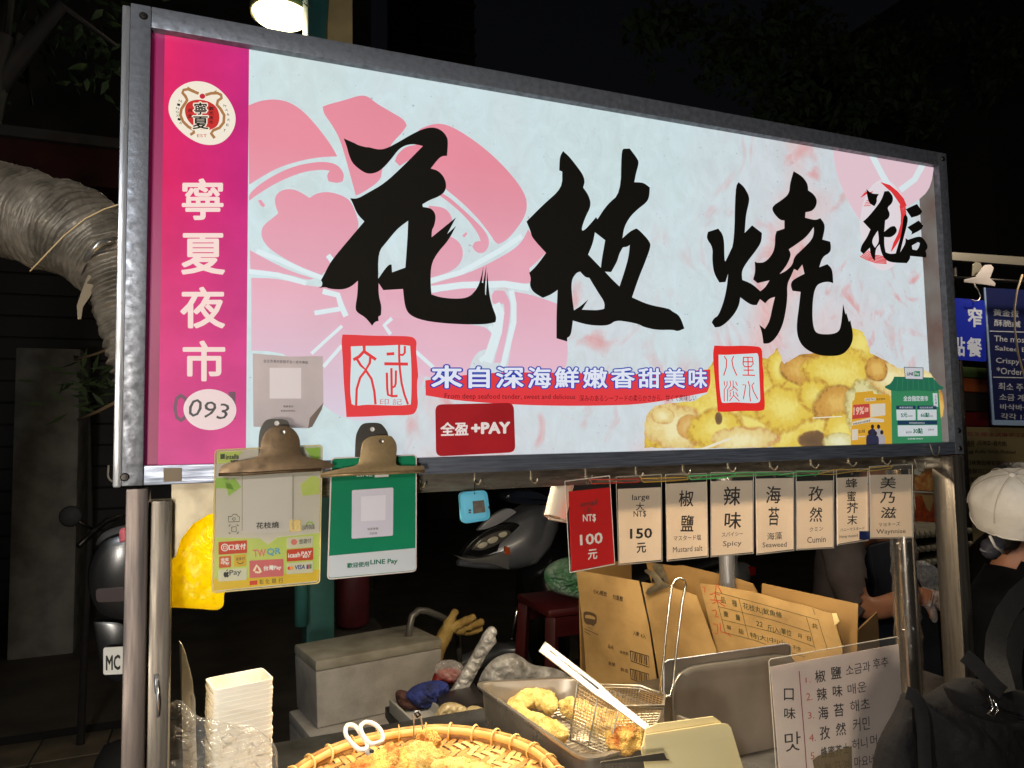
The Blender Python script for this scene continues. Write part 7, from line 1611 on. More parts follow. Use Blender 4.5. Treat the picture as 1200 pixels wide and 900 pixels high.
shape('oval_logo', [[(158, 452), (175, 442), (215, 448), (250, 462), (263, 482), (262, 535), (245, 548), (235, 560), (215, 545), (190, 548), (165, 528), (158, 490)], [(170, 475), (190, 468), (230, 478), (250, 492), (248, 508), (215, 500), (172, 495)]], cp, .0006, cink, cx, z=Z5)
ribbon('small_print', [([(166, 578), (272, 626)], 5), ([(166, 600), (212, 626)], 5), ([(190, 566), (230, 580)], 3)], cp, .0006, cink, cx, z=Z5)
for dy in (0, 74):
    ribbon('barcode_frame', [([(630, 398 + dy), (706, 420 + dy), (709, 466 + dy), (634, 440 + dy), (630, 398 + dy)], 4)], cp, .0006, cink, cx, z=Z7)
    ribbon('barcode', [([(638 + k * 7.2, 404 + dy + k * 2.1), (641 + k * 7.2, 438 + dy + k * 2.2)], 2.2 + (k % 3) * 1.4) for k in range(9)], cp, .0008, cink, cx, z=Z7)
ribbon('table_line', [([(215, 192), (470, 258), (910, 380)], 3), ([(240, 290), (600, 380), (850, 460)], 3), ([(265, 378), (600, 460), (880, 558)], 3), ([(285, 465), (480, 515), (560, 545)], 3), ([(215, 192), (240, 290), (285, 465)], 3), ([(375, 232), (400, 330), (440, 500)], 3), ([(828, 362), (860, 470), (890, 590)], 3), ([(908, 380), (935, 470), (970, 580)], 3), ([(730, 600), (820, 628)], 3), ([(870, 300), (886, 345)], 3)], cp, -.0294, cgr, cx, z=Z6)
text([('品', [(252, 222), (284, 230), (288, 272), (256, 264)]), ('種', [(328, 242), (362, 252), (366, 294), (332, 286)]), ('重', [(272, 318), (304, 326), (308, 362), (276, 354)]), ('量', [(352, 340), (384, 350), (388, 386), (356, 378)]), ('等', [(292, 412), (324, 420), (328, 450), (296, 444)]), ('級', [(372, 434), (408, 444), (412, 480), (376, 470)]), ('花枝丸|魷魚條', [(402, 262), (664, 330), (666, 378), (408, 312)]), ('22', [(492, 384), (536, 396), (536, 430), (494, 418)]), ('斤|入|單位', [(566, 408), (728, 450), (730, 500), (570, 458)]), ('月', [(768, 468), (796, 476), (798, 504), (770, 496)]), ('日', [(832, 486), (858, 494), (860, 524), (834, 516)]), ('特|大|中|小', [(448, 460), (690, 520), (694, 560), (454, 505)]), ('共', [(864, 398), (902, 408), (906, 444), (868, 434)]), ('不|含', [(735, 545), (790, 560), (794, 600), (738, 586)])], cp, -.0294, cgr, cx, bold=.01, z=Z6)
ribbon('red_writing', [([(130, 160), (150, 158), (148, 195)], 5), ([(180, 210), (215, 200), (250, 215)], 5), ([(225, 140), (215, 250)], 5), ([(185, 245), (260, 250)], 5), ([(235, 150), (262, 200)], 5), ([(195, 318), (220, 312), (228, 335), (215, 355), (240, 360)], 5), ([(205, 405), (232, 410), (236, 470), (215, 468)], 5), ([(250, 400), (256, 460), (300, 470), (322, 488)], 5), ([(200, 270), (230, 255), (285, 290)], 5)], cp, -.0290, cred, cx, z=Z6)
bc = root('bulldog_clip', 'worn dark bulldog clip biting the flap of the cardboard box', 'clip', tuple(cp.px(770, 690, .01)))
q1 = [(756, 695), (759, 690), (768, 684), (764, 676), (756, 671), (755, 668), (759, 667), (768, 671), (774, 678), (779, 684), (785, 685), (785.5, 687.5), (771, 692), (758.5, 697)]
MB().slab([cp.px(u, v, .012) for u, v in q1], -cp.n, .002).build('front_jaw', mat('old_clip', (128, 116, 92), .45, .6, col2=(92, 82, 66), scale=40), bc, bevel=.0005)
MB().slab([cp.px(u, v, -.016) for u, v in ((764, 664), (768, 660), (776, 662), (780, 672), (784, 684), (772, 680))], -cp.n, .002).build('rear_jaw', mat('old_clip', (128, 116, 92), .45, .6), bc)
MB().tube([cp.px(765, 680, .0), cp.px(777, 681, .0)], .007, 10).build('spring', dark_metal, bc, smooth=True)
# plastic wrapped pole behind
bpx = at(852, 660, .62)
bp_ = root('wrapped_pole', 'steel pole wrapped in clear film standing behind the cardboard box', 'pole', (bpx.x, bpx.y, 0))
MB().lathe([(.022, 0.0), (.022, 1.9)], (bpx.x, bpx.y, 0), 20).build('pole', steel, bp_, smooth=True)
MB().lathe([(.025 + .001 * math.sin(k * 2.1), .9 + k * .02) for k in range(40)], (bpx.x + .006, bpx.y, 0), 16).build('wrap', film('wrap_film', a=.06), bp_, smooth=True)
# ================================================================== NEIGHBOURING STALL ON THE RIGHT
YN = 1.15
npole = mat('stall_rail', (128, 122, 112), .4, .7)
ns = root('neighbour_stall', 'neighbouring stall frame of thin rails at the right edge', 'stall', tuple(Vector((3.4, YN, 0))))
r1 = [at(1118, 300, YN), at(1230, 308, YN)]
MB().slab([at(1110, 295, YN), at(1240, 304, YN), at(1240, 314, YN), at(1110, 304, YN)], (0, 1, 0), .03).build('rail', npole, ns)
MB().tube([at(1110, 325, YN - .05), at(1240, 333, YN - .05)], .008, 8).build('rail', dark_metal, ns, smooth=True)
for u in (1115, 1260):
    p = at(u, 310, YN + .05); MB().tube([(p.x, p.y, 0), (p.x, p.y, p.z + .05)], .02, 10).build('post', dark_metal, ns, smooth=True)
pb = at(1160, 640, YN + .25)
# white clip with wire hook and blue sign
kp = Plane((0, YN - .06, 0), (0, -1, 0))
ZR = (1080, 280, 3.2167)
kr = root('bulldog_clip', 'white metal clip holding the wire hook on the dark rail', 'clip', tuple(kp.px(1148, 330)))
MB().slab([kp.px(1080 + u / 3.2167, 280 + v / 3.2167) for u, v in [(160, 163), (162, 153), (205, 143), (222, 118), (240, 98), (262, 97), (272, 108), (268, 122), (258, 148), (272, 160), (279, 168), (276, 178), (240, 172)]], (0, 1, 0), .003).build('front_jaw', mat('clip_white', (188, 178, 176), .35, .2), kr, bevel=.0006)
MB().slab([kp.px(1080 + u / 3.2167, 280 + v / 3.2167, -.03) for u, v in [(190, 140), (192, 98), (205, 86), (222, 90), (228, 105), (225, 140)]], (0, 1, 0), .002).build('rear_jaw', zinc, kr)
MB().tube([kp.px(u, v, .01) for u, v in ((1141, 333), (1146, 340), (1149, 347), (1147, 352), (1142, 353), (1138, 351))], .0028, 6).build('wire_hook', zinc, kr, smooth=True)
bs = root('hanging_sign', 'bright blue hanging sign with white Chinese characters, on a wire hook', 'sign', tuple(kp.px(1140, 354)))
sgp = Plane((0, YN - .05, 0), (0, -1, 0))
MB().slab([sgp.px(u, v) for u, v in rrect([(1118, 349), (1154, 352), (1156, 424), (1118, 421)], 3)], (0, 1, 0), .006).build('board', mat('blue_acrylic', (26, 40, 150), .3, 0, emit=.18, coat=.4), bs)
text([('窄', [(1134, 360), (1151, 361), (1151, 384), (1134, 383)]), ('點', [(1116, 394), (1131, 395), (1131, 418), (1116, 417)]), ('餐', [(1133, 395), (1151, 396), (1151, 419), (1133, 418)])], sgp, .0010, mat('sign_white_dim', (190, 194, 206), .5, 0, emit=.12), bs, 'character', bold=.03)
# navy menu board
nm = root('menu_board', 'tall navy menu board with white English and Korean lines', 'menu', tuple(at(1175, 340, YN + .05)))
np_ = Plane((0, YN + .05, 0), (0, -1, 0))
MB().slab([np_.px(u, v) for u, v in [(1153, 337), (1260, 343), (1262, 500), (1164, 498)]], (0, 1, 0), .012).build('board', mat('navy_board', (20, 26, 66), .35, 0, coat=.4), nm)
MB().slab([np_.px(u, v, .002) for u, v in [(1163, 492), (1262, 494), (1262, 500), (1164, 498)]], (0, 1, 0), .006).build('bottom_rim', mat('rim_blue_grey', (120, 140, 170), .4), nm)
MB().slab([np_.px(u, v, .001) for u, v in [(1153, 337), (1155, 337), (1166, 498), (1163.5, 498)]], (0, 1, 0), .004).build('side_rim', mat('rim_blue_grey', (120, 140, 170), .4), nm)
mw = mat('menu_white_dim', (150, 152, 162), .6)
ribbon('rule', [([(1160, 388), (1262, 391)], 1.2), ([(1164, 442), (1262, 444)], 1.2)], np_, .0016, mw, nm)
text([('黃金蛋', [(1164, 362), (1194, 364), (1194, 372), (1164, 370)]), ('酥脆鹹', [(1165, 374), (1196, 376), (1196, 384), (1165, 382)]), ('The most', [(1165, 393), (1204, 395), (1204, 402), (1165, 400)]), ('Salted Egg', [(1166, 405), (1212, 408), (1212, 415), (1166, 412)]), ('Crispy Taro', [(1167, 419), (1218, 422), (1218, 430), (1167, 427)]), ('*Order one', [(1168, 430), (1216, 433), (1216, 441), (1168, 438)]),
      ('최소 주문', [(1170, 448), (1208, 450), (1208, 459), (1170, 457)]), ('소금 계란', [(1171, 461), (1210, 463), (1210, 471), (1171, 469)]), ('바삭바삭한', [(1172, 473), (1216, 475), (1216, 482), (1172, 480)]), ('각각 1개씩', [(1173, 484), (1216, 486), (1216, 493), (1173, 491)])], np_, .0016, mw, nm, bold=.012)
o = MB().tube([at(u, v, YN - .15) for u, v in ((1198, 322), (1192, 340), (1189, 360), (1189, 385), (1193, 415), (1200, 440), (1210, 470))], .004, 8).build('tan_cord', mat('cord_tan', (160, 140, 112), .7), None, smooth=True); props(o, 'pale tan cord looping down at the right edge before the navy board', 'cord')
# coloured goods and tan board behind
gd = root('shelf_goods', 'red and orange packed goods on the neighbouring shelf', 'goods', tuple(at(1145, 470, YN + .5)))
for q, c in (([(1110, 428), (1165, 432), (1165, 444), (1110, 440)], (90, 110, 60)), ([(1110, 441), (1165, 445), (1165, 461), (1110, 457)], (186, 92, 44)), ([(1110, 458), (1170, 462), (1170, 484), (1110, 480)], (60, 52, 46)), ([(1110, 484), (1158, 482), (1160, 500), (1110, 504)], (120, 24, 30))):
    MB().slab([at(u, v, YN + .4) for u, v in q], (0, 1, 0), .15).build('packet', mat('packet_%d' % c[0], c, .5), gd, bevel=.01)
tb = root('menu_board', 'tan menu board with rows of dark print behind the cap', 'menu', tuple(at(1150, 620, YN + .3)))
tp_ = Plane((0, YN + .3, 0), (0, -1, 0))
MB().slab([tp_.px(u, v) for u, v in [(1126, 500), (1260, 503), (1262, 640), (1130, 640)]], (0, 1, 0), .01).build('board', mat('tan_board', (176, 152, 104), .6, 0, col2=(160, 136, 92), scale=4), tb)
dk = mat('board_print', (76, 58, 36), .7); dr_ = mat('board_print_red', (150, 72, 62), .7)
text([('花生捲冰淇淋手工現做', [(1133, 506), (1212, 508), (1212, 513), (1133, 511)])], tp_, .0008, dr_, tb, bold=.02)
text([('餅', [(1133, 516), (1142, 516), (1142, 524), (1133, 524)]), ('(招牌菜+雞肉燥)', [(1145, 516), (1180, 517), (1180, 524), (1145, 523)]), ('Egg Rolls With Pickled', [(1132, 527), (1190, 528), (1190, 533), (1132, 532)]), ('口味微甜辣有蒜味', [(1133, 539), (1178, 540), (1178, 546), (1133, 545)]), ('香酥可口必點', [(1133, 549), (1170, 550), (1170, 556), (1133, 555)]), ('現點現做請稍候', [(1133, 559), (1166, 559), (1166, 565), (1133, 565)]), ('餅皮酥脆', [(1133, 569), (1162, 569), (1162, 574), (1133, 574)]), ('芋丸', [(1134, 578), (1150, 578), (1150, 587), (1134, 587)]), ('Fried Taro', [(1134, 590), (1162, 590), (1162, 595), (1134, 595)]), ('鹹蛋黃肉鬆', [(1134, 599), (1160, 599), (1160, 605), (1134, 605)]), ('綿密香甜', [(1135, 609), (1158, 609), (1158, 615), (1135, 615)])], tp_, .0008, dk, tb, bold=.02)
# food poster seen between the posts
fpz = root('food_poster', 'food photo poster with fried snacks between the round post and square post', 'poster', tuple(at(1090, 620, YN + .1)))
fp = Plane((0, YN + .1, 0), (0, -1, 0))
MB().slab([fp.px(u, v) for u, v in [(1040, 535), (1128, 533), (1130, 660), (1040, 660)]], (0, 1, 0), .008).build('board', mat('poster_brown', (104, 72, 46), .5, 0, col2=(150, 112, 70), scale=10), fpz)
F2 = mat('poster_snack', (190, 150, 90), .5, 0, col2=(150, 78, 40), scale=34); F3 = mat('poster_red', (160, 70, 34), .5, 0, col2=(110, 40, 20), scale=40)
ZT = (1040, 500, 4.5)
shape('printed_snack', [[(140, 330), (145, 270), (200, 240), (250, 240), (288, 270), (286, 340), (200, 338)]], fp, .0008, F2, fpz, z=ZT)
shape('printed_plate', [[(140, 160), (170, 170), (200, 210), (170, 260), (140, 250)]], fp, .0010, mat('poster_pale', (176, 176, 170), .5), fpz, z=ZT)
ribbon('poster_rule', [([(135, 342), (292, 350)], 7)], fp, .0012, mat('poster_pale', (176, 176, 170), .5), fpz, z=ZT)
shape('printed_snack', [[(145, 370), (180, 365), (205, 430), (230, 450), (240, 400), (290, 380), (304, 470), (306, 545), (240, 540), (200, 500), (145, 500)]], fp, .0008, F3, fpz, z=ZT)
shape('printed_cone', [[(180, 360), (240, 362), (238, 410), (222, 450), (205, 430)]], fp, .0010, mat('poster_tan', (150, 124, 84), .5), fpz, z=ZT)
lampN = root('assumed_stall_lamp', 'assumed small shaded lamp, unseen over the neighbouring stall', 'lamp', (3.6, .7, 2.75))  # unseen lamp, assumed; added to light the neighbouring stall
MB().lathe([(.02, .08), (.03, .06), (.11, 0), (.108, -.004), (.028, .055)], (3.6, .7, 2.75), 24).build('shade', dark_metal, lampN, smooth=True)
MB().lathe([(0, -.02), (.03, -.01), (.034, .02), (.02, .05)], (3.6, .7, 2.75), 16).build('bulb', mat('bulb_glow_0', (255, 245, 225), .4, 0, emit=8), lampN, smooth=True)
lamp('assumed_stall_lamp_light', (3.6, .7, 2.70), 40, (1, .86, .66), .06, lampN)
# egg carton stack
egm = mat('egg_carton', (128, 122, 106), .85, 0, col2=(104, 98, 84), scale=20)
eg0 = at(1092, 645, YN - .1)
ecp = at(1080, 692, YN - .12)
for k in range(5):
    mb = MB(); z = at(1090, 690 - k * 16, YN - .1).z
    x0 = at(1066, 690, YN - .1).x; x1 = at(1135, 690, YN - .1).x
    nx = 11
    vs = []
    for i in range(nx * 2 + 1):
        for j in range(7):
            vs.append((x0 + (x1 - x0) * i / (nx * 2), YN - .12 + j * .045, z + (.020 if (i + j) % 2 else 0)))
    fs = [(i * 7 + j, i * 7 + j + 1, (i + 1) * 7 + j + 1, (i + 1) * 7 + j) for i in range(nx * 2) for j in range(6)]
    mb.add(vs, fs)
    mb.slab([(x0, YN - .122, z + .012), (x1, YN - .122, z + .012), (x1, YN - .122, z - .004), (x0, YN - .122, z - .004)], (0, 1, 0), .003)
    for i in range(nx):
        c = (x0 + (x1 - x0) * (i + .5) / nx, YN - .128, z + .004)
        mb.lathe([(0, -.012), (.009, -.010), (.013, 0), (.009, .012), (0, .013)], c, 8)
    o = mb.build('egg_tray', egm, None, smooth=True); o['kind'] = 'stuff' if False else ''
    del o['kind']
    props(o, ('lowest', 'second lowest', 'middle', 'second highest', 'top')[k] + ' grey pulp egg tray in the stack below the food poster', 'egg tray', 'stacked egg trays')
o = MB().bb(x0 - .05, x1 + .3, YN - .16, YN + .25, at(1090, 694, YN - .1).z - .05, at(1090, 694, YN - .1).z - .006).build('neighbour_counter', mat('green_board', (50, 150, 66), .5), None, bevel=.004); props(o, 'green topped counter of the neighbouring stall', 'counter')
# ================================================================== PEOPLE
skin = mat('skin', (176, 122, 92), .55, 0, col2=(156, 104, 78), scale=12, sss=.15, bump=.05, bscale=90)
hair = mat('hair_black', (20, 16, 14), .5, 0, bump=.4, bscale=120, col2=(30, 24, 22), scale=60)
blkc = mat('black_cloth', (9, 9, 10), .9, 0, col2=(14, 13, 14), scale=10, bump=.15, bscale=70, spec=.1)
greyc = mat('grey_sleeve', (84, 74, 73), .85, 0, col2=(66, 58, 58), scale=9, bump=.15, bscale=60)
# --- vendor of the neighbouring stall: grey sleeve, dark apron, working hands in clear gloves
vn = root('person', 'vendor in a grey top and dark apron, bending over with hands in clear gloves', 'person', (at(1010, 700, .95).x + .1, 1.0, 0))
YV = .95
S = lambda u, v, y=YV: at(u, v, y)
sh = S(985, 645); 
hip = S(1000, 800, 1.12)
foot = Vector((hip.x + .12, 1.15, .06))
body_pts = [hip, S(1000, 740, 1.10), S(1004, 690, 1.07), S(1012, 640, 1.04), S(1022, 590, 1.0), S(1030, 560, .98), S(1034, 530, .97), S(1040, 500, .97),
            S(985, 640, .92), S(996, 690, .84), S(1010, 716, .80), S(1040, 712, .76), S(1064, 700, .73), S(1076, 696, .72),
            S(1052, 640, 1.16), S(1072, 690, 1.10), S(1084, 708, .95),
            Vector((hip.x + .02, 1.05, .5)), Vector((hip.x + .0, 1.1, .08)), Vector((hip.x + .0, .98, .04)),
            Vector((hip.x + .2, 1.18, .5)), Vector((hip.x + .2, 1.2, .08)), Vector((hip.x + .2, 1.08, .04))]
body_r = [(.17, .13), (.16, .12), (.17, .12), (.18, .11), (.15, .09), (.06, .06), (.065, .07), (.08, .09),
          .066, .058, .048, .044, .036, .030, .06, .045, .035, .09, .05, .045, .09, .05, .045]
edges = [(0, 1), (1, 2), (2, 3), (3, 4), (4, 5), (5, 6), (6, 7), (4, 8), (8, 9), (9, 10), (10, 11), (11, 12), (12, 13), (4, 14), (14, 15), (15, 16), (0, 17), (17, 18), (18, 19), (0, 20), (20, 21), (21, 22)]
body = organic('body', body_pts, body_r, skin, vn, edges=edges)
# clothing as offset copies over torso / sleeve / legs
def clothe(nm, src, keep, m, off):
    me = src.data.copy(); bm = bmesh.new(); bm.from_mesh(me)
    w = WL[src.name]
    bmesh.ops.delete(bm, geom=[v for v in bm.verts if not keep(v.co + w)], context='VERTS')
    bm.normal_update()
    for v, n in [(v, v.normal.copy()) for v in bm.verts]: v.co += n * (off + .006 * NZ.noise(v.co * 16) + .003 * NZ.noise(v.co * 40))
    me.materials.clear(); bm.to_mesh(me); bm.free()
    me.transform(Matrix.Translation(w))
    return link(nm, me, m, src.parent, True)
el = S(1012, 716, .80)
def px_of(p):
    c = ROT @ (p - EYE); return 600 - F * c.x / c.z, 450 + F * c.y / c.z
clothe('grey_top', body, lambda p: p.z > hip.z - .02 and p.z < S(1030, 552, .98).z and (px_of(p)[0] < 1014 or p.y > .93 and px_of(p)[0] < 1070), greyc, .010)
clothe('trousers', body, lambda p: p.z <= hip.z + .02 and p.z > .1, mat('dark_trousers', (26, 28, 36), .8), .012)
ap = [S(u, v, .86) for u, v in ((1020, 640), (1050, 632), (1068, 660), (1080, 700), (1100, 730), (1106, 800), (1112, 900), (1010, 900), (1012, 800), (1008, 745), (1028, 690))]
MB().slab(ap, (0, 1, 0), .05).build('apron', mat('navy_apron', (18, 22, 34), .8, 0, col2=(26, 30, 44), scale=6, bump=.1), vn, bevel=.01)
organic('hair', [S(1042, 500, .98), S(1046, 480, .99), S(1050, 466, 1.0)], [.10, .12, .09], hair, vn, disp=.01)
glv = film('glove_film', (255, 250, 246), a=.35, rough=.2, bump=.9, bscale=40)
def hand(par, wrist, fwd, side, nrm, m, s=1.0, curl=.5, nm='hand'):
    """palm plus five bent fingers as one skinned surface"""
    W_ = Vector(wrist); f = Vector(fwd).normalized(); sd_ = Vector(side).normalized(); n = Vector(nrm).normalized()
    pts = [W_, W_ + f * .045 * s, W_ + f * .075 * s]; rad = [.026 * s, (.036 * s, .016 * s), (.036 * s, .015 * s)]; ed = [(0, 1), (1, 2)]
    for k, (o_, L_) in enumerate(((-.030, .062), (-.010, .072), (.010, .068), (.028, .052))):
        b = len(pts); base = W_ + f * .085 * s + sd_ * o_ * s
        p1 = base + (f - n * curl * .5).normalized() * L_ * .45 * s; p2 = p1 + (f * .7 - n * curl).normalized() * L_ * .33 * s; p3 = p2 + (f * .35 - n * curl).normalized() * L_ * .25 * s
        pts += [base, p1, p2, p3]; rad += [.0105 * s, .009 * s, .0082 * s, .0065 * s]; ed += [(2, b), (b, b + 1), (b + 1, b + 2), (b + 2, b + 3)]
    b = len(pts); t0 = W_ + f * .03 * s - sd_ * .030 * s
    pts += [t0, t0 + (f * .6 - sd_ * .8 - n * .4).normalized() * .034 * s, t0 + (f * .9 - sd_ * .7 - n * .8).normalized() * .058 * s]; rad += [.014 * s, .0105 * s, .0085 * s]; ed += [(0, b), (b, b + 1), (b + 1, b + 2)]
    return organic(nm, pts, rad, m, par, edges=ed)
wr_ = S(1076, 696, .72)
hand(vn, wr_, S(1100, 704, .70) - wr_, (0, .3, 1), (.2, -1, .3), skin, 1.0, .6)
hand(vn, wr_ + Vector((0, -.004, 0)), S(1100, 704, .70) - wr_, (0, .3, 1), (.2, -1, .3), glv, 1.09, .6, nm='clear_glove')
bagl('clear_bag', [(1070, 662), (1080, 655), (1096, 664), (1108, 676), (1110, 704), (1100, 716), (1088, 700), (1078, 680)], .80, film('pouch_film2', (240, 240, 245), a=.2, rough=.15, bump=.9), 'clear plastic bag gripped by the gloved vendor', 'bag', seed=31, puff=.03, amp=.016)
# --- customer with the white cap, back turned
cs = root('person', 'customer with a white cap worn backwards, black hair and black top', 'person', (2.23, .36, 0))
H = at(1192, 590, .32)
hx, hy, hz_ = H
neck = H + Vector((.015, .0, -.15)); tor = neck + Vector((.03, .02, -.10))
cb_ = [Vector((hx + .05, hy + .05, .80)), Vector((hx + .05, hy + .05, 1.0)), tor + Vector((0, 0, -.09)), tor, neck, H + Vector((.01, 0, -.045)), H + Vector((.01, .01, .03)),
       tor + Vector((-.15, -.03, -.035)), tor + Vector((-.20, -.04, -.24)), tor + Vector((-.15, -.10, -.42)), tor + Vector((-.05, -.20, -.44)), 
       tor + Vector((.17, .05, -.035)), tor + Vector((.22, .05, -.26)), tor + Vector((.20, -.05, -.45)),
       Vector((hx - .04, hy + .05, .42)), Vector((hx - .05, hy + .05, .07)), Vector((hx - .07, hy - .05, .04)), Vector((hx + .14, hy + .06, .42)), Vector((hx + .15, hy + .06, .07)), Vector((hx + .14, hy - .05, .04))]
cr_ = [(.15, .12), (.14, .11), (.17, .11), (.12, .09), .058, .085, .095, .065, .05, .042, .034, .065, .05, .04, .08, .05, .045, .08, .05, .045]
ce = [(0, 1), (1, 2), (2, 3), (3, 4), (4, 5), (5, 6), (3, 7), (7, 8), (8, 9), (9, 10), (3, 11), (11, 12), (12, 13), (0, 14), (14, 15), (15, 16), (0, 17), (17, 18), (18, 19)]
cbody = organic('body', cb_, cr_, skin, cs, edges=ce)
clothe('black_top', cbody, lambda p: p.z < at(1190, 655, .32).z and p.z > .80, blkc, .012)
clothe('trousers', cbody, lambda p: p.z <= .82 and p.z > .09, blkc, .014)
hand(cs, cb_[10], (.3, -.8, -.1), (1, .3, 0), (0, 0, 1), skin, 1.0, .5)
# hair under the cap
organic('hair', [H + Vector((-.03, -.0, .055)), H + Vector((-.045, 0, -.02)), H + Vector((-.055, 0, -.085)), H + Vector((-.075, .01, -.14))], [.09, .075, .05, .03], hair, cs, disp=.012, dscale=26)
# white cap: dome, panel seams, button, strap opening
capm = mat('cap_cotton', (236, 228, 216), .85, 0, col2=(222, 212, 198), scale=9, bump=.5, bscale=24)
cc = at(1191, 592, .27)
Mc = Matrix.Rotation(math.radians(-28), 3, 'Y') @ Matrix.Rotation(math.radians(14), 3, 'X')
mb = MB(); prof = []
for i in range(15):
    a = math.pi / 2 * i / 14; prof.append((.105 * math.sin(a) ** .88, .100 * math.cos(a)))
prof += [(.1065, -.016), (.1055, -.032), (.105, -.038)]
mb.lathe([(max(r, .0005), z) for r, z in prof], (0, 0, 0), 48)
for i in range(len(mb.v)):
    v = Vector(mb.v[i]); an = math.atan2(v.y, v.x); seam = abs(math.sin(an * 3)) ; k = 1 - .014 * math.exp(-(seam / .07) ** 2)
    v = Vector((v.x * k, v.y * 1.10 * k, v.z * k)); v += v.normalized() * (.006 * NZ.noise(v * 14) + .003 * NZ.noise(v * 42) - .004 * max(0, NZ.noise(v * 26 + Vector((5, 1, 2)))))
    mb.v[i] = tuple(cc + Mc @ v)
mb.build('cap', capm, cs, smooth=True)
MB().lathe([(0, .006), (.008, .004), (.009, 0)], cc + Mc @ Vector((0, 0, .101)), 12, M=Mc).build('cap_button', capm, cs, smooth=True)
MB().tube([cc + Mc @ Vector((.105 * math.cos(a), .1155 * math.sin(a), -.036)) for a in [2 * math.pi * i / 40 for i in range(40)]], .0022, 6, closed=True).build('cap_band', capm, cs, smooth=True)
for k in range(6):
    MB().tube([cc + Mc @ Vector((.1072 * math.sin(b) ** .88 * math.cos(k * math.pi / 3), .1072 * 1.10 * math.sin(b) ** .88 * math.sin(k * math.pi / 3), .1018 * math.cos(b))) for b in [math.pi / 2 * (j + .5) / 12 for j in range(12)]], .0011, 4).build('cap_seam', mat('cap_stitch', (196, 184, 168), .9), cs)
MB().tube([at(u, v, .19) for u, v in ((1160, 628), (1166, 640), (1176, 648))], .0035, 6).build('hair_tie', mat('tie_white', (190, 184, 176), .6), cs, smooth=True)
organic('scarf', [at(1158, 652, .24), at(1162, 640, .22), at(1172, 632, .22)], [.030, .026, .018], mat('striped_scarf', (40, 38, 46), .7, 0, col2=(130, 128, 136), scale=26, stretch=(1, 1, 6), lo=.6, hi=.66), cs, disp=.01, dscale=30)
# --- another passer-by behind, only dark hair and shoulders show
pb_ = root('person', 'passer by with dark hair just behind the white cap, in dark clothes', 'person', (2.95, .62, 0))
h2 = at(1196, 566, .62)
b2 = organic('body', [Vector((h2.x + .05, .66, .85)), Vector((h2.x + .04, .66, 1.05)), h2 + Vector((.03, .02, -.26)), h2 + Vector((.01, 0, -.13)), h2 + Vector((0, 0, -.04)), h2 + Vector((0, 0, .05)), h2 + Vector((-.17, 0, -.28)), h2 + Vector((-.20, -.03, -.52)), h2 + Vector((-.12, -.12, -.60)), h2 + Vector((.2, 0, -.28)), h2 + Vector((.24, -.03, -.52)), Vector((h2.x - .04, .66, .45)), Vector((h2.x - .04, .66, .06)), Vector((h2.x + .14, .66, .45)), Vector((h2.x + .14, .66, .06))], [(.16, .12), (.15, .11), (.15, .10), .055, .085, .09, .062, .048, .036, .062, .048, .08, .05, .08, .05], skin, pb_, edges=[(0, 1), (1, 2), (2, 3), (3, 4), (4, 5), (2, 6), (6, 7), (7, 8), (2, 9), (9, 10), (0, 11), (11, 12), (0, 13), (13, 14)])
clothe('dark_coat', b2, lambda p: p.z < h2.z - .14 and p.z > .1, blkc, .014)
organic('hair', [h2 + Vector((-.01, -.01, .075)), h2 + Vector((-.02, -.02, .0)), h2 + Vector((-.02, -.01, -.08))], [.115, .115, .085], hair, pb_, disp=.012, dscale=26)
# --- black backpack in the foreground
bk = root('backpack', 'soft black backpack with webbing strap and zip pull, close at the lower right', 'backpack', tuple(at(1110, 900, -.12)))
bagc = mat('nylon_black', (28, 26, 26), .8, 0, col2=(19, 18, 18), scale=7, detail=6, bump=.25, bscale=90, spec=.15)
def bpart(nm, pts, Y, puff, amp=.01, m=bagc, sc=9, seed=0):
    o = crumple(nm, pts, Y, .01, m, None, amp=amp, sc=sc, puff=puff, seed=seed, sub=6)
    o.parent = bk; o.data.transform(Matrix.Translation(-WL[bk.name])); return o
bpart('main_pocket', [(1066, 812), (1080, 816), (1100, 816), (1118, 800), (1138, 795), (1158, 806), (1172, 822), (1200, 836), (1240, 850), (1260, 1000), (1060, 1000), (1050, 900)], -.14, .09, .012, seed=41)
bpart('side_pocket', [(1022, 1000), (1028, 920), (1034, 880), (1044, 858), (1056, 838), (1064, 818), (1072, 812), (1082, 830), (1086, 870), (1092, 920), (1094, 1000)], -.18, .05, .012, seed=44)
bpart('top_flap', [(1112, 806), (1128, 796), (1142, 795), (1162, 800), (1200, 812), (1260, 812), (1262, 872), (1200, 868), (1160, 850), (1126, 835)], -.18, .05, .01, seed=47)
bst = mat('webbing', (38, 35, 33), .7, 0, col2=(26, 24, 23), scale=60, stretch=(1, 1, 10), bump=.3, bscale=200)
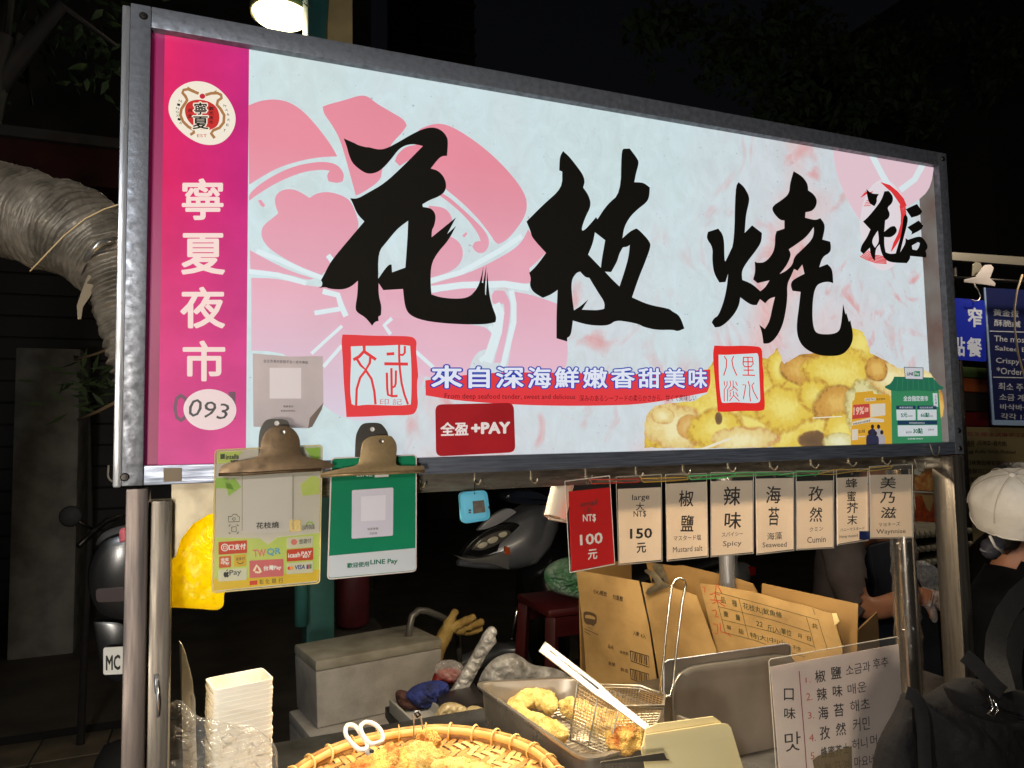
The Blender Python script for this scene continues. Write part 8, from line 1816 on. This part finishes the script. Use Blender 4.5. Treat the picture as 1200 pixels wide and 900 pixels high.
def strap(nm, pts, wpx, Y, m=bst, t=.004):
    L_, R_ = [], []
    P = [Vector(p) for p in pts]
    for i, p in enumerate(P):
        tt = (P[min(i + 1, len(P) - 1)] - P[max(i - 1, 0)]).normalized(); nn = Vector((-tt.y, tt.x)) * wpx / 2
        L_.append(p + nn); R_.append(p - nn)
    yy = Y if callable(Y) else (lambda i: Y)
    mb = MB(); n = len(P)
    for off in (0, t):
        for i in range(n): mb.v.append(tuple(at(L_[i].x, L_[i].y, yy(i) + off)))
        for i in range(n): mb.v.append(tuple(at(R_[i].x, R_[i].y, yy(i) + off)))
    for i in range(n - 1):
        mb.f += [(i, i + 1, n + i + 1, n + i), (2 * n + i, 3 * n + i, 3 * n + i + 1, 2 * n + i + 1), (i, 2 * n + i, 2 * n + i + 1, i + 1), (n + i, n + i + 1, 3 * n + i + 1, 3 * n + i)]; mb.mi += [0] * 4
    mb.f += [(0, n, 3 * n, 2 * n), (n - 1, 3 * n - 1, 4 * n - 1, 2 * n - 1)]; mb.mi += [0, 0]
    return mb.build(nm, m, bk, auto=50)
strap('webbing_strap', [(1130, 768), (1140, 776), (1152, 788), (1166, 804), (1176, 812)], 17, -.24)
strap('side_strap', [(1062, 812), (1070, 814), (1077, 824), (1082, 850), (1084, 900), (1088, 1000)], 16, -.245)
strap('shoulder_strap', [(1178, 812), (1172, 790), (1166, 770), (1168, 745), (1178, 720), (1192, 700), (1215, 680), (1245, 665)], 26, lambda i: -.21 + i * .03)
strap('shoulder_strap', [(1195, 850), (1190, 820), (1186, 790), (1188, 760), (1200, 730), (1225, 705)], 22, lambda i: -.15 + i * .03)
strap('seam_piping', [(1070, 830), (1072, 870), (1076, 920), (1080, 1000)], 3, -.252, dark_metal, .003)
MB().tube([at(u, v, -.245) for u, v in ((1160, 815), (1164, 830), (1158, 836), (1166, 840), (1170, 830), (1164, 820))], .002, 6).build('zip_pull', chrome, bk, smooth=True)
MB().tube([at(u, v, -.243) for u, v in ((1140, 800), (1152, 814), (1164, 828), (1180, 838), (1200, 844), (1230, 850))], .0022, 6).build('zip', dark_metal, bk, smooth=True)
